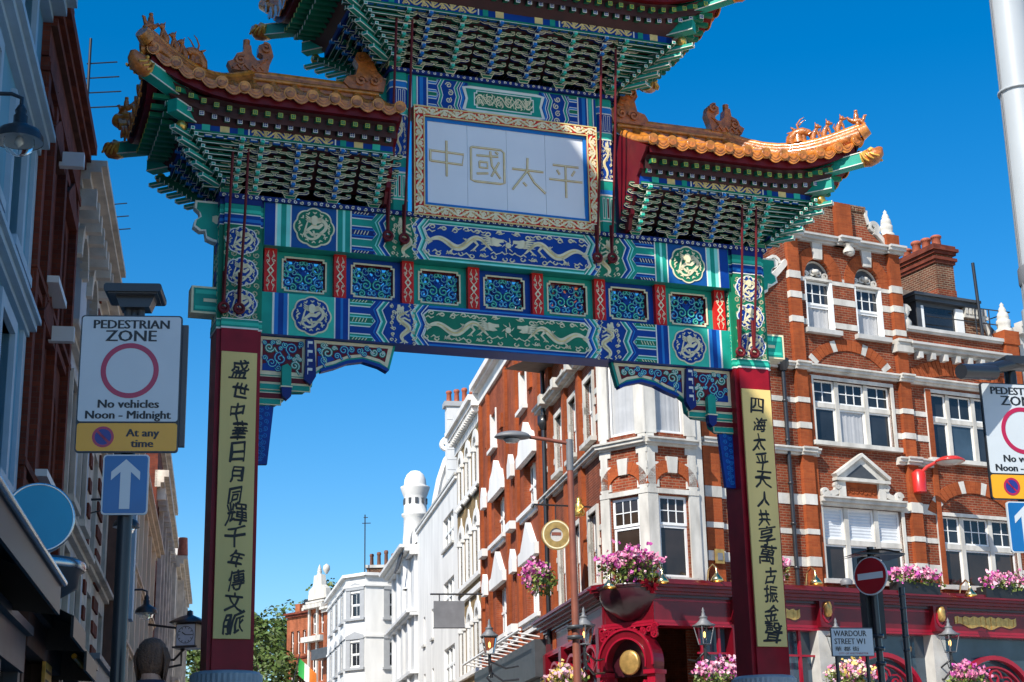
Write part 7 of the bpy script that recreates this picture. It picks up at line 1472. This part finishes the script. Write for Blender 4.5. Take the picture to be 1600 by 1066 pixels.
t = small('round_sign', 'round blank blue sign with a steel rim projecting at the left edge', 'sign', (-.2962 * 18 - .04, 18.0, 3.30), radians(22)); t.scale = (.77, .77, .77)
q = MB('steel'); q.lathe([(.47, -.08), (.50, -.10), (.52, -.06), (.52, .12), (.50, .16), (.47, .14)], (0, 0, 0), 48, 'y'); q.tube([(-.5, 0, 0), (-1.0, .2, 0)], .04, 8); q.build('rim', t); q = MB('disc_blue'); q.lathe([(.001, -.085), (.475, -.085)], (0, 0, 0), 48, 'y'); q.lathe([(.001, .145), (.475, .145)], (0, 0, 0), 48, 'y'); q.build('face', t)
p = street(-2.55, 23.0); t = small('shop_hood', 'rounded grey metal hood over a shop, right of the round blue sign', 'canopy', (p.x, p.y, 3.38), radians(10)); q = MB('dark_grey'); q.lathe([(.001, .12), (.60, .10), (.66, .06), (.66, -.04), (.60, -.10), (.58, -.28), (.35, -.42), (.001, -.45)], (0, 0, 0), 32); q.setm('steel'); q.lathe([(.665, .06), (.68, .03), (.68, -.02), (.665, -.05)], (0, 0, 0), 32); q.build('hood', t)
p = street(-3.0, 14.0); t = small('shop_awning', 'black shop awning with a silver front rail at the bottom left', 'awning', (p.x, p.y, 0.0), radians(100.3)); q = MB('sign_black'); q.add([(0, 0, 3.3), (7.0, 0, 3.3), (7.0, -1.0, 2.88), (0, -1.0, 2.88)], [(0, 1, 2, 3)]); q.box(0, 7.0, -1.0, -.96, 2.50, 2.88); q.add([(7.0, 0, 3.3), (7.0, -1.0, 2.88), (7.0, -1.0, 2.5), (7.0, 0, 2.6)], [(0, 1, 2, 3)]); q.build('cover', t); q = MB('steel'); q.tube([(0, -1.03, 2.90), (7.05, -1.03, 2.90)], .045, 10); q.build('front_rail', t)
p = street(-3.0, 23.8); t = small('folded_awning', 'second black awning, smaller, on the dark brick house', 'awning', (p.x, p.y, 0.0), radians(100.3)); q = MB('sign_black')
for k in range(2): x = .2 + 2.6 * k; q.add([(x, 0, 3.3 - .25 * k), (x + 2.2, 0, 3.3 - .25 * k), (x + 2.2, -.9, 2.85 - .25 * k), (x, -.9, 2.85 - .25 * k)], [(0, 1, 2, 3)]); q.box(x, x + 2.2, -.92, -.88, 2.55 - .25 * k, 2.85 - .25 * k); q.add([(x + 2.2, 0, 3.3 - .25 * k), (x + 2.2, -.9, 2.85 - .25 * k), (x + 2.2, -.9, 2.55 - .25 * k), (x + 2.2, 0, 2.6 - .25 * k)], [(0, 1, 2, 3)])
q.build('cover', t)
def shop(label, s0, s1, mt, zt):
    p = street(-2.97, s0); g = ground(p.y); t = small('shopfront', label, 'shopfront', (p.x, p.y, 0), radians(100.3)); L = s1 - s0; t.location.z = 0
    q = MB(mt); q.box(0, L, -.30, 0, zt - .5, zt); q.box(0, L, -.4, 0, zt, zt + .12); q.box(0, L, -.12, 0, g, g + .7)
    n = max(1, int(L / 2.2))
    for i in range(n + 1): x = min(L - .25, i * L / n); q.box(x, x + .25, -.25, 0, g, zt - .5)
    q.build('fascia_and_piers', t); k = MB('pane_warm'); k.box(.25, L, -.06, -.04, g + .7, zt - .5); k.build('pane', t); return t
shop('dark grey shopfront under the black awning', 9.5, 23.5, 'dark_grey', 2.5); shop('brown shopfront of the dark brick house, beside the folded awning', 23.7, 29.4, 'brown_board', 2.9); shop('black shopfront of the pale stuccoed house', 29.6, 36.0, 'sign_black', 3.1); shop('grey shopfront of the banded house', 36.4, 43.8, 'mid_grey', 3.4)
p = street(-2.7, 26.6); t = small('menu_board', 'gilt menu board on the brown shopfront at the bottom left', 'sign', (p.x, p.y, 1.95), radians(100.3)); q = MB('goldpaint'); q.rect(-.5, .5, -.45, .45, 0, .05); q.setm('brown_board')
for k in range(5): q.rect(-.38, .38, .3 - .15 * k, .34 - .15 * k, .05, .055)
q.build('board', t)
p = street(-2.3, 27.8); t = small('neon_tube', 'thin yellow rod hung slantwise over the shopfront left of the sign post', 'sign', (p.x, p.y, 2.55), radians(100.3)); q = MB('sign_amber'); q.tube([(-.9, 0, .0), (.9, 0, .0)], .045, 8); q.build('rod', t)
# --- flag on the far right fronts
p = at(466, 1052, 95); t = small('small_flag', 'small green and orange flag low in the far street', 'flag', tuple(p), 0); q = MB('black_iron'); q.tube([(-.6, 0, -2.0), (.1, 0, 1.2)], .03, 5); q.build('pole', t)
for nm, x0, x1, mt_ in (('green_stripe', .0, .35, 'flag_green'), ('white_stripe', .35, .65, 'stucco_white'), ('orange_stripe', .65, 1.05, 'flag_orange')):
    q = MB(mt_); q.grid([[(x, .08 * sin(x * 6 + z), .9 - z - .9 * x) for z in (0, .35, .7, 1.0)] for x in [x0 + (x1 - x0) * i / 5 for i in range(6)]]); q.build(nm, t)
# --- trees at the end of the street
def tree(label, px, py, depth, R, seed, n=2600, hz=1.0):
    c = at(px, py, depth); g = ground(depth); rr = random.Random(seed); t = small('broadleaf_tree', label, 'tree', (c.x, c.y, g), 0, 'trees at the end of the street'); cz = c.z - g
    q = MB('bark'); q.tube([(0, 0, -.3), (.1, 0, cz * .4), (.0, .1, cz * .75), (.2, 0, cz)], [.55, .42, .3, .12], 10)
    lobes = [(rr.uniform(-.6, .6) * R, rr.uniform(-.6, .6) * R, cz + rr.uniform(-.55, .6) * R * hz, rr.uniform(.3, .55) * R) for _ in range(16)]
    for l in lobes[:9]: q.tube([(0, 0, cz * .5), (l[0] * .5, l[1] * .5, (cz * .6 + l[2]) / 2), l[:3]], [.2, .12, .04], 6)
    q.build('trunk', t); k = MB('leaf_tree')
    for i in range(n):
        l = rr.choice(lobes); d = Vector((rr.gauss(0, 1), rr.gauss(0, 1), rr.gauss(0, 1))).normalized(); r = l[3] * rr.uniform(.55, 1.08); p = Vector(l[:3]) + d * r; s_ = rr.uniform(.18, .42); k.setm('leaf_tree' if rr.random() < .6 else 'leaf')
        nn = (d + Vector((rr.uniform(-.8, .8), rr.uniform(-.8, .8), rr.uniform(-.4, .9)))).normalized(); e = nn.cross(Vector((rr.uniform(-1, 1), rr.uniform(-1, 1), 1))).normalized(); f = nn.cross(e)
        k.add([p - e * s_, p - e * s_ * .3 + f * s_ * .6, p + e * s_, p + e * s_ * .2 - f * s_ * .6], [(0, 1, 2, 3)])
    k.build('crown', t)
tree('tree just right of the left gate pillar, tallest of the green crowns', 410, 1010, 185, 4.9, 1, 3600, 1.1); tree('tree rising behind the far red block', 470, 985, 205, 4.6, 2, 2600); tree('tree left of the left gate pillar, below the clock', 322, 1050, 190, 3.8, 3, 2400); tree('tree tops showing between the far white gable and the chimneys', 522, 945, 190, 3.2, 4, 900); tree('low tree at the foot of the left gate pillar', 432, 1085, 170, 5, 5, 2200)
# --- person walking on the left, only the head shows
def person():
    x0 = at(236, 1036, 11.0); g = ground(11.0); t = small('person', 'brown haired person seen from behind at the bottom left, only the head showing', 'person', (x0.x, x0.y, g), radians(-10)); H = 1.80
    V = [((0, 0, .98), .15), ((0, 0, 1.15), .135), ((0, .02, 1.36), .16), ((0, .01, 1.50), .07), ((0, 0, 1.60), .06), ((0, -.01, 1.70), .088), ((0, 0, 1.745), .07),
         ((.18, .01, 1.44), .075), ((.24, .02, 1.16), .05), ((.25, -.10, .92), .036), ((.25, -.14, .84), .035), ((-.18, .01, 1.44), .075), ((-.24, .02, 1.16), .05), ((-.25, .08, .92), .036), ((-.25, .08, .84), .035),
         ((.10, 0, .90), .105), ((.11, -.10, .50), .065), ((.11, .02, .09), .045), ((.12, -.12, .04), .04), ((-.10, 0, .90), .105), ((-.11, .12, .50), .065), ((-.11, .30, .10), .045), ((-.11, .18, .04), .04)]
    E = [(0, 1), (1, 2), (2, 3), (3, 4), (4, 5), (5, 6), (2, 7), (7, 8), (8, 9), (9, 10), (2, 11), (11, 12), (12, 13), (13, 14), (0, 15), (15, 16), (16, 17), (17, 18), (0, 19), (19, 20), (20, 21), (21, 22)]
    me = bpy.data.meshes.new('body'); me.from_pydata([v for v, r in V], E, []); me.materials.append(M['skin']); o = bpy.data.objects.new('body', me); C.objects.link(o); o.parent = t
    md = o.modifiers.new('skin', 'SKIN'); sk = me.skin_vertices[0].data
    for i, (v, r) in enumerate(V): sk[i].radius = (r, r)
    sk[0].use_root = True; ss = o.modifiers.new('smooth', 'SUBSURF'); ss.levels = ss.render_levels = 2
    h = MB('hair'); h.lathe([(.001, 1.815), (.055, 1.80), (.088, 1.765), (.099, 1.71), (.098, 1.65), (.086, 1.60), (.06, 1.555)], (0, .012, 0), 20)
    rr = random.Random(2)
    for k in range(150): a = rr.uniform(-.3, pi + .3); h.tube([(.09 * cos(a), .012 + .09 * sin(a), 1.74), (.112 * cos(a), .012 + .112 * sin(a), 1.68 - .02 * rr.random()), (.095 * cos(a + .1), .012 + .1 * sin(a + .1), 1.57 - .05 * rr.random())], [.012, .012, .003], 4, False)
    h.build('hair', t); k = MB('coat_dark'); k.lathe([(.08, 1.53), (.16, 1.49), (.24, 1.42), (.235, 1.2), (.21, 1.05), (.22, .82), (.19, .82)], (0, .01, 0), 20)
    for s_ in (-1, 1): k.tube([(s_ * .19, .01, 1.44), (s_ * .245, .02, 1.16), (s_ * .255, -.02 - .08 * s_, .93)], [.09, .068, .052], 12); k.tube([(s_ * .1, 0, .9), (s_ * .11, -.10 * s_, .5), (s_ * .11, .16 - .14 * s_, .1)], [.125, .085, .065], 12)
    k.build('clothing', t)
    for s_ in (-1, 1):   # five short fingers and a thumb on each hand
        f = MB('skin'); bx, by = s_ * .25, -.02 - .12 * s_
        for j in range(4): f.tube([(bx + .004, by - .03 + .02 * j, .84), (bx - s_ * .006, by - .03 + .02 * j, .80), (bx - s_ * .02, by - .03 + .02 * j, .765 - .006 * (j in (1, 2)))], [.010, .009, .007], 6)
        f.tube([(bx - s_ * .01, by - .035, .87), (bx - s_ * .02, by - .06, .83), (bx - s_ * .02, by - .065, .805)], [.011, .010, .008], 6); f.build('fingers', t)
person()
# =================================================================== ground
def sheet(name, mt, pts_l, pts_r, dz, label=None):
    q = MB(mt); n = len(pts_l); vs = []
    for (a, b) in zip(pts_l, pts_r): vs += [(a[0], a[1], ground(a[1]) + dz), (b[0], b[1], ground(b[1]) + dz)]
    q.add(vs, [(2 * i, 2 * i + 1, 2 * i + 3, 2 * i + 2) for i in range(n - 1)]); o = q.build(name); o['kind'] = 'structure'; return o
ys = [-60, -20, 0, 2, 8, 16, 24, 34, 45, 80, 120, 190, 260, 500, 900]
sheet('ground', 'paving', [(-500, y) for y in ys], [(500, y) for y in ys], -.12)
ss = [-40, -10, 2, 8, 16, 24, 34, 45, 80, 120, 190]
sheet('road', 'asphalt', [tuple(street(.9, s))[:2] for s in ss], [tuple(street(7.8, s))[:2] for s in ss], -.106)
for a, b in ((-3.05, .9), (7.8, 11.4)):
    o = sheet('pavement', 'paving', [tuple(street(a, s))[:2] for s in ss], [tuple(street(b, s))[:2] for s in ss], .0)
    q = MB('stone_grey'); e = .9 if a < 0 else 7.8; k = .12 if a < 0 else -.12
    for s0, s1 in zip(ss, ss[1:]):
        p0, p1, p2, p3 = street(e, s0), street(e, s1), street(e + k * -1 * 0 + (.15 if a < 0 else -.15), s1), street(e + (.15 if a < 0 else -.15), s0)
        q.add([(p.x, p.y, ground(p.y) + .004) for p in (p0, p1, p2, p3)] + [(p.x, p.y, ground(p.y) - .12) for p in (p0, p1, p2, p3)], [(0, 1, 2, 3), (0, 1, 5, 4), (2, 3, 7, 6)])
    o = q.build('kerb'); o['kind'] = 'structure'
